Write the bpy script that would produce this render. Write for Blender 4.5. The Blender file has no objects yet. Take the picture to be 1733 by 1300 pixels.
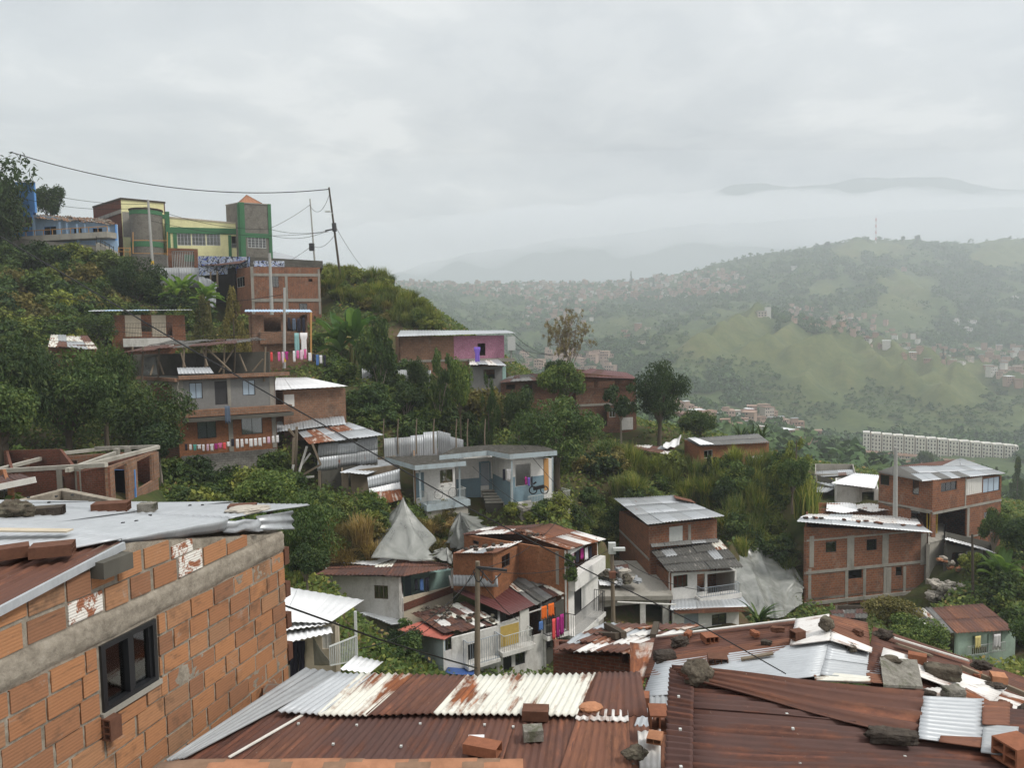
import bpy, math, random
import numpy as np
from mathutils import Vector, Matrix, Euler, noise as mnoise
random.seed(7); rng=np.random.default_rng(7)
scene=bpy.context.scene; COL=scene.collection
V=Vector; UP=V((0,0,1)); rad=math.radians
# ---------------------------------------------------------------- camera model: the photo is 1733 x 1300
FPX=1250.0; PITCH=rad(3.9); ROLL=rad(-1.0)
RM=(Matrix.Rotation(math.pi/2-PITCH,3,'X') @ Matrix.Rotation(ROLL,3,'Z'))
FR={'full':(0,0,1.0),'Z1':(0,220,600/1733),'Z2':(0,600,600/1733),'Z3':(0,850,600/1733),'Z4':(400,520,600/1733),'Z5':(460,850,600/1733),
 'Z6':(800,560,600/1733),'Z7':(900,800,600/1733),'Z8':(1133,700,600/1733),'Z9':(1133,850,600/1733),'Z10':(1133,250,600/1733),
 'Z11':(633,350,600/1733),'Z12':(1333,650,400/1733),'Z13':(0,280,300/1733),'Z14':(270,300,300/1733),'Z15':(640,730,320/1733),
 'Z16':(760,870,300/1733),'Z17':(600,1000,400/1733),'Z18':(1060,1030,673/1733)}
_f=[0,0,1.0]
def fr(n): _f[:]=FR[n]
def ray(x,y):
    x=_f[0]+x*_f[2]; y=_f[1]+y*_f[2]
    return RM @ V(((x-866.5)/FPX,-(y-650)/FPX,-1.0))
YS=[1.0]
def P(x,y,Y):
    d=ray(x,y); return d*(Y*YS[0]/d.y)
def PZ(x,y,z):
    d=ray(x,y); return d*(z/d.z)
def colx(x,Y,z):                       # point at distance Y and height z seen in column x
    u=(_f[0]+x*_f[2]-866.5)/FPX
    r=RM
    v=(Y*(r[2][0]*u-r[2][2])-z*(r[1][0]*u-r[1][2]))/(z*r[1][1]-Y*r[2][1])
    d=r@V((u,v,-1.0)); return d*(Y/d.y)
def proj(p):
    q=RM.transposed()@V(p); return (866.5+FPX*q.x/-q.z, 650-FPX*q.y/-q.z)
# ---------------------------------------------------------------- tagging
def tag(o,label=None,cat=None,group=None,kind=None):
    if label: o['label']=label
    if cat: o['category']=cat
    if group: o['group']=group
    if kind: o['kind']=kind
    return o
def thing(name,label,cat,loc,group=None):
    o=bpy.data.objects.new(name,None); COL.objects.link(o); o.location=loc; o.empty_display_size=.3
    return tag(o,label,cat,group)
# ---------------------------------------------------------------- mesh builder
class MB:
    def __init__(s): s.v=[];s.f=[];s.uv=[];s.m=[];s.sm=[];s.t=[]
    def face(s,pts,m=0,uv=None,t=.5):
        i=len(s.v); pts=[V(p) for p in pts]; s.v+=pts
        s.f.append(list(range(i,i+len(pts))))
        if uv is None:
            n=(pts[1]-pts[0]).cross(pts[2]-pts[0])
            if n.length<1e-12: n=UP
            n=n.normalized()
            if abs(n.z)>.75: uv=[(p.x,p.y) for p in pts]
            else:
                tt=UP.cross(n).normalized(); uv=[(p.dot(tt),p.z) for p in pts]
        s.uv+=list(uv); s.m.append(m); s.sm.append(False); s.t.append(t)
    def bx(s,o,ex,ey,ez,m=0,t=.5):
        o=V(o);ex=V(ex);ey=V(ey);ez=V(ez)
        if ex.cross(ey).dot(ez)<0: ex,ey=ey,ex
        a,b,c,d=o,o+ex,o+ex+ey,o+ey; A,B,C,D=a+ez,b+ez,c+ez,d+ez
        for q in ((d,c,b,a),(A,B,C,D),(a,b,B,A),(b,c,C,B),(c,d,D,C),(d,a,A,D)): s.face(q,m,t=t)
    def cbox(s,c,size,rot=None,m=0,t=.5):
        R=rot if rot is not None else Matrix.Identity(3)
        e=[R@V((size[0],0,0)),R@V((0,size[1],0)),R@V((0,0,size[2]))]
        s.bx(V(c)-(e[0]+e[1]+e[2])*.5,*e,m=m,t=t)
    def beam(s,p,q,w,h=None,m=0,t=.5):
        p=V(p);q=V(q);h=h or w; d=q-p
        sd=d.cross(UP)
        if sd.length<1e-4: sd=V((1,0,0))
        sd=sd.normalized(); u=sd.cross(d).normalized()
        s.bx(p-sd*w/2-u*h/2,sd*w,d,u*h,m,t)
    def grid(s,G,uvf=None,m=0,smooth=True,t=.5):   # G[i][j] points
        nu=len(G);nv=len(G[0]);i0=len(s.v)
        for r in G: s.v+=[V(p) for p in r]
        for i in range(nu-1):
            for j in range(nv-1):
                s.f.append([i0+i*nv+j,i0+(i+1)*nv+j,i0+(i+1)*nv+j+1,i0+i*nv+j+1])
                ii=((i,j),(i+1,j),(i+1,j+1),(i,j+1))
                s.uv+=[uvf(a,b) if uvf else (a,b) for a,b in ii]
                s.m.append(m); s.sm.append(smooth); s.t.append(t)
    def tube(s,pts,r,n=6,m=0,t=.5,cap=True):
        pts=[V(p) for p in pts]; G=[]
        rr=r if isinstance(r,(list,tuple)) else [r]*len(pts)
        prev=None
        for k,p in enumerate(pts):
            d=(pts[min(k+1,len(pts)-1)]-pts[max(k-1,0)])
            d=d.normalized() if d.length>1e-9 else UP
            a=(prev-d*prev.dot(d)) if prev is not None else d.orthogonal()
            a=a.normalized() if a.length>1e-6 else d.orthogonal().normalized()
            prev=a; b=d.cross(a)
            G.append([p+(a*math.cos(2*math.pi*j/n)+b*math.sin(2*math.pi*j/n))*rr[k] for j in range(n+1)])
        L=0;ls=[0]
        for k in range(1,len(pts)): L+=(pts[k]-pts[k-1]).length; ls.append(L)
        s.grid(G,lambda i,j:(j/n*rr[0]*6,ls[i]),m,True,t)
        if cap:
            s.face(G[0][:n][::-1],m,[(0,0)]*n,t); s.face(G[-1][:n],m,[(0,0)]*n,t)
    def data(s,name,mats,loc=V((0,0,0))):
        me=bpy.data.meshes.new(name); loc=V(loc)
        me.from_pydata([tuple(p-loc) for p in s.v],[],s.f)
        uvl=me.uv_layers.new(name='UVMap')
        uvl.data.foreach_set('uv',[c for u in s.uv for c in u])
        me.polygons.foreach_set('material_index',s.m); me.polygons.foreach_set('use_smooth',s.sm)
        at=me.attributes.new('tint','FLOAT','FACE'); at.data.foreach_set('value',s.t)
        for mm in (mats if isinstance(mats,(list,tuple)) else [mats]): me.materials.append(mm)
        me.update(); return me
    def build(s,name,mats,parent=None,solid=0,loc=None):
        if not s.f: return None
        if loc is None:
            if parent is not None:
                loc=V((0,0,0)); q=parent
                while q is not None: loc=loc+V(q.location); q=q.parent
            else:
                a=np.array([tuple(p) for p in s.v]); loc=V(((a[:,0].min()+a[:,0].max())/2,(a[:,1].min()+a[:,1].max())/2,a[:,2].min()))
        me=s.data(name,mats,loc)
        o=bpy.data.objects.new(name,me); COL.objects.link(o)
        if parent is not None: o.parent=parent
        else: o.location=loc
        if solid:
            md=o.modifiers.new('thickness','SOLIDIFY'); md.thickness=solid; md.offset=-1
        return o
def np_mesh(name,verts,quads,mats,tint=None,mi=None,smooth=False,uv=None):
    me=bpy.data.meshes.new(name); nv=len(verts); nf=len(quads); k=quads.shape[1]
    me.vertices.add(nv); me.vertices.foreach_set('co',np.ascontiguousarray(verts,dtype=np.float32).ravel())
    me.loops.add(nf*k); me.loops.foreach_set('vertex_index',np.ascontiguousarray(quads,dtype=np.int32).ravel())
    me.polygons.add(nf); me.polygons.foreach_set('loop_start',np.arange(nf,dtype=np.int32)*k)
    if mi is not None: me.polygons.foreach_set('material_index',np.ascontiguousarray(mi,dtype=np.int32))
    me.polygons.foreach_set('use_smooth',np.full(nf,smooth))
    at=me.attributes.new('tint','FLOAT','FACE'); at.data.foreach_set('value',np.ascontiguousarray(tint if tint is not None else np.full(nf,.5),dtype=np.float32))
    for m in mats: me.materials.append(m)
    me.update(calc_edges=True); me.validate(); return me
def link(name,me,loc=(0,0,0),parent=None):
    o=bpy.data.objects.new(name,me); COL.objects.link(o); o.location=loc
    if parent is not None: o.parent=parent
    return o
# ---------------------------------------------------------------- corrugated sheets
def bil(q,u,v): a,b,c,d=q; return (a*(1-u)+b*u)*(1-v)+(d*(1-u)+c*u)*v
def sheet(mb,q,nx=1,ny=1,pitch=.2,amp=.025,mi=None,jit=.015,lap=.06,rows=3,skew=.0,sag=0.0,off=0.0,rag=.0,wav=0.0):
    """q = eave left, eave right, ridge right, ridge left; the ribs run from eave to ridge"""
    q=[V(p) for p in q]; LU=((q[1]-q[0]).length+(q[2]-q[3]).length)/2; LV=((q[3]-q[0]).length+(q[2]-q[1]).length)/2
    n=(q[1]-q[0]).cross(q[3]-q[0]).normalized()
    if n.z<0: n=-n
    dv=(((q[3]-q[0])+(q[2]-q[1]))*.5).normalized()
    for j in range(ny):
        for i in range(nx):
            u0=i/nx-(lap/LU if i else 0); u1=(i+1)/nx; v0=j/ny-(lap*1.5/LV if j else 0); v1=(j+1)/ny
            k=max(2,min(500,int(LU*(u1-u0)/pitch*4)))
            z0=off+.012*j+.006*(i%2)+random.uniform(0,jit); z1=off+random.uniform(0,jit)+.004*(i%2)
            r0=random.uniform(-rag,rag)/LV; r1=random.uniform(-rag,rag)/LV
            us=random.uniform(0,50); vs=random.uniform(0,50); ph=random.uniform(0,1)
            G=[]
            for a in range(k+1):
                u=u0+(u1-u0)*a/k; row=[]
                for b in range(rows+1):
                    w=b/rows; v=v0+r0+(v1+r1-v0-r0)*w
                    p=bil(q,u,v)+n*(amp*math.cos(2*math.pi*(u*LU/pitch+skew*w))+z0*(1-w)+z1*w - sag*math.sin(math.pi*min(max(v,0),1)) + (wav*mnoise.noise(V((u*LU*.5,v*LV*.7,us))) if wav else 0))
                    row.append(p)
                G.append(row)
            mm=mi(i,j) if callable(mi) else (mi or 0)
            mb.grid(G,lambda a,b:(us+LU*(u1-u0)*a/k,vs+LV*(v1-v0)*b/rows),mm,True,random.random())
def wpick(*pairs):
    tot=sum(w for _,w in pairs)
    def f(i,j):
        r=random.uniform(0,tot)
        for m,w in pairs:
            r-=w
            if r<=0: return m
        return pairs[-1][0]
    return f
# ---------------------------------------------------------------- materials
class G:
    def __init__(s,name,rough=.8,spec=.3,metal=0.0):
        s.m=bpy.data.materials.new(name); s.m.use_nodes=True; s.nt=s.m.node_tree; s.nd=s.nt.nodes
        s.b=s.nd['Principled BSDF']; s.out=s.nd['Material Output']
        s.b.inputs['Roughness'].default_value=rough; s.b.inputs['Specular IOR Level'].default_value=spec; s.b.inputs['Metallic'].default_value=metal
    def n(s,t,**k):
        x=s.nd.new(t)
        for a,v in k.items(): setattr(x,a,v)
        return x
    def lk(s,a,b): s.nt.links.new(a,b)
    def set(s,sock,v):
        if isinstance(v,bpy.types.NodeSocket): s.lk(v,sock)
        elif isinstance(v,tuple) and len(v)==3 and sock.type=='RGBA': sock.default_value=(*v,1)
        else: sock.default_value=v
    def uv(s,sc=(1,1,1),rot=0):
        u=s.n('ShaderNodeUVMap'); return s.mapv(u.outputs[0],sc,rot)
    def obj(s,sc=(1,1,1)):
        g=s.n('ShaderNodeNewGeometry'); return s.mapv(g.outputs['Position'],sc)
    def mapv(s,v,sc,rot=0):
        m=s.n('ShaderNodeMapping'); m.inputs['Scale'].default_value=sc; m.inputs['Rotation'].default_value=(0,0,rot); s.lk(v,m.inputs[0]); return m.outputs[0]
    def noise(s,v,scale=5,det=4,rough=.6,dist=0):
        x=s.n('ShaderNodeTexNoise'); s.lk(v,x.inputs['Vector']); x.inputs['Scale'].default_value=scale; x.inputs['Detail'].default_value=det
        x.inputs['Roughness'].default_value=rough; x.inputs['Distortion'].default_value=dist; return x.outputs['Fac']
    def ramp(s,f,*st):
        r=s.n('ShaderNodeValToRGB'); s.lk(f,r.inputs[0]); e=r.color_ramp.elements
        while len(e)<len(st): e.new(.5)
        for k,(p,c) in enumerate(st):
            e[k].position=p; e[k].color=(c,c,c,1) if not isinstance(c,tuple) else (*c,1)
        return r.outputs[0]
    def mix(s,f,a,b,mode='MIX'):
        x=s.n('ShaderNodeMix',data_type='RGBA',blend_type=mode); s.set(x.inputs[0],f); s.set(x.inputs[6],a); s.set(x.inputs[7],b); return x.outputs[2]
    def math(s,op,a,b=0.0):
        x=s.n('ShaderNodeMath',operation=op); s.set(x.inputs[0],a); s.set(x.inputs[1],b); return x.outputs[0]
    def bump(s,h,st=.4,dist=.02):
        x=s.n('ShaderNodeBump'); x.inputs['Strength'].default_value=st; x.inputs['Distance'].default_value=dist; s.lk(h,x.inputs['Height']); s.lk(x.outputs[0],s.b.inputs['Normal'])
    def attr(s,name): x=s.n('ShaderNodeAttribute',attribute_name=name); return x.outputs['Fac']
    def rnd(s): return s.n('ShaderNodeObjectInfo').outputs['Random']
    def col(s,c): s.set(s.b.inputs['Base Color'],c); return s
    def rgh(s,c): s.set(s.b.inputs['Roughness'],c); return s
def brick_mat(name,c1,c2,mort,bw=.34,bh=.2,ms=.018,stain=(.06,.05,.043),stw=.7,vert=False):
    g=G(name,.9,.15); uv=g.uv(rot=math.pi/2 if vert else 0)
    b=g.n('ShaderNodeTexBrick'); g.lk(uv,b.inputs['Vector']); b.offset=.5
    b.inputs['Color1'].default_value=(*c1,1); b.inputs['Color2'].default_value=(*c2,1); b.inputs['Mortar'].default_value=(*mort,1)
    b.inputs['Scale'].default_value=1; b.inputs['Mortar Size'].default_value=ms; b.inputs['Mortar Smooth'].default_value=.3
    b.inputs['Brick Width'].default_value=bw; b.inputs['Row Height'].default_value=bh; b.inputs['Bias'].default_value=0
    o=g.obj(); n1=g.noise(o,1.1,6,.65); n2=g.noise(o,9,4,.7)
    c=g.mix(.7,b.outputs['Color'],g.ramp(n2,(.3,.35),(.7,1.0)),'MULTIPLY')
    c=g.mix(g.math('MULTIPLY',g.ramp(n1,(.5,0.0),(.75,1.0)),stw),c,stain)
    n3=g.noise(g.obj((.5,.5,.22)),2.2,5,.7); c=g.mix(g.math('MULTIPLY',g.ramp(n3,(.58,0.0),(.72,1.0)),.45),c,tuple(min(1,x*1.25) for x in mort))
    g.col(c); g.bump(b.outputs['Fac'],.5,-.02); return g.m
def plaster(name,c,dirt=(.12,.11,.09),amt=.7,rough=.85,sc=1.0,lo=.48):
    g=G(name,rough,.25); o=g.obj(); n1=g.noise(g.obj((1,1,.45)),.9*sc,7,.7); n2=g.noise(o,6*sc,5,.7)
    c2=g.mix(.35,c,g.ramp(n2,(.3,.45),(.7,1.0)),'MULTIPLY')
    g.col(g.mix(g.math('MULTIPLY',g.ramp(n1,(lo,0.0),(.78,1.0)),amt),c2,dirt)); g.bump(n2,.25,.01); return g.m
def metal(name,base,base2,rust=(.11,.035,.016),rust2=(.21,.075,.028),amt=.3,metallic=.0,rough=.5,streak=1.0):
    g=G(name,rough,.4,metallic); uv=g.uv(); st=g.uv((2.2,.28,1)); t=g.attr('tint')
    big=g.noise(st,1.6*streak,6,.65,.3); fine=g.noise(g.uv((6,1.2,1)),3,5,.7); blot=g.noise(uv,.9,6,.7)
    c=g.mix(g.ramp(fine,(.3,0.0),(.7,1.0)),base,base2)
    c=g.mix(.35,c,g.mix(t,(.55,.55,.55),(1,1,1)),'MULTIPLY')
    r=g.mix(g.ramp(fine,(.35,0.0),(.65,1.0)),rust,rust2)
    mask=g.math('ADD',g.math('MULTIPLY',big,.62),g.math('MULTIPLY',blot,.38)); p=.73-.46*amt
    f=g.ramp(mask,(max(0,p-.03),0.0),(min(1,p+.035),1.0))
    rib=g.noise(g.uv((13,.22,1)),1.0,3,.6); r=g.mix(.75,r,g.ramp(rib,(.32,(.55,.52,.5)),(.52,(1.0,1.0,1.0)),(.68,(1.75,1.6,1.5))),'MULTIPLY'); spk=g.noise(g.uv((1,1,1)),26,3,.7); r=g.mix(g.ramp(spk,(.66,0.0),(.72,.45)),r,(.3,.27,.24))
    g.col(g.mix(f,c,r)); g.rgh(g.mix(f,(rough,)*3,(.85,)*3)); g.set(g.b.inputs['Metallic'],g.math('MULTIPLY',g.math('SUBTRACT',1.0,f),metallic))
    g.bump(fine,.12,.006); return g.m
def flat(name,c,rough=.7,spec=.3,var=.25,sc=8):
    g=G(name,rough,spec); n=g.noise(g.obj(),sc,4,.7); g.col(g.mix(var,c,g.ramp(n,(.3,.3),(.7,1.0)),'MULTIPLY')); return g.m
def leafm(name,a,b,c3,trans=.25):
    g=G(name,.62,.2); t=g.attr('tint'); r=g.rnd()
    c=g.ramp(t,(0.0,a),(.55,b),(1.0,c3)); c=g.mix(1.0,c,g.ramp(r,(0.0,(.8,.85,.8)),(.35,(1.0,1.0,1.0)),(.7,(1.35,1.22,1.0)),(1.0,(1.55,1.45,1.1))),'MULTIPLY')
    g.col(c); tr=g.n('ShaderNodeBsdfTranslucent'); g.lk(g.mix(1.0,c,(1.3,1.35,.7),'MULTIPLY'),tr.inputs[0])
    ms=g.n('ShaderNodeMixShader'); ms.inputs[0].default_value=trans; g.lk(g.b.outputs[0],ms.inputs[1]); g.lk(tr.outputs[0],ms.inputs[2]); g.lk(ms.outputs[0],g.out.inputs[0]); return g.m
M={}
M['brick']=brick_mat('hollow_brick',(.30,.115,.055),(.215,.085,.045),(.23,.185,.145))
M['brick_warm']=brick_mat('warm_brick',(.36,.15,.07),(.28,.115,.055),(.26,.15,.09),bw=.3,bh=.14,ms=.012,stw=.25)
M['brick_old']=brick_mat('old_brick',(.23,.105,.06),(.17,.08,.05),(.17,.145,.12),stw=.8)
M['brick_pale']=brick_mat('pale_brick',(.31,.17,.105),(.25,.135,.085),(.25,.2,.16),bw=.42,bh=.21)
M['brick_red']=brick_mat('red_brick',(.19,.06,.035),(.14,.05,.03),(.15,.11,.09),bw=.25,bh=.09,ms=.01)
M['brick_v']=brick_mat('upright_hollow_brick',(.31,.125,.065),(.24,.1,.055),(.25,.2,.16),bw=.3,bh=.2,vert=True)
M['brick_pink']=brick_mat('pink_painted_block',(.55,.26,.36),(.48,.21,.31),(.38,.24,.3),bw=.5,bh=.25,ms=.02,stw=.35)
M['block']=brick_mat('grey_concrete_block',(.3,.29,.26),(.25,.24,.22),(.2,.19,.17),bw=.4,bh=.2)
M['block_small']=brick_mat('grey_fine_brick',(.25,.235,.2),(.2,.19,.165),(.17,.16,.14),bw=.25,bh=.1,ms=.01)
M['concrete']=plaster('raw_concrete',(.29,.275,.24),(.09,.085,.07),.8)
M['concrete_pale']=plaster('pale_concrete',(.40,.38,.33),(.12,.11,.09),.7)
M['concrete_dark']=plaster('weathered_and_shade_concrete',(.1,.095,.08),(.03,.03,.025),.8,sc=.6)
M['cement_grey']=plaster('grey_cement_render',(.2,.2,.195),(.11,.11,.1),.6)
M['white']=plaster('white_plaster',(.72,.71,.68),(.3,.28,.25),.55,lo=.52)
M['white_dirty']=plaster('dirty_white_plaster',(.62,.61,.58),(.2,.18,.15),.8,sc=1.6)
M['whiteblue']=plaster('pale_blue_plaster',(.5,.58,.6),(.2,.2,.18),.5)
M['blue_grey']=plaster('blue_grey_paint',(.19,.28,.33),(.14,.16,.16),.6)
M['fascia']=plaster('light_blue_grey_concrete',(.38,.45,.48),(.16,.16,.15),.8,sc=2)
M['turq']=plaster('turquoise_plaster',(.35,.52,.48),(.2,.25,.22),.5)
M['mint']=plaster('mint_plaster',(.42,.55,.46),(.18,.2,.16),.6)
M['yellow_pale']=plaster('pale_yellow_paint',(.75,.72,.4),(.45,.42,.25),.5)
M['ochre']=plaster('ochre_paint',(.45,.32,.09),(.25,.18,.07),.6)
M['green']=plaster('school_green_paint',(.06,.17,.085),(.06,.11,.07),.5)
M['blue']=plaster('sky_blue_paint',(.13,.33,.72),(.12,.24,.5),.5)
M['blue_lt']=plaster('light_blue_paint',(.38,.54,.74),(.22,.28,.34),.6)
M['beige']=plaster('beige_plaster',(.5,.44,.34),(.22,.19,.15),.6)
M['brown_pl']=plaster('brown_plaster',(.26,.17,.11),(.1,.08,.06),.7)
M['zinc']=metal('zinc_sheet',(.46,.485,.505),(.36,.38,.4),amt=.06,metallic=.25,rough=.42)
M['zinc_old']=metal('weathered_zinc',(.36,.38,.39),(.26,.27,.28),amt=.22,metallic=.2,rough=.55)
M['white_m']=metal('white_painted_sheet',(.8,.81,.82),(.7,.71,.72),amt=.03,rough=.45)
M['cream_r']=metal('cream_sheet_with_rust',(.66,.66,.6),(.55,.54,.47),amt=.42,rough=.5,streak=1.5)
M['white_r']=metal('white_sheet_with_rust',(.7,.69,.67),(.58,.56,.53),amt=.36,rough=.5)
M['rust']=metal('rusted_sheet',(.12,.052,.035),(.085,.04,.031),(.07,.031,.023),(.145,.06,.034),amt=.5,rough=.8)
M['rust_red']=metal('red_rust_sheet',(.165,.068,.038),(.115,.048,.03),(.085,.036,.024),(.2,.085,.044),amt=.5,rough=.8)
M['rust_dark']=metal('dark_rust_sheet',(.085,.04,.032),(.06,.03,.025),(.05,.022,.018),(.12,.045,.025),amt=.45,rough=.8)
M['rust_w']=metal('rust_sheet_with_pale_paint',(.55,.5,.45),(.42,.36,.31),amt=.62,rough=.7)
M['maroon']=metal('maroon_sheet',(.11,.03,.028),(.085,.026,.024),amt=.12,rough=.6)
M['red_m']=metal('red_painted_sheet',(.42,.12,.085),(.36,.1,.07),amt=.12,rough=.5)
M['fibre']=metal('dark_fibre_cement',(.1,.098,.09),(.06,.058,.052),(.2,.19,.17),(.3,.29,.27),amt=.3,rough=.9,streak=2)
M['fibre_grey']=metal('grey_fibre_cement',(.17,.17,.165),(.12,.12,.115),(.09,.088,.08),(.22,.22,.2),amt=.4,rough=.9)
M['blue_m']=metal('blue_white_sheet',(.3,.5,.72),(.5,.6,.7),amt=.05,rough=.5)
M['tile']=flat('terracotta_tile',(.36,.175,.1),.85,.2,.5)
M['tile_old']=flat('weathered_clay_tile',(.24,.15,.1),.9,.2,.6)
M['tile_grey']=flat('grey_clay_tile',(.2,.165,.13),.9,.2,.6)
M['wood']=plaster('grey_timber',(.2,.16,.115),(.09,.07,.05),.7,sc=3)
M['wood_dark']=plaster('dark_timber',(.07,.055,.04),(.03,.025,.02),.7,sc=3)
M['wood_white']=plaster('white_timber',(.65,.64,.6),(.3,.28,.25),.5,sc=3)
M['wood_orange']=plaster('orange_board',(.5,.27,.1),(.3,.17,.08),.5,sc=2)
M['pole_c']=plaster('grey_pole_concrete',(.36,.36,.34),(.2,.2,.18),.5)
M['black']=flat('black_frame',(.012,.013,.015),.35,.5,.2)
M['iron']=flat('dark_iron',(.03,.03,.032),.6,.4,.3)
M['iron_lt']=flat('pale_painted_iron',(.5,.52,.5),.55,.4,.25)
M['iron_gy']=flat('grey_painted_iron',(.3,.34,.38),.55,.4,.25)
M['dark_void']=flat('dark_interior',(.02,.018,.016),.95,.05,.4,2)  # near-black colour painted for unlit rooms and recesses
M['cable']=flat('black_cable',(.012,.012,.013),.6,.3,.1)
M['bark']=plaster('bark',(.1,.08,.055),(.04,.032,.025),.6,sc=4)
M['bark_pale']=plaster('pale_bark',(.22,.19,.15),(.1,.085,.07),.6,sc=4)
def rockm(name,a,b,c3):
    g=G(name,.95,.15); o=g.obj(); n=g.noise(o,8,7,.75); n2=g.noise(o,3.2,6,.7,.5); n3=g.noise(o,34,4,.7)
    c=g.ramp(n,(.3,b),(.52,a),(.7,tuple(x*1.5 for x in a))); g.col(g.mix(g.ramp(n2,(.52,0.0),(.6,.75)),c,c3)); g.bump(g.math('ADD',n,g.math('MULTIPLY',n3,.6)),.9,.03); return g.m
M['rock']=rockm('lichen_rock',(.1,.085,.065),(.035,.03,.024),(.17,.165,.12))
M['rock_pale']=plaster('pale_rubble',(.4,.37,.32),(.16,.14,.11),.75,sc=5)
M['clay']=flat('fired_clay_block',(.25,.1,.055),.85,.2,.45,14)
M['clay_dark']=flat('dark_fired_clay',(.13,.062,.04),.88,.2,.5,14)
M['clay_pale']=flat('light_fired_clay',(.42,.2,.11),.85,.2,.4,14)
M['dirt_stone']=rockm('dark_wet_stone',(.06,.05,.042),(.025,.02,.018),(.1,.085,.065))
M['slab']=rockm('mossy_cement_slab',(.2,.19,.165),(.08,.075,.06),(.09,.095,.06))
M['yellow']=flat('yellow_paint',(.6,.4,.05),.6,.3,.3)
M['tarp']=flat('blue_tarpaulin',(.03,.08,.25),.5,.4,.35,3)
M['roof_tar']=rockm('stained_flat_roof',(.05,.047,.04),(.028,.026,.022),(.13,.125,.11))
for nm,c in dict(c_white=(.75,.74,.74),c_pink=(.65,.15,.33),c_red=(.5,.03,.05),c_orange=(.75,.16,.03),c_mag=(.36,.03,.2),c_coral=(.75,.1,.1),c_dark=(.03,.03,.045),c_purple=(.2,.12,.5),c_blue=(.1,.2,.45),c_ltpink=(.72,.5,.6),c_teal=(.25,.45,.45),c_denim=(.1,.13,.18),c_yellow=(.7,.6,.25),c_green=(.1,.33,.28)).items():
    M[nm]=flat('cloth_'+nm[2:],c,.9,.1,.3,12)
def glassm():
    g=G('window_glass'); g.nd.remove(g.b)
    tr=g.n('ShaderNodeBsdfTransparent'); tr.inputs[0].default_value=(.72,.76,.76,1); gl=g.n('ShaderNodeBsdfGlossy'); gl.inputs['Roughness'].default_value=.04
    fz=g.n('ShaderNodeFresnel'); fz.inputs[0].default_value=1.55; ms=g.n('ShaderNodeMixShader')
    g.lk(g.math('ADD',fz.outputs[0],.06),ms.inputs[0]); g.lk(tr.outputs[0],ms.inputs[1]); g.lk(gl.outputs[0],ms.inputs[2]); g.lk(ms.outputs[0],g.out.inputs[0]); return g.m
M['glass']=glassm()
g=G('sky_film_glass',.12,.6); g.col((.3,.38,.46)); M['glass_blue']=g.m
def plasticm():
    g=G('plastic_sheeting',.28,.6); o=g.obj((1,1,.6)); n=g.noise(o,.9,3,.55,.8); n2=g.noise(g.obj((1,1,.25)),2.6,4,.6,1.2)
    g.col(g.mix(g.ramp(n,(.35,0.0),(.7,1.0)),(.33,.34,.315),(.21,.22,.205))); g.bump(n2,.3,.1)
    tr=g.n('ShaderNodeBsdfTransparent'); ms=g.n('ShaderNodeMixShader'); g.lk(g.ramp(n,(.3,.25),(.75,.5)),ms.inputs[0])
    g.lk(g.b.outputs[0],ms.inputs[1]); g.lk(tr.outputs[0],ms.inputs[2]); g.lk(ms.outputs[0],g.out.inputs[0]); return g.m
M['plastic']=plasticm()
def graffiti():
    g=G('graffiti_wall',.8,.2); uv=g.uv(); n=g.noise(uv,.38,2,.5,3.2); n2=g.noise(uv,.8,1,.5,4.5)
    c=g.ramp(n,(.36,(.06,.1,.4)),(.43,(.5,.55,.62)),(.49,(.05,.06,.1)),(.51,(.6,.63,.66)),(.6,(.16,.24,.5)),(.66,(.5,.52,.55)))
    g.col(g.mix(g.ramp(n2,(.55,0.0),(.58,1.0)),c,(.035,.04,.06))); return g.m
M['graffiti']=graffiti()
M['leaf_dark']=leafm('leaf_dark',(0.01638,0.0351,0.01404),(0.03276,0.06084,0.02106),(0.0702,0.09945,0.02925))
M['leaf_mid']=leafm('leaf_mid',(0.02886,0.0551,0.01837),(0.05904,0.1023,0.02886),(0.1246,0.164,0.04592))
M['leaf_yel']=leafm('leaf_yellow_green',(0.05468,0.0729,0.01944),(0.1033,0.1398,0.03645),(0.2066,0.2308,0.06075))
M['leaf_olive']=leafm('leaf_olive',(0.0612,0.06426,0.02448),(0.1148,0.1102,0.03978),(0.1913,0.1683,0.06885))
M['leaf_dry']=leafm('leaf_dry',(0.144,0.12,0.066),(0.24,0.192,0.102),(0.36,0.3,0.168))
M['leaf_banana']=leafm('leaf_banana',(.05,.1,.03),(.09,.17,.05),(.17,.26,.09),.35)
M['grass']=leafm('grass_blade',(0.052,0.091,0.0208),(0.1105,0.156,0.039),(0.26,0.247,0.091),.3)
M['grass_dry']=leafm('grass_dry_blade',(.13,.1,.05),(.22,.17,.08),(.33,.27,.14),.3)
M['leaf_far']=leafm('far_foliage',(0.0182,0.0468,0.0182),(0.039,0.0832,0.0286),(0.0845,0.1365,0.0455),.1)
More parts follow.
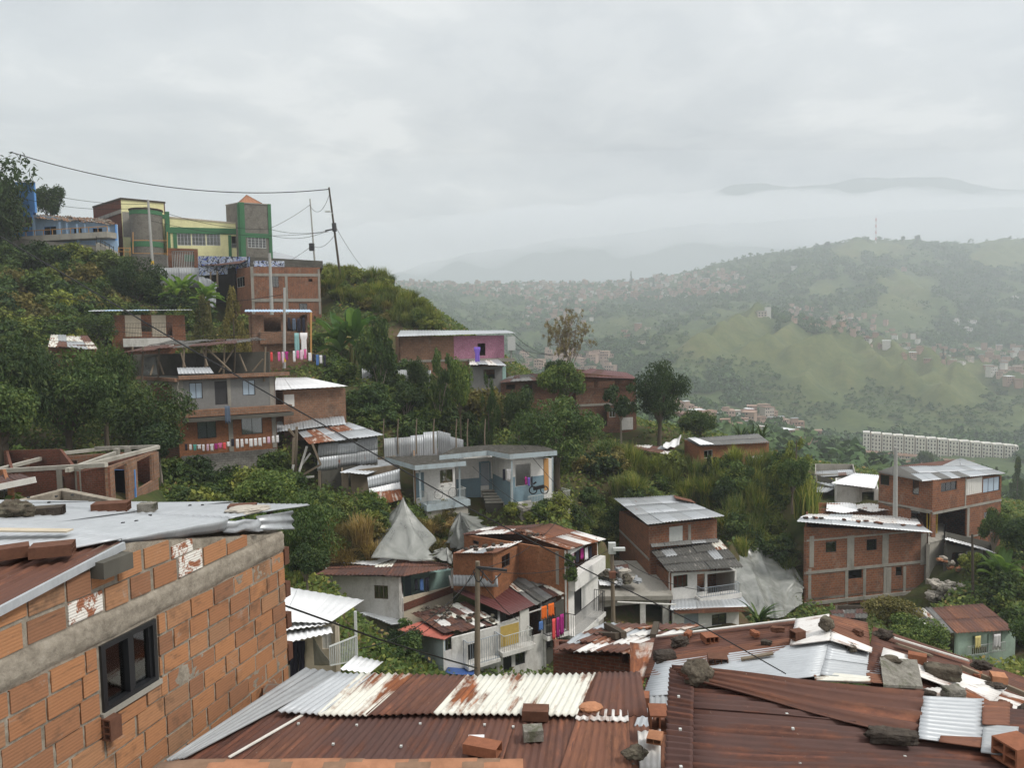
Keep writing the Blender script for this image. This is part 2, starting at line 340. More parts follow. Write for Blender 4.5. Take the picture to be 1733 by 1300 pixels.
# ---------------------------------------------------------------- houses
GROUND=[]        # (x,y,z) points where the ground meets a building
FOOT=[]          # footprints kept clear of plants: (cx,cy,r)
class House:
    def __init__(s,name,label,cat,L,N,R,th=.13,group=None,ext=1.2,rise=0.0,ground=True,mats=None,parent=None):
        def cor(c):
            x,yt,yb,Y=c; p=P(x,(yt+yb)/2,Y); return V((p.x,p.y,0)),P(x,yt,Y).z,P(x,yb,Y).z
        n,nt,nb=cor(N)
        if L[0]=='d' if isinstance(L,tuple) else False:
            r,rt,rb=cor(R); q_=P(L[1],(N[1]+N[2])/2,L[2]); l=V((q_.x,q_.y,0)); lt=nt+rise; lb=nb
        elif isinstance(L,(int,float)):
            r,rt,rb=cor(R); e=(r-n).normalized(); pd=V((-e.y,e.x,0)); pd=pd if pd.y>0 else -pd
            if pd.dot(n.normalized())<.995 and ((-pd.cross(UP)).dot(n)>0 or V((e.x,e.y,0)).dot(r)<0 or (-e).dot(n)<0): pd=V((n.x,n.y,0)).normalized()
            l=n+pd*L; lt=nt+rise; lb=nb
        elif isinstance(R,(int,float)):
            l,lt,lb=cor(L); e=(n-l).normalized(); pd=V((-e.y,e.x,0)); pd=pd if pd.y>0 else -pd
            r=n+pd*R; rt=nt+rise; rb=nb
        else: l,lt,lb=cor(L); r,rt,rb=cor(R)
        k=l+r-n; kt=lt+rt-nt; kb=min(lb,rb,nb)
        s.c=dict(L=(l,lt,lb),N=(n,nt,nb),R=(r,rt,rb),K=(k,kt,kb)); s.th=th; s.ext=ext
        cx=(l+n+r+k)/4
        s.root=parent if parent is not None else thing(name,label,cat,V((cx.x,cx.y,min(lb,nb,rb))),group)
        s.f={}
        for q,(a,b) in dict(a=('L','N'),b=('N','R'),c=('R','K'),d=('K','L')).items():
            A,B=s.c[a],s.c[b]; e=B[0]-A[0]; ln=e.length; e=e/ln
            s.f[q]=dict(A=A[0],e=e,n=e.cross(UP),len=ln,zt=(A[1],B[1]),zb=min(A[2],B[2]),op=[],mat=None)
        s.mats=mats or {}
        s.cf={}
        if ground:
            for q in (l,n,r): GROUND.append((q.x,q.y,s._zb(q)))
            GROUND.append((k.x,k.y,kb+.3))
        FOOT.append((cx.x,cx.y,max((l-r).length,(n-k).length)*.5+.3))
    def _zb(s,q):
        for c in s.c.values():
            if (c[0]-q).length<1e-6: return c[2]
    def hit(s,q,x,y):
        f=s.f[q]; d=ray(x,y); t=f['A'].dot(f['n'])/d.dot(f['n']); p=d*t
        return (p-f['A']).dot(f['e']),p.z
    def pt(s,q,sz,o=0.0):
        f=s.f[q]; p=f['A']+f['e']*sz[0]+f['n']*o; return V((p.x,p.y,sz[1]))
    def rect(s,q,x0,y0,x1,y1):
        xm,ym=(x0+x1)/2,(y0+y1)/2
        s0=s.hit(q,x0,ym)[0]; s1=s.hit(q,x1,ym)[0]; z1=s.hit(q,xm,y0)[1]; z0=s.hit(q,xm,y1)[1]
        return min(s0,s1),max(s0,s1),min(z0,z1),max(z0,z1)
    def box(s,mb,q,x0,y0,x1,y1,o0,o1,m=0):
        a,b,c,d=s.rect(q,x0,y0,x1,y1); s.sbox(mb,q,a,b,c,d,o0,o1,m)
    def sbox(s,mb,q,a,b,c,d,o0,o1,m=0):
        f=s.f[q]; mb.bx(s.pt(q,(a,c),o0),f['e']*(b-a),UP*(d-c),f['n']*(o1-o0),m)
    def hole(s,q,x0,y0,x1,y1):
        r=s.rect(q,x0,y0,x1,y1); f=s.f[q]; r=(max(.05,r[0]),min(f['len']-.05,r[1]),r[2],r[3])
        if r[1]-r[0]>.1: f['op'].append(r)
        return r
    def strips(s,q,lst,mat='concrete',o=.02,name='concrete_frame',back=.02):
        for k,(x0,y0,x1,y1) in enumerate(lst):
            mb=MB(); s.box(mb,q,x0,y0,x1,y1,-back,o+.003*(k%3)); mb.build('concrete_column' if name=='concrete_frame' else name,M[mat],s.root)
    def hstrip(s,q,y,h,mat='concrete',o=.03,x0=None,name='concrete_frame',s0=0,s1=1):
        """level band on face q whose middle is at row y in column x0, h metres high"""
        z=s.hit(q,x0,y)[1]; L=s.f[q]['len']; mb=MB(); s.sbox(mb,q,L*s0,L*s1,z-h/2,z+h/2,-.02,o); mb.build('concrete_beam' if name=='concrete_frame' else name,M[mat],s.root)
    def win(s,q,x0,y0,x1,y1,kind='glass',n=2,frame='black',fw=.05,curtain=None,label=None,inset=.05,mid=0):
        r=s.hole(q,x0,y0,x1,y1); a,b,c,d=r
        if kind=='hole' or b-a<.1: return
        nm={'door':'door','shut':'shutter','panel':'panel'}.get(kind,'window')
        mb=MB(); i=-inset
        if nm=='window':
            for u in (a,b-fw): s.sbox(mb,q,u,u+fw,c,d,i-.04,i)
            for z in (c,d-fw): s.sbox(mb,q,a+fw,b-fw,z,z+fw,i-.04,i)
            nn=n if kind!='bars' else max(3,int((b-a)/.14))
            for k in range(1,nn):
                u=a+(b-a)*k/nn; w=fw*.4 if kind!='bars' else .012
                s.sbox(mb,q,u-w,u+w,c+fw,d-fw,i-.035,i-.003)
            for k in range(1,mid+1):
                z=c+(d-c)*k/(mid+1); s.sbox(mb,q,a+fw,b-fw,z-.012,z+.012,i-.033,i-.006)
            w=mb.build('window',M[frame],s.root)
            if label: w['label']=label
            pm=MB(); s.sbox(pm,q,a+.01,b-.01,c+.01,d-.01,i-.026,i-.02); pm.build('pane',M['glass_blue' if kind=='blue' else 'glass'],w)
            if curtain:
                cm=MB(); K=14; u0,u1=a,b
                G_=[[s.pt(q,(u0+(u1-u0)*k/K,zz),i-.14+.03*math.sin(k*2.4)) for zz in (c,d)] for k in range(K+1)]
                cm.grid(G_); cm.build('curtain',M[curtain],w)
        else:
            s.sbox(mb,q,a,b,c,d,i-.05,i)
            if nm=='door':
                s.sbox(mb,q,a,a+.06,c,d,i+.001,i+.03); s.sbox(mb,q,b-.06,b,c,d,i+.001,i+.03); s.sbox(mb,q,a+.06,b-.06,d-.06,d,i+.001,i+.03)
            else:
                k=max(2,int((b-a)/.3))
                for j in range(1,k): u=a+(b-a)*j/k; s.sbox(mb,q,u-.012,u+.012,c,d,i+.001,i+.02)
            w=mb.build(nm,M[frame],s.root)
            if label: w['label']=label
    def walls(s,only=None):
        for q,f in s.f.items():
            if only and q not in only: continue
            mb=MB(); m=M[s.mats.get(q,s.mats.get('*','brick'))]; L=f['len']; th=s.th
            zb=f['zb']-s.ext; zt=lambda u:f['zt'][0]+(f['zt'][1]-f['zt'][0])*u/L
            S=sorted({0.0,L,*[x for o in f['op'] for x in o[:2]]}); uo=hash(q)%7
            def quad(a,b,z0a,z0b,z1a,z1b,o):
                pts=[s.pt(q,(a,z0a),o),s.pt(q,(b,z0b),o),s.pt(q,(b,z1b),o),s.pt(q,(a,z1a),o)]
                uv=[(a,z0a),(b,z0b),(b,z1b),(a,z1a)]
                if o<0: pts=pts[::-1]; uv=uv[::-1]
                mb.face(pts,0,uv)
            for a,b in zip(S,S[1:]):
                if b-a<1e-4: continue
                mid=(a+b)/2; ops=sorted([(o[2],o[3]) for o in f['op'] if o[0]<mid<o[1]]); z=zb
                for c,d in ops:
                    if c>z+1e-3:
                        for o in (0,-th): quad(a,b,z,z,c,c,o)
                        mb.face([s.pt(q,(a,c),0),s.pt(q,(b,c),0),s.pt(q,(b,c),-th),s.pt(q,(a,c),-th)])
                    z=max(z,d)
                    if d<zt(mid)-.02: mb.face([s.pt(q,(a,d),-th),s.pt(q,(b,d),-th),s.pt(q,(b,d),0),s.pt(q,(a,d),0)])
                if z<zt(mid)-.01:
                    for o in (0,-th): quad(a,b,z,z,zt(a),zt(b),o)
                    mb.face([s.pt(q,(a,zt(a)),0),s.pt(q,(b,zt(b)),0),s.pt(q,(b,zt(b)),-th),s.pt(q,(a,zt(a)),-th)])
            for a,b,c,d in f['op']:
                for u in (a,b): mb.face([s.pt(q,(u,c),0),s.pt(q,(u,c),-th),s.pt(q,(u,d),-th),s.pt(q,(u,d),0)])
            for u in (0,L): mb.face([s.pt(q,(u,zb),0),s.pt(q,(u,zb),-th),s.pt(q,(u,zt(u)),-th),s.pt(q,(u,zt(u)),0)])
            mb.build('wall',m,s.root)
        for (q,mat,name),mb in s.cf.items(): mb.build(name,M[mat],s.root)
    def slab(s,dz=0.0,t=.15,over=.0,mat='concrete',name='floor_slab',at=None):
        """flat plate over the whole footprint at the wall tops (or height at)"""
        mb=MB(); c=[s.c[k] for k in 'NRKL']; cen=sum((x[0] for x in c),V((0,0,0)))/4
        pts=[]
        for p,zt,zb in c:
            d=(p-cen); p=p+d.normalized()*over; pts.append(V((p.x,p.y,(zt if at is None else at)+dz)))
        lo=[p-UP*t for p in pts]
        mb.face(pts); mb.face(lo[::-1])
        for i in range(4): mb.face([lo[i],lo[(i+1)%4],pts[(i+1)%4],pts[i]])
        return mb.build(name,M[mat],s.root)
    def roof(s,q,mats,nx=2,ny=1,name='roof',parent=None,**k):
        """q: four (x,y,Y) corners eave-left, eave-right, ridge-right, ridge-left"""
        mb=MB(); pts=[P(*c) if not isinstance(c,V) else c for c in q]
        names=list(dict.fromkeys(m for m,_ in mats)); pick=wpick(*[(names.index(m),w) for m,w in mats])
        sheet(mb,pts,nx,ny,mi=pick,**k); return mb.build(name,[M[x] for x in names],parent or s.root,solid=.012)
    def rail(s,q,x0,x1,y0,y1,o,mat='iron',sp=.14,r=.012,sides=0,name='railing'):
        a,b,c,d=s.rect(q,x0,y0,x1,y1); mb=MB(); f=s.f[q]
        def run(p0,p1):
            n=max(2,int((p1-p0).length/sp)); hh=V((0,0,d-c))
            mb.beam(p0+hh,p1+hh,r*3,r*2.4); mb.beam(p0+UP*.06,p1+UP*.06,r*2.4,r*2)
            for k in range(n+1):
                p=p0+(p1-p0)*k/n; mb.beam(p,p+hh,r*2,r*2)
        run(s.pt(q,(a,c),o),s.pt(q,(b,c),o))
        if sides&1: run(s.pt(q,(a,c),0.02),s.pt(q,(a,c),o))
        if sides&2: run(s.pt(q,(b,c),0.02),s.pt(q,(b,c),o))
        return mb.build(name,M[mat],s.root)
    def block(s,name,q,x0,y0,x1,y1,o0,o1,mat,label=None):
        mb=MB(); s.box(mb,q,x0,y0,x1,y1,o0,o1); o=mb.build(name,M[mat],s.root)
        if label: o['label']=label
        return o
def part_beams(root,name,segs,w,mat,h=None):
    for p,q in segs: mb=MB(); mb.beam(p,q,w,h); mb.build(name,M[mat],root)
def nails(root,pts,sz,mat='iron_lt'):
    for p in pts: mb=MB(); mb.cbox(p,(sz,sz,sz*.7)); mb.build('roofing_nail',M[mat],root)
# ---------------------------------------------------------------- laundry, loose blocks, stones
def garment(p,e,w,h,mat,label,group,kind=0):
    mb=MB(); nx,nz=7,6; ph=random.random()*6; n=e.cross(UP)
    G_=[]
    for i in range(nx+1):
        row=[]
        for j in range(nz+1):
            u=i/nx-.5; v=j/nz; sx=1.0
            if kind==0: sx=1.25 if v<.3 else .85+.1*v
            elif kind==1: sx=.8+.1*math.sin(v*3)
            row.append(p+e*(u*w*sx)-UP*(v*h*(1+.08*math.sin(i*1.9+ph)))+n*(.035*math.sin(i*1.7+ph+v*1.5)*(0.3+v)))
        G_.append(row)
    mb.grid(G_); o=mb.build('garment',M[mat],None,solid=.012)
    return tag(o,label,'clothing',group)
def laundry(p,q,items,label,group,h=(.35,.6),fill=.8,line=True,sag=.12,linelabel=None):
    p=V(p);q=V(q); e=(q-p).normalized(); L=(q-p).length; e2=V((e.x,e.y,0)).normalized()
    def at(t): return p+(q-p)*t-UP*sag*4*t*(1-t)
    n=len(items)
    if line:
        mb=MB(); mb.tube([at(k/10) for k in range(11)],.012,5)
        tag(mb.build('clothesline',M['cable']),linelabel or ('thin clothesline holding the '+label),'clothesline')
    for k,it in enumerate(items):
        if not it: continue
        lab=label
        mat,lab=(it if isinstance(it,tuple) else (it,label))
        garment(at((k+.5)/n)-UP*.01,e2,L/n*fill*random.uniform(.75,1.05),random.uniform(*h),mat,lab,group,random.randint(0,2))
def hollow_block(p,size,rz,mat,label,name='hollow_brick',cat='brick',group=None,tilt=0,holes=(2,3),roll=0):
    """clay or cement block with hollow cells seen at both ends (length along local x)"""
    lx,ly,lz=size; R=Euler((roll,tilt,rz)).to_matrix(); mb=MB(); w=min(ly,lz)*.09; nyc,nzc=holes
    def b(x0,x1,y0,y1,z0,z1): mb.bx(V(p)+R@V((x0,y0,z0)),R@V((x1-x0,0,0)),R@V((0,y1-y0,0)),R@V((0,0,z1-z0)),t=random.random())
    for k in range(nyc+1):
        y=-ly/2+(ly-w)*k/nyc; b(-lx/2,lx/2,y,y+w,0,lz)
    for k in range(nzc+1):
        z=(lz-w)*k/nzc
        for j in range(nyc):
            y0=-ly/2+(ly-w)*j/nyc+w; y1=-ly/2+(ly-w)*(j+1)/nyc; b(-lx/2+.002,lx/2-.002,y0,y1,z,z+w)
    o=mb.build(name,M[mat]); bv=o.modifiers.new('soft_edges','BEVEL'); bv.width=.006; bv.segments=2
    return tag(o,label,cat,group)
def rock(p,size,rz,mat,label,name='stone',cat='stone',group=None,seed=0,rough=.35,parent=None,box=0):
    bm_=__import__('bmesh').new(); __import__('bmesh').ops.create_icosphere(bm_,subdivisions=5,radius=1)
    R=Euler((0,0,rz)).to_matrix()
    for v in bm_.verts:
        c=v.co.copy()
        if box:
            m=max(abs(c.x),abs(c.y),abs(c.z)); c=c.lerp(c/m,box)
        k=1+rough*mnoise.fractal(c*1.3+V((seed*7.1,seed*3.3,0)),.8,2.0,7)+.05*mnoise.noise(c*7+V((seed,0,0)))
        c=c*k; v.co=R@V((c.x*size[0]*.43,c.y*size[1]*.43,(c.z*.5+.36)*size[2]*.9))
    me=bpy.data.meshes.new(name); bm_.to_mesh(me); bm_.free()
    for f in me.polygons: f.use_smooth=True
    me.materials.append(M[mat]); o=link(name,me,p); return tag(o,label,cat,group)
def catenary(p,q,sag,n=24): 
    p=V(p);q=V(q); return [p+(q-p)*(k/n)-UP*sag*4*(k/n)*(1-k/n) for k in range(n+1)]
def cable(p,q,sag,r,label,group=None,name='power_cable',mat='cable'):
    mb=MB(); mb.tube(catenary(p,q,sag),r,5); return tag(mb.build(name,M[mat]),label,'cable',group)
PLANTLATER=[]
# ================================================================ the houses of the slope
# ---- stilted brick house (right)
fr('Z8')
h=House('brick_house','two storey bare brick house raised on short concrete stilts with a thin grey sheet roof','house',('d',668,64.5),(660,556,910,58),(1257,580,884,60.5),ext=.1,ground=False,mats={'*':'brick'})
h.strips('b',[(684,600,706,752),(868,598,902,752),(1040,590,1070,745),(1228,585,1256,740),(678,760,692,908),(858,756,873,905),(946,754,960,900),(1046,752,1059,898),(1142,748,1155,893),(1244,744,1257,886),(1060,752,1083,890)])
h.hstrip('b',752,.22,x0=960,o=.05); h.hstrip('b',900,.28,x0=960,o=.09); h.hstrip('b',603,.14,x0=900,o=.025)
for r in ((764,626,816,680),(964,615,1014,670)): h.win('b',*r,kind='glass',n=1,frame='iron',fw=.04)
h.hole('b',870,760,943,810); h.hole('b',1107,750,1138,795)
h.walls(); h.slab(at=h.c['N'][2],dz=.05,t=.2)
for x in (690,866,955,1052,1149,1259):
    mb=MB(); s_,z=h.hit('b',x,890); p=h.pt('b',(s_,z),-.15); mb.bx(p+V((-.13,-.13,-2.9)),V((.26,0,0)),V((0,.26,0)),V((0,0,2.9)))
    p2=p-h.f['b']['n']*4.5; mb.bx(p2+V((-.13,-.13,-2.2)),V((.26,0,0)),V((0,.26,0)),V((0,0,2.2))); mb.build('stilt',M['concrete'],h.root)
for x in (660,960,1257): p=P(x,975,59); GROUND.append((p.x,p.y,h.c['N'][2]-1.6)); GROUND.append((p.x,p.y+5,h.c['N'][2]-1.0))
R14=[P(622,528,57.2),P(1287,584,59.6),P(1232,548,61),P(640,508,58.6)]
h.roof(R14,[('zinc',1)],nx=4,ny=1,pitch=.3,amp=.02,rows=2)
h.roof([P(640,509,58.6),P(1232,549,61),P(1205,505,65),P(690,488,64)],[('white_r',3),('white_m',4),('zinc',1)],nx=5,ny=2,jit=.05,pitch=.3)
H14=h
random.seed(11)
for k in range(15):
    u=random.uniform(.04,.98); v=random.uniform(.7,1.0); p=bil(R14,u,v)+UP*.04
    hollow_block(p,(.34,.2,.11),random.uniform(0,3),random.choice(['clay_dark','dirt_stone','clay']),'small brick weighing down the flat sheet roof of the stilted brick house','loose_brick',group='bricks on the roof of the stilted house',holes=(2,1))
h2=House('brick_shed','low brick lean-to with buckled white roof sheets behind the stilted brick house','shed',3.5,(720,478,520,64),(1200,500,530,66.5),mats={'*':'brick_warm'},ground=False); h2.walls()
h2.roof([P(765,478,63.4),P(1225,492,66),P(1195,455,69),P(770,440,68)],[('white_m',3),('white_r',2)],nx=3,ny=1,jit=.25,wav=.35,pitch=.3)
# ---- silver roofed brick house on the right
fr('Z12')
h=House('brick_house','large two storey brick house with a wide silver pitched roof and a glazed upper corner','house',(668,640,900,66),(1060,705,1215,62),(1562,672,1190,66.5),ext=1.0,mats={'*':'brick'})
h.win('a',680,668,745,742,kind='bars',frame='iron'); h.win('a',915,703,963,812,n=1,curtain=None,frame='iron')
h.win('b',1125,720,1240,785,n=3,frame='iron'); h.win('b',1308,690,1430,808,kind='panel',frame='wood_white'); h.win('b',1434,686,1556,792,n=3,frame='iron',fw=.06,kind='blue')
h.win('b',1440,935,1510,1016,n=2,frame='iron',curtain='c_white'); h.hole('b',1085,915,1312,1150); h.hole('a',900,915,1045,1150)
h.hstrip('b',902,.2,x0=1310,o=.06); h.hstrip('a',905,.16,x0=900,o=.05); h.strips('b',[(1314,905,1330,1200),(1300,690,1308,900)],mat='concrete',o=.03); h.hstrip('b',1098,.14,x0=1440,o=.03,s0=.53)
h.walls(); h.slab(at=h.hit('b',1310,902)[1],dz=.1)
mb=MB()
for x in (1078,1098,1118,1138,1150): a,z0=h.hit('b',x,1110); z1=h.hit('b',x,930)[1]; p=h.pt('b',(a,z0),-.7); mb.beam(p,V((p.x,p.y,z1)),.06)
mb.build('gate',M['yellow'],h.root)
h.roof([P(985,714,61.4),P(1602,656,66),P(1420,598,71.5),P(806,604,67)],[('zinc',8),('zinc_old',2),('fibre_grey',1)],nx=9,ny=2,jit=.03,pitch=.25)
h.roof([P(806,604,67),P(1420,598,71.5),P(1270,545,77)+UP*0,P(1200,560,77)],[('zinc_old',3),('rust',1)],nx=4,ny=1,pitch=.25)
h.roof([P(655,648,65.8),P(990,716,61.3),P(985,706,61.5),P(800,596,67.2)],[('zinc',1),('fibre',2)],nx=1,ny=1,pitch=.3)
# ---- white roofed sheds between them
h=House('shed','low shed with a bright white sheet roof left of the silver roofed brick house','shed',4,(350,745,870,70),(665,770,870,71),mats={'*':'white_dirty'}); h.hole('b',545,790,635,870); h.walls()
h.roof([P(318,728,69),P(640,768,70.2),P(675,670,77),P(500,654,78)],[('white_m',1)],nx=3,ny=1,pitch=.3)
h=House('shed','small shed with a grey weathered roof beside the white roofed shed','shed',4,(205,720,830,72),(340,760,840,72.5),mats={'*':'concrete_dark'}); h.walls()
h.roof([P(195,795,70),P(290,798,70.5),P(390,742,74),P(200,715,74)],[('zinc_old',1)],nx=2,ny=1,pitch=.3)
h=House('house','pale roofed long house on the valley edge behind the tall grass spur','house',7,(200,660,760,86),(500,660,720,88),mats={'*':'concrete'}); h.walls()
h.roof([P(200,685,85),P(490,665,87),P(480,625,93),P(200,640,92)],[('zinc_old',3),('zinc',2),('rust',1)],nx=5,ny=2,pitch=.3)
# ---- central brick house with grey fibre-cement lean-to
fr('Z7')
h=House('brick_house','tall zinc roofed brick house with black corrugated lean-to over its white ground floor','house',(428,190,520,63.5),(573,262,620,55),(905,228,560,57.2),mats={'*':'brick'},ext=1)
h.win('b',672,264,738,338,kind='shut',frame='iron_lt',inset=.02); h.strips('b',[(764,255,778,330)]); h.hstrip('a',383,.2,x0=530,o=.03); h.walls()
R11=[P(563,254,54.2),P(942,214,56.6),P(692,112,65.5),P(398,127,64.5)]
h.roof(R11,[('zinc',6),('zinc_old',2)],nx=5,ny=3,jit=.03,pitch=.25)
h.roof([P(700,128,62.5)+UP*.05,P(800,153,61.5)+UP*.05,P(775,135,64)+UP*.05,P(690,113,65)+UP*.05],[('rust_red',1)],nx=2,ny=1,pitch=.25)
h.roof([P(668,488,51),P(1034,464,52.6),P(918,332,56.8),P(578,384,55)],[('fibre',7),('zinc_old',.6),('cream_r',.5)],nx=7,ny=3,pitch=.25,amp=.045,jit=.05,name='lean_to_roof')
h.roof([P(585,372,54.6)+UP*.06,P(915,345,56.4)+UP*.06,P(905,322,57),P(580,348,55)],[('fibre_grey',2),('zinc_old',2)],nx=5,ny=1,jit=.1,pitch=.25,name='lean_to_roof')
lower=House('x','x','x',(500,380,640,62),(674,492,720,51.8),(1000,478,640,53.4),mats={'a':'brick','*':'white'},parent=h.root,ext=1.0)
lower.win('b',692,502,762,562,n=3,frame='wood_dark',curtain='c_red'); lower.win('b',808,496,847,586,kind='hole'); lower.hole('b',858,490,992,586)
lower.block('balcony_slab','b',800,590,1003,612,-.1,.6,'white'); lower.rail('b',808,995,542,590,.55,'iron_gy',sides=3); lower.walls()
h.roof([P(676,672,49.6),P(1072,660,51.6),P(1022,598,53.4),P(684,622,51.9)],[('zinc',3),('zinc_old',1)],nx=3,ny=1,pitch=.3,name='awning')
p0,p1=P(695,680,49.8),P(1066,668,51.5); part_beams(h.root,'awning_fascia',[(p0,p1)],.05,'rust_red',.35)
lo2=House('x','x','x',3,(690,690,770,50.6),(1012,680,765,52.2),mats={'*':'white'},parent=h.root,ext=2)
lo2.win('b',745,692,815,760,kind='door',frame='iron_gy'); lo2.win('b',880,692,952,745,n=2,frame='iron'); lo2.walls()
# ---- concrete roofed house
h=House('concrete_house','low flat roofed concrete house with wide dark openings below the street lamp','house',7.5,(322,610,790,50),(672,606,790,51),mats={'*':'concrete_pale'},ext=1.5)
h.hole('b',352,650,530,790); h.hole('b',556,642,640,790); h.strips('b',[(530,640,556,790),(640,640,668,790),(322,640,350,790)],mat='white_dirty',o=.03,name='pillar'); h.walls(); h.slab(dz=.15,t=.3,over=.35,mat='concrete',name='roof_slab')
random.seed(13)
for k in range(16): p=P(random.uniform(330,520),random.uniform(470,545),52.6+random.uniform(-1.5,1.5)); rock(p,(random.uniform(.4,1.1),random.uniform(.3,.7),random.uniform(.15,.4)),random.uniform(0,3),random.choice(['rock_pale','rock','clay_dark','zinc_old']),'lump of rubble piled on the far side of the flat concrete roof','rubble_block','rubble',group='rubble on the flat concrete roof',seed=k+120,box=.7)
for k,(q,m_) in enumerate((([P(330,560,51),P(450,560,51.5),P(440,520,53.5),P(320,515,53.5)],'white_m'),([P(400,500,52.5),P(480,490,53),P(470,462,55),P(390,468,55)],'rust_dark'))):
    mb=MB(); sheet(mb,[x+UP*.12 for x in q],1,1,pitch=.25,wav=.25,rows=5); tag(mb.build('loose_sheet',M[m_],None,solid=.012),('bent white','dark rusty')[k]+' metal sheet lying on the flat concrete roof','sheet')
part_beams(h.root,'timber_batten',[(P(418,633,49),P(704,646,49.6))],.12,'wood_white',.06)
# ---- orange roofed house with white balconies
fr('Z16'); YS[0]=.95
h=House('brick_house','tall orange brick house with a rusty striped roof and white balcony front','house',(150,205,620,53),(1152,362,1240,46.5),(1458,285,1180,51),mats={'a':'brick_warm','b':'white','*':'brick_warm'},ext=1.0,rise=0)
h.win('a',232,262,290,300,n=1,frame='iron'); h.strips('a',[(1045,370,1074,690)],o=.025); h.hole('b',1180,320,1450,500)
h.win('b',1224,715,1296,978,kind='door',frame='black'); h.win('b',1200,1140,1340,1240,n=3,frame='iron'); h.walls()
h.rail('b',1125,1420,852,1100,.0+.75,'iron',sides=3); h.block('balcony_slab','b',1135,1060,1425,1100,-.1,.8,'white'); h.block('balcony_wall','b',1160,505,1462,640,0,.5,'white')
R7=[P(1165,352,46.0),P(1535,250,51.5),P(990,95,56),P(640,180,53.5)]
q=[R7[1],R7[2],R7[3],R7[0]]; h.roof([R7[0],R7[1],R7[2],R7[3]],[('rust_red',4),('white_r',2),('rust_w',2)],nx=5,ny=2,pitch=.25,jit=.03)
h.roof([P(130,205,52.5),P(655,196,53.2),P(930,98,57),P(360,135,58)],[('rust_dark',3),('rust',2),('white_r',1)],nx=4,ny=2,pitch=.25,jit=.05)
for y0,y1,x in ((395,500,1165),(330,400,1305)):
    pass
lb=House('x','x','x',(40,385,700,49.5),(432,388,690,46.5),(690,310,640,49.5),mats={'*':'brick_warm'},parent=h.root,ext=.3,ground=False)
lb.win('b',515,398,596,522,n=2,frame='iron'); lb.walls()
h.roof([P(40,388,49),P(448,385,46),P(715,272,50),P(225,322,53)],[('white_r',3),('rust_w',2),('rust_red',2),('zinc',1)],nx=4,ny=2,pitch=.25,jit=.06)
h.roof([P(40,705,48.5),P(480,716,46.2),P(470,605,46.6),P(40,598,49)],[('zinc_old',1)],nx=3,ny=1,pitch=.3,name='cladding_sheet')
laundry(h.pt('b',(h.hit('b',1185,330)[0],h.hit('b',1185,330)[1]),-.3),h.pt('b',(h.hit('b',1440,320)[0],h.hit('b',1440,320)[1]),-.3),['c_red','c_ltpink',('c_dark'),'c_mag','c_white','c_dark'],'garment hanging inside the top balcony of the rusty striped roofed brick house','laundry in the top white balcony',h=(.7,1.1),linelabel='clothesline strung inside the top white balcony')
R7=[P(1165,352,46.0),P(1535,250,51.5),P(990,95,56),P(640,180,53.5)]; random.seed(8)
for k in range(12): rock(bil(R7,random.uniform(-.02,.25),random.uniform(.6,1))+UP*.06,(random.uniform(.3,.5),.25,.16),random.uniform(0,3),random.choice(['clay_dark','dirt_stone']),'dark brick or stone on the upper end of the rusty striped roof','stone',group='stones on the rusty striped roof',seed=k+60,box=.6)
for k in range(9): p=bil([P(60,384,48.6),P(440,384,46.2),P(705,275,49.8),P(235,325,52.6)],random.uniform(.1,.9),random.uniform(.15,.8))+UP*.07; rock(p,(random.uniform(.35,.55),.28,.16),random.uniform(0,3),'dirt_stone','dark stone on the patched lean-to roof of the rusty striped roofed house','stone',group='stones on the lean-to roof of the striped house',seed=k+80,box=.6)
for k,(x,y) in enumerate(((1175,470),(1195,560),(1185,620))): PLANTLATER.append((P(x,y,45.9),.9,1.0))
YS[0]=1.0
# ---- row of attached old houses along the lane
fr('Z17')
h=House('row_house','row house with red roof patch and mint side wall beside the wooden pole','house',(190,255,620,46),(652,365,640,39.5),(1060,260,620,41.5),mats={'a':'whiteblue','b':'white_dirty','*':'white_dirty'},ext=1.5)
h.hole('a',335,330,466,415); h.win('b',655,350,712,440,n=2,frame='iron'); h.win('b',835,390,890,505,kind='door',frame='black'); h.walls()
h.rail('b',800,1030,330,505,.5,'iron_gy',sides=3); h.block('balcony_slab','b',800,506,1035,530,0,.55,'white_dirty')
h.roof([P(315,290,41.2),P(655,362,39.2),P(735,318,40.6),P(500,225,43.6)],[('red_m',1)],nx=3,ny=1,pitch=.25)
h.roof([P(655,330,39.9)+UP*.04,P(1085,248,41.7)+UP*.04,P(820,85,46.2),P(410,170,45.2)],[('rust',4),('rust_dark',2),('cream_r',1),('white_r',1.4),('rust_red',1)],nx=7,ny=4,pitch=.25,jit=.1,wav=.12)
h.roof([P(35,165,44.5),P(265,250,43),P(415,235,44.5),P(165,150,47)],[('zinc',3),('zinc_old',2)],nx=4,ny=1,pitch=.25,jit=.05)
h2=House('row_house','row house with maroon roof and ochre upper wall right of the wooden pole','house',6,(1055,250,620,41.5),(1385,130,560,43.2),mats={'b':'white_dirty','*':'white_dirty'},ext=1.5)
h2.win('b',1090,455,1152,600,kind='door',frame='black'); h2.win('b',1178,410,1250,545,n=2,frame='iron'); h2.hole('b',1282,150,1380,330)
h2.strips('b',[(1060,250,1205,400)],mat='ochre',o=.02,name='painted_wall'); h2.strips('b',[(1212,140,1278,330)],mat='wood_white',o=.03,name='plank_screen'); h2.walls()
h2.rail('b',1060,1270,285,440,.55,'iron_lt',sides=3); h2.block('balcony_slab','b',1045,345 and 400,1290,430,-.05,.6,'white_dirty')
h2.roof([P(1130,182,41.4),P(1325,105,42.8),P(1080,-75,47.2),P(725,5,46.2)],[('maroon',1)],nx=3,ny=1,pitch=.25)
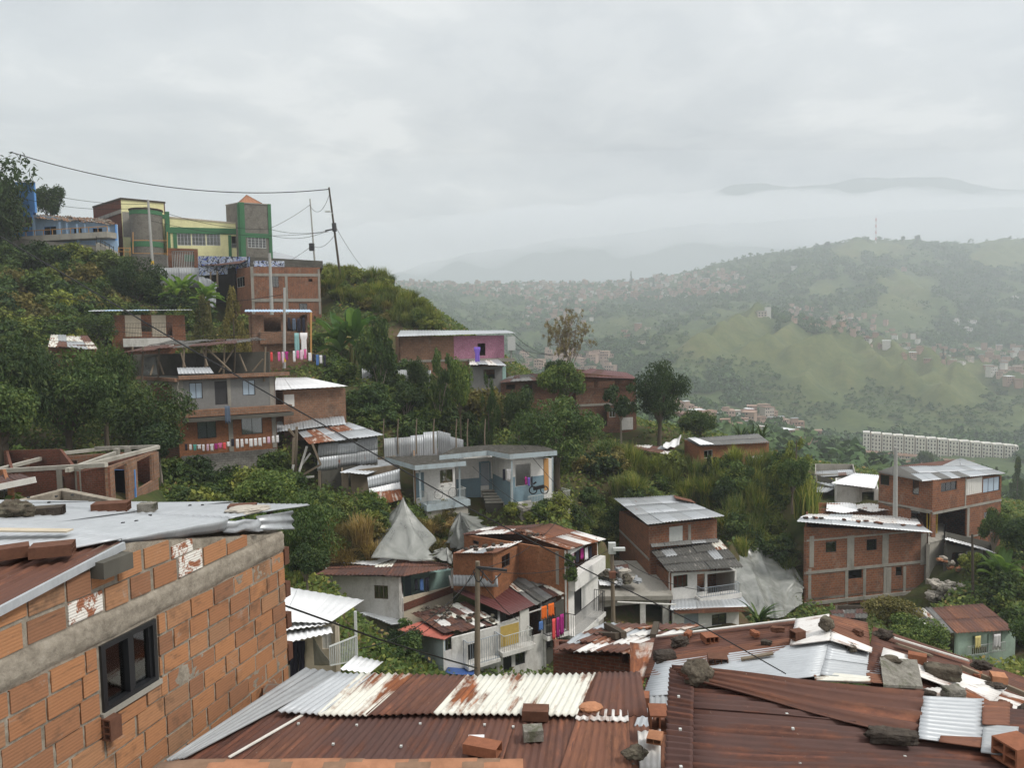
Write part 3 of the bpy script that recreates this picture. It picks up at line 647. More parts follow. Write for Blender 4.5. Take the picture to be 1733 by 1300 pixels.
h2.roof([P(1330,112,42.9),P(1540,20,44),P(1330,-100,46.9),P(1080,-70,46.8)],[('fibre_grey',2),('cream_r',1),('fibre',3),('rust_dark',1)],nx=5,ny=2,pitch=.25,jit=.12,wav=.1)
h3=House('row_house','narrow dark fronted row house hung with bright washing beside the white balcony','house',1.2,(1388,150,600,43.2),(1538,60,560,44),mats={'b':'concrete_dark','*':'white_dirty'},ext=1.5)
h3.hole('b',1395,130,1475,250); h3.hole('b',1400,350,1440,420); h3.walls(); h3.rail('b',1385,1532,170,300,.45,'iron',sides=1); h3.block('balcony_slab','b',1380,300,1540,330,-.05,.5,'white')
pa,pb=P(1362,112,42.6),P(1465,72,43.2)
laundry(pa,pb,[('c_orange','bright orange towel hanging from the roof edge above the dark balcony'),('c_orange','second orange towel hanging right of the first above the dark balcony')],'x','towels above the dark balcony',h=(.75,.8),fill=.95,line=False)
pa,pb=P(1446,205,42.8),P(1534,155,43.3)
laundry(pa,pb,[('c_coral','coral cloth draped over the dark balcony rail'),('c_mag','magenta cloth draped over the dark balcony rail beside the coral one'),('c_mag','magenta cloth at the right end of the dark balcony rail')],'x','cloths on the dark balcony rail',h=(1.25,1.3),fill=1.0,line=False)
pa,pb=P(1340,215,42.5),P(1390,205,42.8); laundry(pa,pb,[('c_blue','small blue cloth hanging in the dark balcony opening')],'x','cloths on the dark balcony rail',h=(.5,.55),line=False)
pa,pb=P(1440,340,42.8),P(1500,330,43.2); laundry(pa,pb,[('c_yellow','pale yellow cloth hanging in the lane under the dark balcony')],'x','cloths on the dark balcony rail',h=(1.1,1.2),line=False)
part_beams(None,'x',[],.1,'wood')
random.seed(5)
for k in range(17):
    x=random.uniform(500,1040); y=90+ (x-480)*.12+random.uniform(0,110); p=P(x,y,45.4-(y-90)*.018-.002*(x-480)); 
    rock(p+UP*.05,(random.uniform(.28,.45),.26,.15),random.uniform(0,3),random.choice(['dirt_stone','rock','clay_dark']),'dark stone weighing down the patched rusty roof of the row house','stone',group='stones on the patched row house roof',seed=k,box=.4)
mb=MB(); q=[P(665,600,38.6),P(880,615,39.4),P(885,560,41),P(700,530,40.5)]; sheet(mb,q,1,1,pitch=2,amp=.02,wav=.12,rows=6); tag(mb.build('tarpaulin',M['tarp'],None,solid=.02),'sagging blue tarpaulin stretched beside the foot of the wooden pole','tarpaulin')
# ---- white house with rust roof
fr('Z5')
h=House('white_house','white walled house with a dark rust roof and a turquoise corner terrace','house',5,(268,358,560,46),(632,366,560,45),mats={'*':'white_dirty'},ext=1.5,rise=-.8)
h.win('b',500,408,568,475,n=3,frame='wood',curtain='c_yellow'); h.walls()
t=House('x','x','x',4.5,(634,472,560,45.2),(886,412,520,48.5),mats={'b':'beige','*':'white_dirty'},parent=h.root,ext=1.5); t.strips('b',[(632,455,886,490)],mat='brick_red',o=.04,name='brick_screen'); t.walls()
bk=House('x','x','x',.3,(640,368,470,48.2),(890,330,440,51),mats={'*':'turq'},parent=h.root,ext=.2,ground=False); bk.hole('b',690,350,770,440); bk.strips('b',[(640,365,680,470)],mat='blue_grey',o=.03,name='door'); bk.walls()
part_beams(h.root,'corner_post',[(P(880,320,48.4),P(882,420,48.4))],.12,'white')
laundry(P(692,372,46.4),P(770,362,47),['c_dark','c_blue','c_dark'],'dark garment hanging in the turquoise corner terrace','laundry on the turquoise terrace',h=(.7,1.0),linelabel='clothesline across the turquoise corner terrace')
h.roof([P(212,358,45.4),P(640,362,44.6),P(690,272,50.5),P(320,300,50.5)],[('rust_dark',5),('rust',3),('cream_r',.8)],nx=5,ny=2,pitch=.25,jit=.04)
h.roof([P(640,364,44.6),P(886,318,48.3),P(860,305,49.8),P(690,272,50.5)],[('rust',4),('cream_r',1)],nx=3,ny=2,pitch=.25,jit=.04)
h.roof([P(345,305,49)+UP*.1,P(500,318,48.2)+UP*.1,P(636,268,50.4)+UP*.1,P(560,262,50.8)+UP*.1],[('white_m',1)],nx=1,ny=1,pitch=.25)
# ---- white roofed house behind the foreground wall
h=House('white_house','small white sheet roofed house with a railed balcony behind the near brick wall','house',3,(60,600,900,26.3),(330,600,900,26.3),mats={'*':'beige'},ext=2,ground=False,rise=-.75)
h.hole('b',75,680,160,800); h.win('b',245,640,292,720,kind='panel',frame='white'); h.walls()
for x,y in ((300,900),(60,900)): p=P(x,y,28); GROUND.append((p.x,p.y,p.z-1.5))
h.roof([P(-60,588,25.4),P(285,590,25.4),P(452,480,29.6),P(-20,402,31)],[('white_m',1)],nx=3,ny=1,pitch=.3,amp=.015)
h.roof([P(-30,640,24.6),P(262,602,25.4),P(250,585,26.5),P(-30,590,26.5)],[('white_m',1)],nx=2,ny=1,pitch=.2,name='awning')
h.roof([P(60,690,23.8),P(298,640,24.8),P(290,612,26),P(60,620,26)],[('white_m',1)],nx=2,ny=1,pitch=.2,name='awning')
mb=MB(); a,b=P(285,800,24),P(418,775,27); c=P(322,770,27.2)
for p0,p1,hh in ((a,b,1.95-.7),(P(325,700,28.5),P(420,660,28.5),0)):
    if hh:
        n=16
        for k in range(n+1): p=p0+(p1-p0)*k/n; mb.beam(p,p+UP*(.65+.3*k/n),.028)
        mb.beam(p0+UP*.65,p1+UP*.95,.045); mb.beam(p0,p1,.04)
mb.build('railing',M['iron_lt'],h.root)
part_beams(h.root,'post',[(P(408,535,27),P(415,770,27))],.09,'iron_lt')
h.roof([P(335,820,23.3),P(480,838,23.6),P(545,785,27),P(410,752,27)],[('white_m',1)],nx=2,ny=1,pitch=.2,name='lower_canopy')
mb=MB(); q=[P(198,660,25.6),P(288,800,24.6),P(285,800,25.4),P(205,800,25.8)]; sheet(mb,q,1,1,pitch=1,amp=.02,wav=.1,rows=5); mb.build('plastic_curtain',M['plastic'],h.root,solid=.006)
laundry(P(85,670,26.2),P(160,665,26.2),['c_dark','c_dark'],'black garment hanging under the white awning','laundry under the white awning',h=(1.5,1.9),fill=1.0,line=False)
# ---- low brick house with patchwork roof in front of the lane
fr('Z7')
h=House('brick_house','low brick house under a patchwork of rust and white sheets held by timbers','house',2.2,(112,885,1010,19),(500,905,1050,18.2),mats={'*':'brick_red'},ext=2.5,ground=False,rise=-.55); h.hole('b',440,895,486,935); h.walls()
RQ=[P(102,872,18.6),P(500,895,17.6),P(850,742,21.6),P(360,742,21.6)]
h.roof(RQ,[('rust',3),('white_r',3),('rust_w',2),('zinc',1),('cream_r',1)],nx=7,ny=4,pitch=.2,jit=.07,wav=.06)
tb=[((365,748),(450,795)),((455,790),(412,868)),((610,742),(592,805)),((270,790),(420,800))]
part_beams(h.root,'roof_timber',[(P(x0,y0,20.9),P(x1,y1,19.4)) for (x0,y0),(x1,y1) in tb],.16,'wood_dark')
# ---- low house lower right with rust roof
fr('Z8')
h=House('green_house','low pale green house with a dark rust roof in the bushes below the stilted house','house',3.2,(1400,1068,1260,45),(1690,1056,1230,46),mats={'*':'mint'},ext=1.5,rise=-.75)
h.hole('b',1480,1085,1560,1180); h.win('b',1580,1068,1625,1160,kind='panel',frame='white_dirty'); h.rail('b',1440,1620,1120,1165,.3,'iron_lt'); h.walls()
h.roof([P(1400,1075,44.6),P(1692,1060,45.6),P(1530,930,50.5),P(1280,950,50)],[('rust_red',1),('rust',5)],nx=4,ny=2,pitch=.25,jit=.02)
h.roof([P(1240,1040,45.5),P(1402,1078,44.6),P(1285,950,50.2),P(1150,962,50)],[('fibre',4),('fibre_grey',1),('cream_r',.6)],nx=4,ny=2,pitch=.25,jit=.06,amp=.04)
h.roof([P(1655,1010,50),P(1712,1000,50.5),P(1560,925,56),P(1500,932,55.5)],[('zinc_old',1),('white_m',1)],nx=2,ny=1,pitch=.3)
laundry(P(1485,1085,44.8),P(1625,1072,45.2),[('c_yellow','yellow cloth hanging at the pale green house front'),None,('c_white','white cloth hanging at the pale green house front')],'x','washing at the pale green house',h=(.7,.9),line=False)
h=House('shack','dark sheet roofed shack in the bushes under the stilted brick house','shack',2,(810,985,1060,50),(960,985,1060,50.5),mats={'*':'wood_dark'},ext=1.5); h.walls()
h.roof([P(800,1000,49),P(965,1005,49.5),P(985,955,51),P(780,965,51)],[('fibre',3),('rust_dark',1)],nx=3,ny=2,pitch=.3,jit=.06)
# ---- rubble house on the right edge
h=House('shack','half ruined shack with a sloping tin roof above the rubble on the right','shack',4,(1345,635,760,60),(1590,690,790,61),mats={'*':'concrete_dark'},ext=1); h.hole('b',1380,680,1440,760); h.strips('b',[(1450,670,1530,760)],mat='zinc_old',o=.04,name='sheet_wall'); h.walls()
h.roof([P(1345,615,59.4),P(1600,685,59.8),P(1530,655,64),P(1360,605,64)],[('white_m',2),('zinc',1)],nx=3,ny=1,pitch=.3)
h=House('retaining_wall','mossy concrete terrace wall right of the stilted brick house','wall',6,(1262,640,800,60),(1340,620,770,62.5),mats={'*':'concrete_pale'}); h.walls(); h.slab(dz=.1)
random.seed(3)
for k in range(46):
    x=random.uniform(1275,1450); y=random.uniform(835,930)+ (x-1275)*.1-8; p=P(x,y,57+random.uniform(-.6,1.2)); rock(p,(random.uniform(.4,1.0),random.uniform(.3,.7),random.uniform(.25,.5)),random.uniform(0,3),'rock_pale','pale lump of broken masonry in the rubble heap right of the stilted house','rubble_block','rubble',group='rubble right of the stilted house',seed=k+40,box=.6)
for k in range(16):
    x=random.uniform(1320,1480); y=random.uniform(690,780); p=P(x,y,58.6); rock(p,(random.uniform(.4,.8),random.uniform(.3,.7),random.uniform(.25,.5)),random.uniform(0,3),random.choice(['rock_pale','rock','rock_pale','clay_pale']),'bulging sack or debris piled below the tin roofed shack','debris_sack','sack',group='debris below the tin roofed shack',seed=k+90)
# ---- long grey-roofed brick house on the spur and its shed
fr('Z6')
h=House('brick_house','single storey brick house with a long grey corrugated roof on the grassy spur','house',(1035,535,650,78),(1110,568,688,72),(1448,542,665,76),mats={'*':'brick_warm'},ext=1)
h.win('b',1130,584,1173,622,n=2,frame='iron_lt',curtain='c_white'); h.hstrip('b',668,.25,x0=1300,mat='concrete_pale',o=.06,name='plinth'); h.hole('b',1335,615,1350,630); h.walls()
h.roof([P(1105,562,71.3),P(1455,547,75.6),P(1395,503,82),P(1025,528,80)],[('fibre_grey',1)],nx=6,ny=2,pitch=.35,amp=.04)
h.roof([P(1110,560,71.4)+UP*.06,P(1178,557,72.2)+UP*.06,P(1085,524,79)+UP*.06,P(1050,526,78.5)+UP*.06],[('white_m',1)],nx=1,ny=1,pitch=.35)
laundry(P(1210,608,71.5),P(1450,606,74),[None,'c_ltpink','c_ltpink',None,'c_dark','c_white','c_white','c_dark'],'garment on the line in front of the grey roofed brick house','laundry at the grey roofed house',h=(.9,1.3),linelabel='clothesline across the front of the grey roofed brick house')
h=House('shed','brick shed with a patched rusty roof beside the long grey roofed house','shed',5,(782,592,662,74),(985,610,668,73.5),mats={'*':'brick_old'},ext=1); h.hole('b',880,612,960,660); h.walls()
h.roof([P(778,575,73),P(955,606,72.6),P(1000,570,77),P(800,558,78)],[('rust',2),('cream_r',2),('white_r',1),('zinc_old',2)],nx=5,ny=2,pitch=.3,jit=.08)
mb=MB(); q=[P(930,570,74.5),P(1005,560,74),P(1020,515,79),P(950,545,78)]; sheet(mb,q,1,1,pitch=.9,amp=.1,wav=.4,rows=7); tag(mb.build('plastic_cover',M['c_white'],None,solid=.03),'crumpled white plastic cover thrown over the shed roof on the spur','cover')
# ---- long brick house behind the trees
fr('Z11')
h=House('brick_house','long brick house half hidden by trees below the bare tree with a brown pitched roof','house',7,(985,808,1092,82),(1282,838,1090,84),mats={'*':'brick_old'},ext=1)
for r in ((1040,858,1078,884),(1096,852,1180,884),(1212,850,1254,880)): h.hole('b',*r)
h.hole('b',1085,970,1140,1075); h.win('b',1150,985,1180,1030,n=2,frame='iron_lt'); h.hstrip('b',965,.25,x0=1150,o=.06); h.strips('b',[(1210,1030,1265,1090)],mat='white_dirty',o=.04,name='painted_wall'); h.walls()
h.roof([P(965,830,81),P(1290,842,83.2),P(1235,810,87.5),P(1060,790,87)],[('maroon',3),('rust_dark',2)],nx=5,ny=1,pitch=.35,name='roof')
h=House('brick_house','low orange brick house with dark windows at the left end behind the trees','house',6,(622,862,990,80),(985,835,985,83),mats={'*':'brick_old'},ext=1)
for r in ((645,870,690,893),(728,868,775,905),(815,866,858,906)): h.hole('b',*r)
h.walls(); h.roof([P(612,862,79),P(990,838,82),P(830,812,88),P(665,828,87)],[('rust_dark',3),('fibre_grey',1),('fibre',2)],nx=7,ny=2,pitch=.35,jit=.08)
# ---- pink house and shack below
h=House('pink_house','brick house with a bright pink painted end and a pale sheet roof beyond the trees','house',7,(122,634,790,84),(636,628,750,86.5),mats={'b':'brick_pale','*':'brick_pale'},ext=1,th=.15)
h.win('b',507,668,544,727,kind='hole'); h.win('b',505,667,545,727,kind='hole')
f=h.f['b']; f['op']=f['op'][:1]
a=h.hit('b',390,680)[0]; b_=f['len']; o_=f['op'][0]; z0=h.hit('b',520,742)[1]; 
mb=MB()
zt=lambda s_: f['zt'][0]+(f['zt'][1]-f['zt'][0])*s_/b_
h.sbox(mb,'b',a,o_[0],z0,zt(a)-.02,.0,.03); h.sbox(mb,'b',o_[1],b_,z0,zt(b_)-.02,.0,.03); h.sbox(mb,'b',o_[0],o_[1],z0,o_[2],.0,.03); h.sbox(mb,'b',o_[0],o_[1],o_[3],zt(a)-.03,.0,.028)
mb.build('painted_wall',M['brick_pink'],h.root)['label']='bright pink painted block wall'
h.walls(); h.hstrip('b',745,.25,x0=600,o=.06); h.roof([P(112,634,83),P(694,617,86),P(650,604,94),P(130,604,92)],[('zinc',1)],nx=6,ny=1,pitch=.35,amp=.02); 
h.block('balcony_slab','b',460,742,680,758,-.1,.8,'concrete')
laundry(P(488,680,83.9),P(520,680,84),[('c_purple','purple cloth hanging beside the doorway of the pink house')],'x','washing at the pink house',h=(2.0,2.1),line=False)
h=House('shack','grey shack with turquoise corner under the pink house','shack',5,(470,782,880,82),(645,780,880,83),mats={'*':'cement_grey'},ext=1.5); h.hole('b',535,795,590,840); h.strips('b',[(628,782,645,860)],mat='turq',o=.03,name='corner_post'); h.walls()
h.roof([P(465,772,81),P(650,778,82),P(600,745,86),P(470,750,86)],[('white_r',2),('zinc',2)],nx=4,ny=1,pitch=.3,jit=.1)
# ---- tin walls under the pink house
fr('Z4')
for (x0,y0,x1,y1,Y0,Y1,ht,mat,lab) in ((612,300,780,300,78,79,1.9,'zinc_old','old corrugated tin wall under the trees left of the pink house'),(780,300,950,310,79,80,2.2,'zinc_old','leaning corrugated tin wall under the pink house'),(720,640,850,630,64,65,2.6,'zinc_old','bent grey tin fence panel behind the flat blue roofed house'),(850,620,980,610,65,65.5,2.8,'zinc','shiny corrugated tin fence in the middle behind the flat roofed house'),(985,610,1110,640,65.5,65,2.6,'zinc_old','ribbed tin fence at the right end behind the flat roofed house')):
    a,b=P(x0,y0,Y0),P(x1,y1,Y1); mb=MB(); sheet(mb,[a-UP*ht,b-UP*ht,b+V((0,.15,0)),a+V((0,.15,0))],max(2,int((b-a).length/1.2)),1,pitch=.2,amp=.025,jit=.12,rag=.25); tag(mb.build('tin_fence',M[mat],None,solid=.012),lab,'fence'); GROUND.append((*a.xy,a.z-ht+.2)); GROUND.append((*b.xy,b.z-ht+.2))
for k,x in enumerate((720,790,880,965,1075,1130,1215)): mb=MB(); a=P(x,690,64.5); mb.tube([a-UP*.5,a+UP*1.4,a+UP*2.6+V((.1,0,0))],[.07,.06,.05],6); tag(mb.build('fence_post',M['wood']),'rough grey timber post along the tin fence behind the flat roofed house','post',group='posts of the tin fence')
# ---- flat roofed blue and white house
fr('Z15')
h=House('flat_roof_house','white and blue flat roofed house with pale blue roof edge and railed terraces','house',9,(330,335,640,56.3),(705,305,610,58),mats={'b':'white','*':'brown_pl'},ext=.3,ground=True)
h.win('b',566,352,684,474,n=2,frame='wood',curtain='c_yellow'); h.win('b',345,380,422,610,kind='door',frame='blue_grey'); h.walls()
m=House('x','x','x',6,(700,260,660,60.5),(1050,238,640,61.5),mats={'*':'white'},parent=h.root,ext=1.5); m.win('b',942,290,1015,500,kind='door',frame='iron_gy'); m.strips('b',[(700,435,940,660),(1017,435,1050,660)],mat='blue_grey',o=.012,name='painted_dado'); m.strips('b',[(925,280,942,500),(1017,280,1030,434),(942,275,1017,290)],mat='blue_grey',o=.04,name='door_frame'); m.walls()
m2=House('x','x','x',(1052,240,640,61.4),(1220,268,660,57.5),(1600,250,640,59.5),mats={'*':'white'},parent=h.root,ext=.15)
m2.hole('b',1258,300,1400,500); m2.strips('b',[(1225,420,1257,660),(1400,410,1520,640),(1258,500,1400,640)],mat='blue_grey',o=.012,name='painted_dado'); m2.strips('a',[(1055,430,1218,655)],mat='blue_grey',o=.012,name='painted_dado'); m2.strips('b',[(1518,250,1560,540)],mat='wood_orange',o=.05,name='timber_stack'); m2.walls()
# roof slab with blue-grey fascia
top=lambda x,y,Y:P(x,y,Y)
def slabpoly(pts,t,name,root,mt,mf):
    mb=MB(); lo=[p-UP*t for p in pts]; mb.face(pts,0); mb.face(lo[::-1],1); n=len(pts)
    for i in range(n): mb.face([lo[i],lo[(i+1)%n],pts[(i+1)%n],pts[i]],1)
    return mb.build(name,[M[mt],M[mf]],root)
zr=P(560,290,55.4).z; slabpoly([PZ(335,315,zr),PZ(805,275,zr),PZ(560,218,zr),PZ(60,235,zr)],.36,'roof_slab',h.root,'roof_tar','fascia')
z2=P(1200,212,56.6).z; slabpoly([PZ(560,222,z2),PZ(1000,178,z2),PZ(1205,212,z2),PZ(1640,178,z2),PZ(1490,128,z2),PZ(1000,125,z2),PZ(700,150,z2)],.38,'roof_slab',h.root,'roof_tar','fascia')
h.block('terrace_slab','b',385,625,780,680,-.2,1.3,'fascia'); h.block('plinth','b',400,681,770,790,-.2,1.1,'concrete_pale'); h.rail('b',395,745,520,640,1.2,'iron_lt',sides=3)
part_beams(h.root,'terrace_post',[(P(378,340,54.9),P(390,640,54.9)),(P(745,320,56.4),P(748,620,56.4)),(P(1598,240,57.5),P(1598,560,57.5)),(P(1225,270,56.9),P(1225,640,56.9))],.13,'fascia')
mb=MB()
for k in range(5): a=P(942+k*10,545+k*27,61.0-k*.5); w_=1.25+.06*k; mb.bx(a,V((w_,0,0)),V((0,.52,0)),V((0,0,-.07)),0); mb.bx(a+V((.04,.09,-.071)),V((w_-.08,0,0)),V((0,.43,0)),V((0,0,-.3-.12*k)),1)
mb.build('front_steps',[M['concrete_pale'],M['concrete_dark']],h.root)  # step bodies darkened to paint shade under the treads
m2.rail('b',1295,1680,545,640,1.3,'iron_lt',sides=2); m2.block('terrace_slab','b',1240,640,1690,668,-.2,1.45,'concrete'); m2.block('plinth','b',1245,669,1680,760,-.6,1.25,'concrete'); m.block('plinth','b',690,661,1060,760,-.2,.9,'concrete_pale')
laundry(P(1130,335,57.3),P(1220,335,57.2),[('c_dark','black garment hanging at the corner of the flat roofed house'),('c_white','white garment hanging at the corner of the flat roofed house')],'x','washing at the flat roofed house',h=(.8,1.0),line=False)
laundry(P(1340,410,57.2),P(1420,410,57.4),['c_mag','c_purple','c_dark'],'dark red or purple garment hanging on the right terrace of the flat roofed house','washing at the flat roofed house',h=(.5,.8),linelabel='short clothesline on the right terrace of the flat roofed house')
# bicycle on the left terrace
def bicycle(p,e,label,s=1.0):
    root=thing('bicycle',label,'bicycle',p); n=e.cross(UP)
    for x in (-.52,.52):
        mb=MB(); c=p+e*x*s+UP*.33*s; mb.tube([c+(e*math.cos(k*math.pi/10)+UP*math.sin(k*math.pi/10))*.32*s for k in range(21)],.018,5)
        for k in range(8): a=k*math.pi/4; mb.beam(c,c+(e*math.cos(a)+UP*math.sin(a))*.31*s,.006)
        mb.build('wheel',M['iron'],root)
    q=lambda x,z:p+e*x*s+UP*z*s
    mb=MB()
    for a,b in (((-.52,.33),(-.15,.33)),((-.15,.33),(-.22,.75)),((-.22,.75),(-.52,.33)),((-.22,.72),(.38,.75)),((-.15,.33),(.36,.66)),((.36,.66),(.34,.88)),((.36,.66),(.52,.33))): mb.tube([q(*a),q(*b)],.02,5)
    mb.build('frame',M['iron_lt'],root)
    mb=MB(); mb.cbox(q(-.23,.84),(.24,.1,.06)); mb.build('saddle',M['black'],root)
    mb=MB(); c=q(.34,.92); mb.tube([c-n*.28,c+n*.28],.015,5); mb.build('handlebar',M['black'],root)
bicycle(P(620,622,55.9)+UP*.05,h.f['b']['e'],'bicycle leaning behind the railing of the left terrace of the flat roofed house',1.15)
mb=MB(); 
for dx in (0,.9): a=P(1420,540,57.9)+V((dx,0,0)); mb.tube([a+V((math.cos(k*math.pi/8)*.3,0,math.sin(k*math.pi/8)*.3)) for k in range(17)],.05,5)
mb.beam(P(1420,540,57.9)+UP*.1,P(1420,540,57.9)+V((.9,0,.3)),.25); mb.beam(P(1420,520,57.9)+UP*.3,P(1450,500,57.9)+UP*.3,.12)
tag(mb.build('motorcycle',M['black']),'black motorcycle parked behind the right terrace railing of the flat roofed house','motorcycle')
# ---- plastic sheeting
def drape(name,ring,apex,label,mat='plastic',nr=26,folds=9,amp=.16,drop=.55):
    """loose sheet hung from an apex over a closed base outline"""
    mb=MB(); q_=10; n=len(ring)*q_; G_=[]; 
    for k in range(n+1):
        t=(k/q_)%len(ring); i=int(t); w=t-i; b=ring[i]*(1-w)+ring[(i+1)%len(ring)]*w; row=[]
        for j in range(nr+1):
            v=j/nr; r=v**drop if drop>0 else v
            vr=v**1.22 if drop==0 else v; c0=V((apex.x,apex.y,0)); p=V((apex.x+(b.x-apex.x)*vr,apex.y+(b.y-apex.y)*vr,apex.z+(b.z-apex.z)*v)); f=amp*v*mnoise.noise(V((folds*math.cos(k*2*math.pi/n)*.55,folds*math.sin(k*2*math.pi/n)*.55,v*1.2)))*3
            p=p+V((f,f*.6,-.12*math.sin(math.pi*v)*(b-apex).length*.25))+V((1,1,1))*mnoise.noise(p*.7)*.1*v
            row.append(p)
        G_.append(row)
    mb.grid(G_,lambda a,b:(a*.1,b*.2)); return tag(mb.build(name,M[mat],None,solid=.01),label,'plastic sheet')
fr('Z4')
drape('plastic_sheet',[P(650,1125,52),P(690,1225,48.5),P(930,1245,48.5),P(945,1130,51),P(880,1080,55),P(700,1060,55)],P(815,928,52),'tall peaked tent of grey translucent plastic sheeting on the slope below the flat roofed house',drop=0,folds=5,amp=.3)
drape('plastic_sheet',[P(1030,1130,54.5),P(1085,1195,52),P(1180,1140,52),P(1225,1065,55.5),P(1120,1010,57),P(1030,1060,56.5)],P(1095,1000,55.5),'smaller crumpled grey plastic sheet bunched on the slope beside the tall plastic tent',drop=0,folds=14,amp=.35)
drape('plastic_sheet',[P(960,1220,48.8),P(1060,1250,48.5),P(1060,1200,49.5),P(980,1180,50)],P(1030,1195,49.2)+UP*.3,'low heap of pale plastic sheeting above the white walled house',drop=0,folds=8,amp=.2)
fr('Z8')
mb=MB(); G_=[]
prof=[(268,660,300,900,60,55),(330,650,330,950,61,54.5),(400,645,420,985,62,54),(470,640,500,1000,62.5,54),(540,730,560,990,60.5,54.2),(600,750,610,960,60,55),(648,830,650,930,59,56)]
for k,(x0,y0,x1,y1,Ya,Yb) in enumerate(prof):
    pass
NS=110
for k in range(NS+1):
    t=k/NS*(len(prof)-1); i=min(int(t),len(prof)-2); w=t-i; w=w*w*(3-2*w); c=[prof[i][j]*(1-w)+prof[i+1][j]*w for j in range(6)]
    a=P(c[0],c[1],c[4]); b=P(c[2],c[3],c[5]); row=[]
    for j in range(41):
        v=j/40; p=a+(b-a)*v; cr=p.x*1.0+2.2*(v-.35)*(t-2.6); fo=.9*mnoise.noise(V((p.x*.4,p.z*.3,1)))+.45*mnoise.noise(V((cr*.9,v*1.3,4)))+.16*(1-abs(mnoise.noise(V((cr*1.5,v*1.6+t*.3,8))))*2)+.02*mnoise.noise(V((cr*6,v*5,2)))
        row.append(p+V((.1*fo,-fo,.3*fo)))
    G_.append(row)
mb.grid(G_,lambda a,b:(a*.1,b*.2)); tag(mb.build('plastic_sheet',M['plastic'],None,solid=.01),'wide creased grey plastic sheet covering the cut bank left of the stilted brick house','plastic sheet')
for k,(x0,y0,x1,y1,Ya,Yb) in enumerate(prof):
    for v in (0,.5,1): p=P(x0+(x1-x0)*v,y0+(y1-y0)*v,Ya+(Yb-Ya)*v); GROUND.append((p.x,p.y+.5,p.z-.6))
# ---- brick house with white roof and shacks right of the grey three-storey house
fr('Z4')
h=House('brick_house','plain brick house with a clean white sheet roof beside the grey three storey house','house',(193,402,600,66),(230,408,600,62),(535,395,560,64.5),mats={'*':'brick_pale'},ext=1); h.win('b',234,427,283,486,kind='panel',frame='white',inset=-.02); h.walls()
h.roof([P(178,406,61),P(545,386,64),P(345,343,71.5),P(195,345,70)],[('white_m',1)],nx=4,ny=1,pitch=.3,amp=.015)
h=House('shack','tall shack of corrugated sheets and timber with a patched zinc and rust roof','shack',5.5,(405,668,860,56.5),(690,628,840,58.5),mats={'b':'concrete_dark','*':'wood_dark'},ext=1.2); h.walls()
h.roof([P(395,800,56.4),P(690,760,58.4),P(690,640,58.4),P(400,675,56.4)],[('zinc',2),('zinc_old',2)],nx=3,ny=2,pitch=.2,name='cladding_sheet',rag=.1)
h.roof([P(355,672,55.6),P(722,626,58),P(545,562,63),P(300,610,61)],[('zinc',3),('zinc_old',2),('rust_w',2),('rust_red',1)],nx=6,ny=2,pitch=.25,jit=.06,rag=.15)
h.roof([P(195,612,60.5),P(535,572,62),P(525,536,63.5),P(195,562,63)],[('zinc_old',3),('zinc',3),('rust',.6)],nx=5,ny=1,pitch=.25,jit=.08)
part_beams(h.root,'timber_prop',[(P(295,585,57),P(290,850,57)),(P(280,640,56.5),P(275,830,56.5)),(P(255,595,57),P(295,640,57)),(P(372,670,55.6),P(412,770,55.8)),(P(412,770,55.8),P(300,835,56)),(P(405,800,56),P(408,890,56))],.16,'wood')
part_beams(h.root,'white_timber',[(P(345,680,56.6),P(300,830,56.2)),(P(362,715,56.6),P(320,770,56.6)),(P(280,770,56.4),P(265,835,56.2)),(P(250,840,56),P(380,828,56.2))],.14,'wood_white')
h=House('shack','small timber shack with leaning corrugated and rusty sheets beside the flat roofed house','shack',4.5,(515,805,930,55.5),(800,770,930,57),mats={'*':'wood'},ext=1); h.hole('b',548,815,560,900); h.walls()
h.roof([P(505,808,54.6),P(640,822,55),P(808,760,60.5),P(700,745,61)],[('zinc',3),('zinc_old',1)],nx=4,ny=1,pitch=.25,jit=.05)
h.roof([P(645,885,54.7),P(800,858,55.8),P(800,790,55.9),P(640,832,54.9)],[('zinc',1)],nx=2,ny=1,pitch=.2,name='cladding_sheet')
h.roof([P(652,912,54.3),P(805,890,55.6),P(800,855,55.8),P(648,888,54.6)],[('white_m',1)],nx=2,ny=1,pitch=.2,name='cladding_sheet')
h.roof([P(672,970,53.8),P(818,945,55),P(800,885,55.6),P(655,915,54.2)],[('rust_w',1)],nx=3,ny=1,pitch=.25,name='cladding_sheet',rag=.1)
part_beams(h.root,'deck_beam',[(P(480,940,55),P(690,925,55.6)),(P(610,925,55),P(616,1118,54.6))],.22,'wood')
# ---- grey three storey house
fr('Z2')
h=House('grey_house','three storey grey rendered and brick house with an open roof terrace and wash lines','house',(618,112,560,64),(872,118,592,57),(1352,92,560,60.5),mats={'a':'brick_old','b':'brick_warm','*':'brick_old'},ext=1)
z1=h.hit('b',1100,128)[1]; z2=h.hit('b',1100,262)[1]
for r in ((925,138,990,217),(1185,125,1247,200)): h.win('b',*r,kind='blue',n=2,frame='black')
h.win('b',1050,130,1110,246,kind='door',frame='iron'); h.win('b',965,328,1057,410,n=2,frame='black',curtain='c_white'); h.win('b',1180,310,1283,390,n=2,frame='black',curtain='c_white')
L=h.f['b']['len']; ops=[o for o in h.f['b']['op'] if o[2]>z2-.3]
mb=MB(); xs=sorted({0,L,*[v for o in ops for v in o[:2]]})
for a,b in zip(xs,xs[1:]):
    o=[o for o in ops if o[0]<(a+b)/2<o[1]]
    if o:
        if o[0][2]>z2: h.sbox(mb,'b',a,b,z2,o[0][2],0,.02)
        h.sbox(mb,'b',a,b,o[0][3],z1+.1,0,.02)
    else: h.sbox(mb,'b',a,b,z2,z1+.1,0,.02)
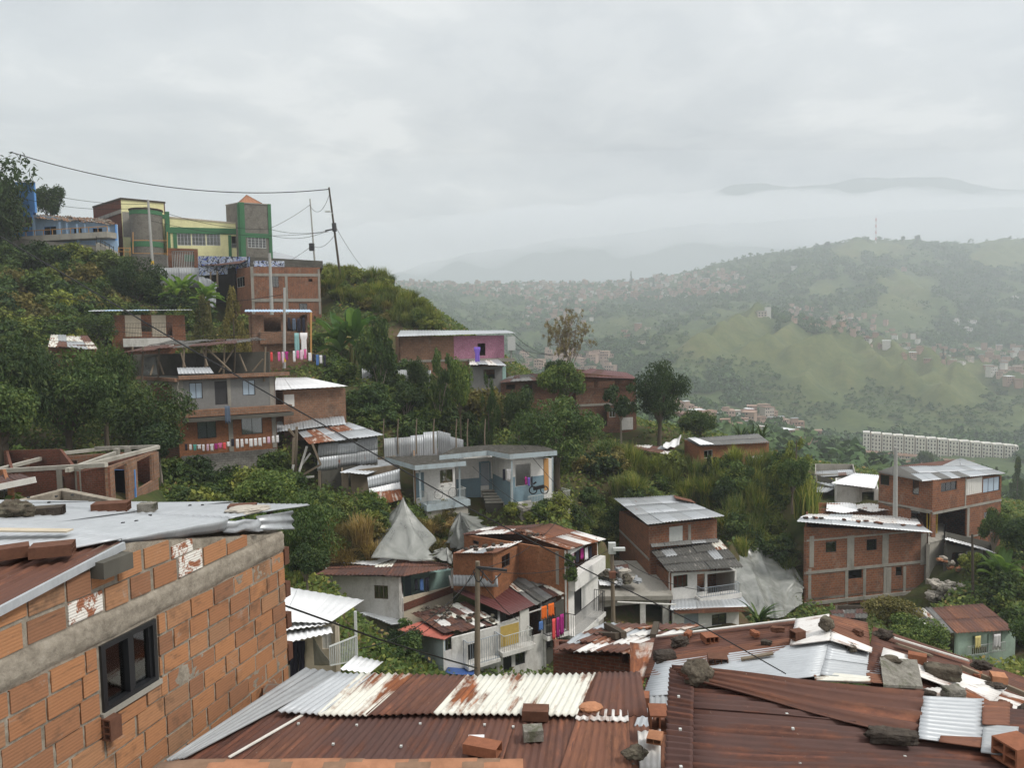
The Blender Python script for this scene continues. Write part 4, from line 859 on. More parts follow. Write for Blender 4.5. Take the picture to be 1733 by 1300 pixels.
mb.build('rendered_wall',M['cement_grey'],h.root)
h.strips('b',[(872,125,896,262),(1112,118,1128,258),(1318,100,1340,250),(1118,312,1140,475),(1330,300,1350,455)],o=.05); h.strips('a',[(845,140,872,262),(720,130,740,258)],o=.04)
h.strips('a',[(620,115,872,140)],o=.05,mat='concrete')
h.block('parapet','b',900,258,1420,290,.0,.75,'brick_pale'); h.block('balcony_slab','b',890,295,1425,312,-.1,.9,'concrete_dark')
h.block('roof_edge','b',870,95,1410,112,-.1,.55,'brick_pale'); h.block('roof_edge','a',618,110,872,124,-.1,.3,'brick_pale'); h.block('block_base','b',888,478,1356,585,.0,.06,'block')
h.walls(); h.slab(dz=-.05,t=.2)
A=h.pt('b',(h.hit('b',895,432)[0],h.hit('b',895,432)[1]),.7); B=h.pt('b',(h.hit('b',1120,420)[0],h.hit('b',1120,420)[1]),.7); C_=h.pt('b',(h.hit('b',1358,388)[0],h.hit('b',1358,388)[1]),.7)
lab='small garment on the left wash line of the grey three storey house'
laundry(A,B,['c_dark','c_white','c_green','c_white','c_white','c_ltpink','c_white','c_mag','c_pink','c_coral','c_white'],lab,'laundry on the left line of the grey house',linelabel='left wash line under the lower windows of the grey three storey house')
laundry(B+UP*.2,C_,['c_dark','c_white','c_white','c_white','c_white','c_white','c_white','c_white','c_ltpink','c_white','c_white'],'white garment on the right wash line of the grey three storey house','laundry on the right line of the grey house',linelabel='right wash line under the lower windows of the grey three storey house',h=(.4,.75))
laundry(P(1085,245,56.9),P(1135,243,57.2),[('c_denim','dark blue jeans hung over the brick parapet of the grey three storey house')],'x','washing on the parapet',h=(1.3,1.35),line=False)
# roof terrace: posts, sheet roof
fr('Z1')
ps=[(640,57.5),(692,58),(770,60),(892,58),(1000,59),(1090,59.5),(1142,63),(1290,60)]
for x,Y in ps: mb=MB(); a=P(x,1200,Y); b=P(x+8,1060,Y); mb.tube([a-UP*.5,b],[.09,.07],6); mb.build('terrace_post',M['wood'],h.root)
for (x0,y0,Y0,x1,y1,Y1) in ((770,1110,59,800,1195,58.5),(885,1090,58,905,1160,58),(985,1050,59,1015,1155,58.8),(1015,1070,59,1130,1180,59.4),(1140,1075,60,1070,1185,59.4),(1170,1095,60,1205,1180,60),(1285,1120,60,1235,1180,60),(750,1150,58,735,1200,57.6)): mb=MB(); mb.tube([P(x0,y0,Y0),P(x1,y1,Y1)],.075,6); mb.build('terrace_brace',M['wood'],h.root)
h.roof([P(598,1092,56.4),P(1310,1030,60),P(1250,1020,67),P(840,1032,67)],[('fibre',3),('rust_dark',3)],nx=9,ny=2,pitch=.25,jit=.1,wav=.15,name='terrace_roof')
h.roof([P(872,1194,57.4),P(1045,1190,58.2),P(1025,1160,58.6),P(865,1162,57.8)],[('zinc',1)],nx=2,ny=1,pitch=.25,name='leaning_sheet')
h.block('water_tank_screen','a',628,1100,690,1200,.0,.06,'zinc_old') if False else None
rk=House('x','x','x',2,(640,1100,1200,61.5),(1320,1085,1190,64),mats={'*':'concrete_dark'},parent=h.root,ext=0,ground=False); rk.hole('b',700,1110,880,1200); rk.hole('b',960,1105,1150,1190); rk.walls()
mb=MB(); q=[P(690,1200,58.2),P(770,1195,58.6),P(760,1110,59.5),P(700,1115,59)]; sheet(mb,q,1,1,pitch=1,amp=.1,wav=.5,rows=6); tag(mb.build('plastic_cover',M['plastic'],None,solid=.02),'grey plastic cover draped over things on the roof terrace of the grey house','cover')
# ---- house row with blue roof behind the pale conifers
h=House('terraced_house','long house with a white edged roof and railed balcony behind the olive coloured trees','house',7,(545,905,1070,76),(905,905,1050,78),mats={'*':'brick'},ext=1)
h.hole('b',690,925,740,985); h.hole('b',815,925,842,1005); h.strips('b',[(612,905,690,1010),(742,905,812,1010)],mat='beige',o=.02,name='plastered_wall'); h.walls()
h.block('balcony_wall','b',612,1018,850,1058,0,1.0,'white_dirty'); h.rail('b',612,848,945,1018,.95,'iron'); h.roof([P(430,886,75),P(940,880,77.5),P(925,878,83),P(470,880,82)],[('zinc',2),('blue_m',1)],nx=7,ny=1,pitch=.3)
h=House('terraced_house','brick house with pale blue roof edge and open balcony beside a yellow post','house',7,(1228,905,1150,75),(1506,900,1150,77),mats={'*':'brick_pale'},ext=1)
h.hole('b',1290,905,1372,985); h.hole('b',1400,905,1495,985); h.walls(); h.block('balcony_wall','b',1270,985,1506,1045,0,.5,'brick_pale'); h.roof([P(1195,888,74),P(1528,890,76.6),P(1515,878,83),P(1200,878,81)],[('blue_m',1)],nx=5,ny=1,pitch=.3)
mb=MB(); mb.tube([P(1520,890,75.5),P(1520,1130,75.5)],.11,6); tag(mb.build('yellow_post',M['wood_orange']),'thin yellowish post standing at the corner of the blue roofed house','post')
laundry(P(1432,988,74.6),P(1500,986,75.2),[('c_teal','teal towel hung over the balcony wall of the blue roofed house'),('c_white','white towel hung over the balcony wall of the blue roofed house')],'x','towels on the balcony of the blue roofed house',h=(2.3,2.5),fill=1,line=False)
laundry(P(1400,915,74.9),P(1495,915,75.5),['c_dark','c_denim','c_dark','c_dark'],'dark garment hanging in the balcony opening of the blue roofed house','dark washing of the blue roofed house',h=(1,1.6),linelabel='clothesline in the balcony opening of the blue roofed house')
laundry(P(1280,1085,70),P(1500,1070,71),['c_coral','c_pink','c_coral',None,'c_pink','c_ltpink','c_mag',None,'c_white','c_pink','c_ltpink','c_pink'],'small pink or white garment on the line behind the grey pole','pink laundry behind the grey pole',h=(.6,1.1),linelabel='clothesline of pink garments behind the grey pole')
laundry(P(1505,1085,71),P(1595,1100,71),['c_white','c_dark','c_blue','c_white','c_dark'],'small garment on the line right of the yellow post','dark and white laundry right of the yellow post',h=(.6,1.1),linelabel='clothesline right of the yellow post')
h=House('shack','low shack with pale warped roof sheets among the trees on the left slope','shack',4,(240,1050,1130,66),(470,1050,1130,67),mats={'*':'brick_old'},ext=1); h.walls(); h.roof([P(235,1060,65),P(480,1075,66),P(430,1010,71),P(250,1005,71)],[('zinc_old',2),('cream_r',2),('rust',1)],nx=5,ny=2,pitch=.3,jit=.12)
# ---- brick house below the school terrace
h=House('brick_house','broad brick house with concrete columns under the graffiti covered terrace edge','house',(1150,680,1000,98),(1228,668,900,93),(1568,672,900,95.5),mats={'*':'brick_v'},ext=2)
h.strips('b',[(1228,668,1242,900),(1396,715,1408,900),(1556,680,1566,900)],o=.05); h.hstrip('b',708,.35,x0=1400,o=.06); h.hstrip('b',832,.4,x0=1400,o=.08)
h.win('b',1330,711,1362,768,n=2,frame='iron'); h.hole('b',1508,728,1527,741); h.win('b',1463,848,1502,890,n=2,frame='iron'); h.win('a',1158,718,1196,768,n=3,frame='iron_lt',curtain='c_red'); h.walls()
mb=MB(); a,b=P(975,668,99),P(1170,655,94); sheet(mb,[a,b,b+V((0,3,.8)),a+V((0,3,.8))],3,1,pitch=.4,jit=.1); mb.build('porch_roof',M['rust_dark'],h.root,solid=.02)
part_beams(h.root,'porch_post',[(P(1062,690,96),P(1064,770,96)),(P(1030,690,97),P(1030,760,97))],.18,'wood')
pz=House('x','x','x',3,(1005,690,800,99.5),(1150,672,800,97),mats={'*':'dark_void'},parent=h.root,ext=1,ground=False); pz.walls()  # near-black walls paint the shade inside the open porch
g_=House('graffiti_wall','low terrace wall covered in blue and white graffiti lettering shapes in front of the school','wall',1.0,(972,615,700,99),(1222,620,668,96.5),mats={'*':'graffiti'},ext=.3,ground=False); g_.walls()
g_=House('terrace_wall','grey stained terrace parapet on top of the broad brick house','wall',10,(1222,620,672,93.5),(1578,640,672,96),mats={'*':'concrete_dark'},ext=.0,ground=False); g_.slab(dz=-.6,t=.3); g_.strips('b',[(1240,640,1390,668)],mat='graffiti',o=.03,name='painted_band'); g_.walls()
# ---- school
fr('Z13')
h=House('school_building','school block with a red brick flank, pale yellow front and round grey tower','building',(922,405,900,112),(1195,322,880,104),(1622,362,860,107),mats={'a':'brick_red','b':'yellow_pale','*':'brick_red'},ext=1.5)
h.strips('b',[(1200,455,1300,700)],mat='concrete',o=.04); h.hstrip('a',495,.5,x0=1050,mat='concrete',o=.1,name='ledge'); h.strips('b',[(1575,480,1622,520)],mat='green',o=.06,name='green_band'); h.walls(); h.slab(dz=.12,t=.25,over=.15,mat='wood_dark',name='roof_edge')
c=P(1438,700,103.5); rr=(P(1585,600,103.5)-P(1295,600,103.5)).length/2; mb=MB()
def ringt(z0,z1,r,m,n=32):
    G_=[[V((c.x+r*math.cos(2*math.pi*i/n),c.y+r*math.sin(2*math.pi*i/n),z)) for z in (z0,z1)] for i in range(n+1)]; mb.grid(G_,lambda i,j:(i*2*math.pi*r/n,(z0,z1)[j]),m)
zz=lambda y:P(1438,y,103.5-rr).z
ringt(zz(900),zz(410),rr,0); ringt(zz(790),zz(738),rr+.04,1); ringt(zz(468),zz(428),rr+.04,1); ringt(zz(420),zz(408),rr+.12,2)
for z in (zz(468),zz(790)): mb.face([V((c.x+(rr+.04)*math.cos(a*math.pi/16),c.y+(rr+.04)*math.sin(a*math.pi/16),z)) for a in range(32)],1)
mb.face([V((c.x+(rr+.12)*math.cos(a*math.pi/16),c.y+(rr+.12)*math.sin(a*math.pi/16),zz(408))) for a in range(32)],2)
mb.build('round_tower',[M['block_small'],M['green'],M['wood_dark']],h.root)
fr('Z14')
w=House('school_building','long pale yellow school wing with a green band between its round and square towers','building',9,(90,388,860,104),(820,455,850,107),mats={'*':'yellow_pale'},ext=1.5)
[w.win('b',172+k*143,545,172+k*143+136,668,kind='glass',n=4,mid=2,frame='iron_lt',fw=.07) for k in range(3)]; w.win('b',704,575,800,690,kind='hole')
w.strips('b',[(110,495,800,525)],mat='green',o=.12,name='green_band'); 
w.hstrip('b',527,.75,x0=450,mat='green',o=.14,name='green_band'); w.strips('b',[(60,335,103,700),(138,525,175,860),(676,565,705,850)],mat='green',o=.1,name='green_column'); w.walls(); w.slab(dz=.1,t=.2,over=.1,mat='beige',name='roof_edge')
w.rail('b',706,800,650,690,.05,'iron_lt')
t=House('school_tower','square grey block tower with green corner columns and a small red tiled pyramid roof','tower',(660,270,860,111),(795,245,860,104.5),(1085,265,840,106.5),mats={'*':'block_small'},ext=1.5)
t.win('b',862,582,1042,690,kind='glass',n=5,mid=3,frame='iron_lt',fw=.07); t.strips('b',[(777,245,838,860),(1066,262,1098,840)],mat='green',o=.1,name='green_column'); t.hstrip('b',570,.6,x0=950,mat='green',o=.08,name='green_band'); t.strips('a',[(775,250,800,860)],mat='green',o=.1,name='green_column'); t.walls(); t.slab(dz=.05,t=.15,over=.1,mat='concrete',name='roof_slab')
cc=sum((t.c[k][0] for k in 'LNRK'),V((0,0,0)))/4; zb=t.c['N'][1]+.05; ap=V((cc.x,cc.y,P(868,163,108).z)); mb=MB()
b4=[V((*(cc+(t.c[k][0]-cc)*.78).xy,zb)) for k in 'LNRK']
for i in range(4): sheet(mb,[b4[i],b4[(i+1)%4],ap+V((.01,0,0)),ap],1,1,pitch=.35,amp=.05,rows=3)
mb.build('pyramid_roof',M['tile'],t.root)
mb=MB(); a,b=P(1100,720,107),P(1400,810,108)
mb.face([P(1105,800,106),P(1400,812,107),P(1300,770,112),P(1105,722,112)]); tag(mb.build('canopy_roof',M['zinc'],None,solid=.05),'pale sloping canopy roof right of the square school tower','roof')
# gate
h=House('school_gate','white barred school gate between two brick pillars','gate',.8,(80,690,880,101),(375,700,890,101.5),mats={'*':'brick'},ext=.5,ground=False); h.hole('b',120,715,340,885); h.walls(); h.rail('b',122,338,720,885,-.2,'iron_lt',sp=.22,r=.03); h.block('gate_panel','b',235,755,340,820,-.3,-.24,'green')
mb=MB(); a=P(0,885,98); b=P(385,885,99.5); sheet(mb,[a-UP*2.6,b-UP*2.6,b,a],6,1,pitch=.3,jit=.1); tag(mb.build('tin_fence',M['zinc_old'],None,solid=.02),'grey tin sheet fence below the school gate','fence')
mb=MB(); sheet(mb,[P(440,1250,94),P(560,1290,93),P(560,1040,96),P(380,960,99)],4,3,pitch=.4,jit=.3,wav=.4); tag(mb.build('tin_heap',M['zinc_old'],None,solid=.02),'heap of bent grey tin sheets sliding down beside the porch of the broad brick house','tin sheets')
# block wall left of gate
fr('Z13')
h=House('block_wall','grey block terrace wall under the round school tower','wall',.6,(1300,870,1010,101),(1640,875,1010,100.5),mats={'*':'block'},ext=1,ground=False); h.walls()
mb=MB(); 
for x0,x1 in ((1150,1280),(1300,1640)):
    for y in (805,840) if x0<1200 else (730,858): mb.beam(P(x0,y,100),P(x1,y+4,100),.08)
for x,y in ((1160,890),(1210,890),(1270,890),(1300,860),(1635,880)): mb.tube([P(x,y,100),P(x,(650 if x in(1300,1635) else 800),100)],.06,5)
tag(mb.build('pipe_railing',M['wood_orange']),'rusty yellow pipe railing between the blue house and the round school tower','railing')
# ---- blue house
h=House('blue_house','blue house with tall left end and long light blue veranda on a retaining wall','house',7,(100,455,700,104),(1145,575,770,100),mats={'b':'blue_lt','*':'blue'},ext=.2,ground=False,th=.2)
f=h.f['b']; L=f['len']; zf=min(h.c['N'][2],h.c['R'][2])
h.c['N']=(h.c['N'][0],h.c['N'][1],h.c['N'][2]); 
for r in ((430,595,550,690),(720,605,800,740),(905,610,1000,700)): h.win('b',*r,kind='glass',n=2,frame='blue')
h.strips('b',[(372,535,395,700),(630,560,648,720),(700,570,715,740),(800,580,815,745),(878,580,890,720),(1105,600,1122,720)],mat='blue_lt',o=.9,name='veranda_post',back=-.8)
h.strips('b',[(100,455,325,700)],mat='blue',o=.06,name='blue_wall'); h.walls()
h.win('b',255,505,320,600,kind='shut',frame='wood_dark',inset=-.1); h.win('b',200,500,252,600,kind='shut',frame='beige',inset=-.1)
h.roof([P(330,512,101.8),P(1150,582,98.6),P(1050,530,104),P(345,478,107)],[('tile_old',3),('tile_grey',3)],nx=14,ny=4,pitch=.5,amp=.07,jit=.1,wav=.3)
h.rail('b',100,1140,640,720,1.6,'wood_orange',sp=1.4,r=.035)
tw=House('x','x','x',5,(150,160,455,104.5),(345,165,460,103),mats={'*':'blue'},parent=h.root,ext=0,ground=False); tw.walls(); tw.roof([P(190,150,103),P(355,165,102),P(330,150,107),P(190,145,107)],[('fibre',1)],nx=3,ny=1,pitch=.4)
h.block('plinth','b',100,690,1145,745,.0,1.7,'concrete_pale')
rw=House('retaining_wall','stained grey concrete retaining wall under the blue veranda house','wall',4,(-60,695,790,102),(990,790,840,98.6),mats={'*':'concrete'},ext=1); rw.walls(); rw.slab(dz=.05)
st=MB()
for k in range(8): a=P(935+k*22,752+k*13,98.2); st.bx(a,V((.34,0,0)),V((0,1.4,0)),V((0,0,-1.1)))
tag(st.build('stairs',M['concrete_pale']),'short grey outside stairs falling from the right end of the blue veranda','stairs')
wb=MB(); a=P(1005,735,99.9); wb.bx(a,V((1.9,0,0)),V((0,.25,0)),UP*-2.2); tag(wb.build('stair_wall',M['blue_lt']),'pale blue wall behind the outside stairs of the blue veranda house','wall')
mb=MB()
for k in range(5): a=P(945+k*42,765+k*25,98); mb.beam(a,a+UP*1.0,.06)
mb.beam(P(945,705,98),P(1115,805,98),.07); tag(mb.build('stair_railing',M['iron']),'thin railing along the outside stairs of the blue veranda house','railing')
# ---- unfinished brick house, mid left
fr('Z2')
h=House('unfinished_house','roofless unfinished brick house with bare concrete ring beams and blue door sheets','house',('d',40,44),(60,575,740,36.5),(395,572,740,35),mats={'*':'brick_red'},ext=1.5)
h.hole('b',305,600,370,700); h.strips('b',[(282,560,308,740),(372,560,398,740)],o=.03); h.walls()
h.slab(dz=.22,t=.001) if False else None
r=House('x','x','x',(397,572,740,35),(530,552,740,34.6),(772,470,640,42),mats={'*':'brick_red','b':'brick_pale'},parent=h.root,ext=1.5)
r.hole('b',560,545,625,740); r.hole('b',672,505,745,640); r.strips('b',[(532,560,560,720),(625,530,668,660),(748,480,775,610)],mat='brick_pale',o=.03,name='pier'); r.walls()
bm=[(P(330,575,34.8),P(775,460,42)),(P(-40,580,37),P(520,548,34.6)),(P(-40,580,37),P(300,490,46)),(P(330,575,34.8),P(560,490,44)),(P(470,465,47),P(770,458,43)),(P(300,490,46),P(560,462,48))]
part_beams(h.root,'ring_beam',[(a+UP*.08,b+UP*.08) for a,b in bm],.2,'concrete_pale')
bk=House('x','x','x',.3,(120,510,640,43),(630,480,640,46.5),mats={'*':'brick_old'},parent=h.root,ext=1,ground=False); bk.hole('b',330,520,380,640); bk.walls()
part_beams(h.root,'column',[(P(570,460,44.5),P(572,640,44.5)),(P(625,455,44),P(628,560,44)),(P(285,590,37),P(285,700,37))],.28,'concrete')
mb=MB()
for x in (535,560,585,610): mb.bx(P(x,700,38),V((.6,0,0)),V((0,.05,0)),UP*1.45)
mb.build('door_sheet',M['blue'],h.root)
h=House('small_house','low rust roofed house with green curtained window at the left border','house',5,(-120,660,760,31),(58,640,760,30.5),mats={'*':'brick_warm'},ext=1.5); h.win('b',-20,655,52,745,n=2,frame='black',curtain='c_green'); h.walls()
h.roof([P(-150,660,29.5),P(172,612,30),P(95,585,34),P(-150,600,34)],[('rust',1),('rust_dark',2)],nx=4,ny=1,pitch=.2); part_beams(h.root,'edge_board',[(P(-100,668,29.4),P(175,612,29.9))],.05,'wood_white',.25)
# ================================================================ foreground
def fbrick():
    g=G('near_hollow_brick',.88,.2); t=g.attr('tint'); uv=g.uv(); o=g.obj()
    gro=g.n('ShaderNodeTexWave',wave_type='BANDS',bands_direction='Y'); gro.inputs['Scale'].default_value=10.5; gro.inputs['Distortion'].default_value=.25; g.lk(uv,gro.inputs['Vector'])
    n1=g.noise(o,3.0,6,.65); n2=g.noise(g.uv((1,6,1)),14,5,.7); n3=g.noise(o,40,3,.7)
    c=g.ramp(t,(0.0,(.215,.085,.045)),(.3,(.32,.125,.052)),(.62,(.4,.165,.066)),(.88,(.36,.165,.078)),(1.0,(.25,.125,.07)))
    c=g.mix(.5,c,g.ramp(n2,(.3,.5),(.7,1.0)),'MULTIPLY'); c=g.mix(.16,c,(.42,.33,.22)); c=g.mix(.3,c,g.ramp(gro.outputs['Fac'],(.1,.55),(.5,1.0)),'MULTIPLY')
    sc_=g.noise(g.uv((1.6,7,1)),1.7,5,.7,.4); c=g.mix(g.math('MULTIPLY',g.ramp(sc_,(.56,0.0),(.7,1.0)),.6),c,(.06,.05,.04)); c=g.mix(g.math('MULTIPLY',g.ramp(n1,(.56,0.0),(.7,1.0)),.6),c,(.05,.04,.032)); c=g.mix(g.math('MULTIPLY',g.ramp(g.noise(o,2.2,7,.75,1.0),(.6,0.0),(.68,1.0)),.5),c,(.3,.27,.23))
    g.col(c); h=g.math('ADD',g.math('MULTIPLY',gro.outputs['Fac'],.6),n3); g.bump(h,.35,.004); return g.m
M['fbrick']=fbrick()
def fwhite():
    g=G('chipped_white_painted_brick',.85,.2); uv=g.uv(); o=g.obj(); gro=g.n('ShaderNodeTexWave',wave_type='BANDS',bands_direction='Y'); gro.inputs['Scale'].default_value=12; g.lk(uv,gro.inputs['Vector'])
    n=g.noise(o,7,6,.75,.6); c=g.mix(g.ramp(n,(.48,0.0),(.52,1.0)),(.66,.64,.59),(.27,.11,.06)); g.col(g.mix(.25,c,g.ramp(gro.outputs['Fac'],(.1,.4),(.5,1.0)),'MULTIPLY')); g.bump(gro.outputs['Fac'],.5,.006); return g.m
M['fwhite']=fwhite()
def fmort():
    g=G('rough_mortar',.95,.1); o=g.obj(); n=g.noise(o,9,7,.7); n2=g.noise(o,1.7,5,.6)
    c=g.ramp(n,(.3,(.15,.13,.105)),(.55,(.27,.24,.195)),(.75,(.35,.32,.27))); g.col(g.mix(g.math('MULTIPLY',g.ramp(n2,(.55,0.0),(.75,1.0)),.6),c,(.12,.105,.08))); g.bump(n,.8,.03); return g.m
M['fmort']=fmort()
g=G('striped_cloth',.9,.1); uv=g.obj(); wv=g.n('ShaderNodeTexWave',wave_type='BANDS',bands_direction='Z'); wv.inputs['Scale'].default_value=2.2; wv.inputs['Distortion'].default_value=1.2; g.lk(uv,wv.inputs['Vector'])
g.col(g.ramp(wv.outputs['Fac'],(.1,(.6,.04,.03)),(.45,(.7,.09,.03)),(.55,(.65,.42,.05)),(.68,(.12,.28,.08)),(.8,(.6,.05,.06)))); M['stripe']=g.m
fr('Z3')
A=P(0,700,5.6); B=P(1392,500,9.28); A.z=B.z=0; e=(B-A).normalized(); Nn=A-e*2.6; 
zbt=P(0,760,5.6).z*.5+P(1370,150,9.28).z*.5; zbb=P(0,940,5.6).z*.5+P(1370,235,9.28).z*.5
def pxy(p,z): return proj((p.x,p.y,z))
fr('full')
n0,n1=pxy(Nn,zbt),pxy(Nn,-5.5); b0,b1=pxy(B,zbt),pxy(B,-5.5)
# corner columns differ slightly with height because of the roll, so take the mid row
def cspec(p,zt,zb):
    a=proj((p.x,p.y,zt)); b=proj((p.x,p.y,zb)); m=((a[1]+b[1])/2); x=a[0]+(b[0]-a[0])*(m-a[1])/(b[1]-a[1]); return (x,a[1],b[1],p.y)
h=House('brick_house','near brick house with a black framed window, chipped white bricks and a pale zinc roof','house',5.5,cspec(Nn,zbt,-5.5),cspec(B,zbt,-5.5),mats={'*':'fmort'},ext=5,ground=False,th=.12)
fr('Z3'); f=h.f['b']; L=f['len']
s0,_=h.hit('b',490,860); s1,_=h.hit('b',758,720); zt_=h.hit('b',757,566)[1]; zb_=h.hit('b',490,1040)[1]; zb_=(zb_+h.hit('b',757,868)[1])/2
W_=(s0,s1,zb_,zt_); f['op'].append(W_)
h.walls()
mb=MB()
fw=.045
for u in (s0,s1-fw): h.sbox(mb,'b',u,u+fw,zb_,zt_,-.06,.03)
for z in (zb_,zt_-fw): h.sbox(mb,'b',s0+fw,s1-fw,z,z+fw,-.06,.03)
mid=(s0+s1)/2
h.sbox(mb,'b',mid-.024,mid+.024,zb_+fw,zt_-fw,-.05,.026)
h.sbox(mb,'b',s0+fw,s0+fw+.03,zb_+fw,zt_-fw,-.045,.0); h.sbox(mb,'b',mid+.04,mid+.07,zb_+fw,zt_-fw,-.045,.0); h.sbox(mb,'b',s1-fw-.03,s1-fw,zb_+fw,zt_-fw,-.045,.0)
wn=mb.build('window',M['black'],h.root)
for a_,b_ in ((s0+.03,mid),(mid,s1-.03)): pm=MB(); h.sbox(pm,'b',a_,b_,zb_+.03,zt_-.03,-.036,-.03); pm.build('pane',M['glass'],wn)
sm=MB(); h.sbox(sm,'b',s0-.03,s1+.03,zb_-.05,zb_-.002,-.11,.045); sm.build('sill',M['concrete'],wn)
cm=MB(); zz_=zb_+(zt_-zb_)*.52
cm.grid([[h.pt('b',(s0+(s1-s0)*k/30,zb_-.3+(zz_-zb_+.3)*j),-.2+.03*math.sin(k*1.3)) for j in (0,.5,1)] for k in range(31)]); cm.build('striped_bedspread',M['stripe'],h.root,solid=.01)
cm=MB(); cm.grid([[h.pt('b',(mid+.05+.35*k/12,zz_+(zt_-zz_)*j),-.34+.03*math.sin(k*1.6)) for j in (0,1)] for k in range(13)]); cm.build('hanging_cloth',M['c_coral'],h.root,solid=.01)
cm=MB(); cm.grid([[h.pt('b',(mid+.4+.22*k/12,zz_+(zt_-zz_)*j),-.65+.03*math.sin(k*1.6)) for j in (0,1)] for k in range(13)]); cm.build('hanging_cloth',M['c_white'],h.root,solid=.01)
# brick courses
random.seed(21); BR=MB(); WB=MB(); CH=.213; BL=.335; J=.026
def abrick(mb,a,b,c,d,out,t):
    if b-a<.03 or d-c<.03: return
    jz=random.uniform(-.006,.006); o=out+random.uniform(-.005,.006); F=f['e']; n=f['n']
    p=h.pt('b',(a,c+jz),-.05); tl=random.uniform(-.009,.009)
    mb.bx(p,F*(b-a)+UP*tl,UP*(d-c),n*(.05+o)+F*random.uniform(-.003,.003),0,t)
z=zbb-.012; k=0
while z>-5.9:
    s=-(.5 if k%2 else 0)*(BL+J)+random.uniform(-.05,.05)
    while s<L:
        bl=BL*random.choice([1,1,1,1,.97,1.02,.62,.8]); a,b=max(0,s),min(L-.015,s+bl); c,d=z-CH+J,z
        if not (d>W_[2]-.05 and c<W_[3]+.05 and b>W_[0]-.03 and a<W_[1]+.03):
            abrick(BR,a,b,c,d,.02,random.random())
        else:
            if a<W_[0]-.03-.04: abrick(BR,a,W_[0]-.04,c,d,.02,random.random())
            if b>W_[1]+.05: abrick(BR,max(a,W_[1]+.04),b,c,d,.02,random.random())
            if c<W_[2]-.09<d: abrick(BR,max(a,W_[0]-.03),min(b,W_[1]+.03),c,W_[2]-.07,.02,random.random())
        s+=bl+J*random.uniform(.8,1.4)
    z-=CH; k+=1
# gable courses above the ring beam
ridge=h.hit('b',570,190); top0=h.hit('b',0,500); top1=h.hit('b',1370,148)
def topz(s):
    if s<ridge[0]: return ridge[1]+(top0[1]-ridge[1])*(ridge[0]-s)/(ridge[0]-top0[0])
    return ridge[1]+(top1[1]-ridge[1])*(s-ridge[0])/(top1[0]-ridge[0])
gm=MB(); K=24
for k in range(K):
    a,b=L*k/K,L*(k+1)/K
    for o in (-.11,.002): gm.face([h.pt('b',(a,zbt-.05),o),h.pt('b',(b,zbt-.05),o),h.pt('b',(b,max(zbt,topz(b)-.02)),o),h.pt('b',(a,max(zbt,topz(a)-.02)),o)][::(1 if o>0 else -1)])
gm.build('gable_mortar',M['fmort'],h.root)
white={(0,1),(0,6),(0,7),(1,5),(1,12),(0,10),(1,8)}
for r in range(3):
    s=.1*r; j=0; zc=zbt+.015+r*.225
    while s<L-.1:
        bl=random.uniform(.24,.38); a,b=s,min(L-.03,s+bl); d=min(zc+.2,topz((a+b)/2)-.06)
        if d-zc>.06:
            w_=random.random()<.2 or (r<2 and .5<s<1.3 and random.random()<.5)
            
            mb=MB() if w_ else BR; abrick(mb,a,b,zc+random.uniform(-.01,.015),d,.014,random.random())
            if w_: mb.build('painted_brick',M['fwhite'],h.root)
        s+=bl+random.uniform(.02,.06); j+=1
BW=BR.build('brickwork',M['fbrick'],h.root); bv=BW.modifiers.new('worn_edges','BEVEL'); bv.width=.006; bv.segments=2; bv.limit_method='ANGLE'

# ring beam, rough cast
bm_=MB(); NU=120; NV=6
def beampt(u,v):
    s=L*u; zz=zbb+(zbt-zbb)*v; nz=mnoise.noise(V((s*2.2,zz*3,1)))*.02+mnoise.noise(V((s*9,zz*9,4)))*.008
    edge=(.5-abs(v-.5))*2; return h.pt('b',(s,zz+ (mnoise.noise(V((s*3.1,v*4,9)))*.03)),.028+nz*edge if 0<v<1 else .0)
bm_.grid([[beampt(i/NU,j/NV) for j in range(NV+1)] for i in range(NU+1)],lambda i,j:(i*.05,j*.05)); bm_.build('ring_beam',M['fmort'],h.root)
# mortar that oozes from the joints: lumpy sheet that here and there covers the brick faces
mv=[];mq=[];st=.022; nS=int(L/st); z0_=-6.0; nZ=int((zbb-z0_)/st)
for i in range(nS+1):
    for j in range(nZ+1):
        s_=min(L-.01,i*st); z_=z0_+j*st; o_=.009+.009*mnoise.noise(V((s_*5,z_*5,2)))+.011*mnoise.noise(V((s_*1.3,z_*1.3,7)))+.008*mnoise.noise(V((s_*21,z_*21,5))); mv.append(tuple(h.pt('b',(s_,z_),o_)-h.root.location))
for i in range(nS):
    for j in range(nZ):
        s_=(i+.5)*st; z_=z0_+(j+.5)*st
        if W_[0]-.05<s_<W_[1]+.05 and W_[2]-.08<z_<W_[3]+.03: continue
        a_=i*(nZ+1)+j; mq.append((a_,a_+nZ+1,a_+nZ+2,a_+1))
link('mortar',np_mesh('mortar',np.array(mv),np.array(mq),[M['fmort']],smooth=True),(0,0,0),h.root)
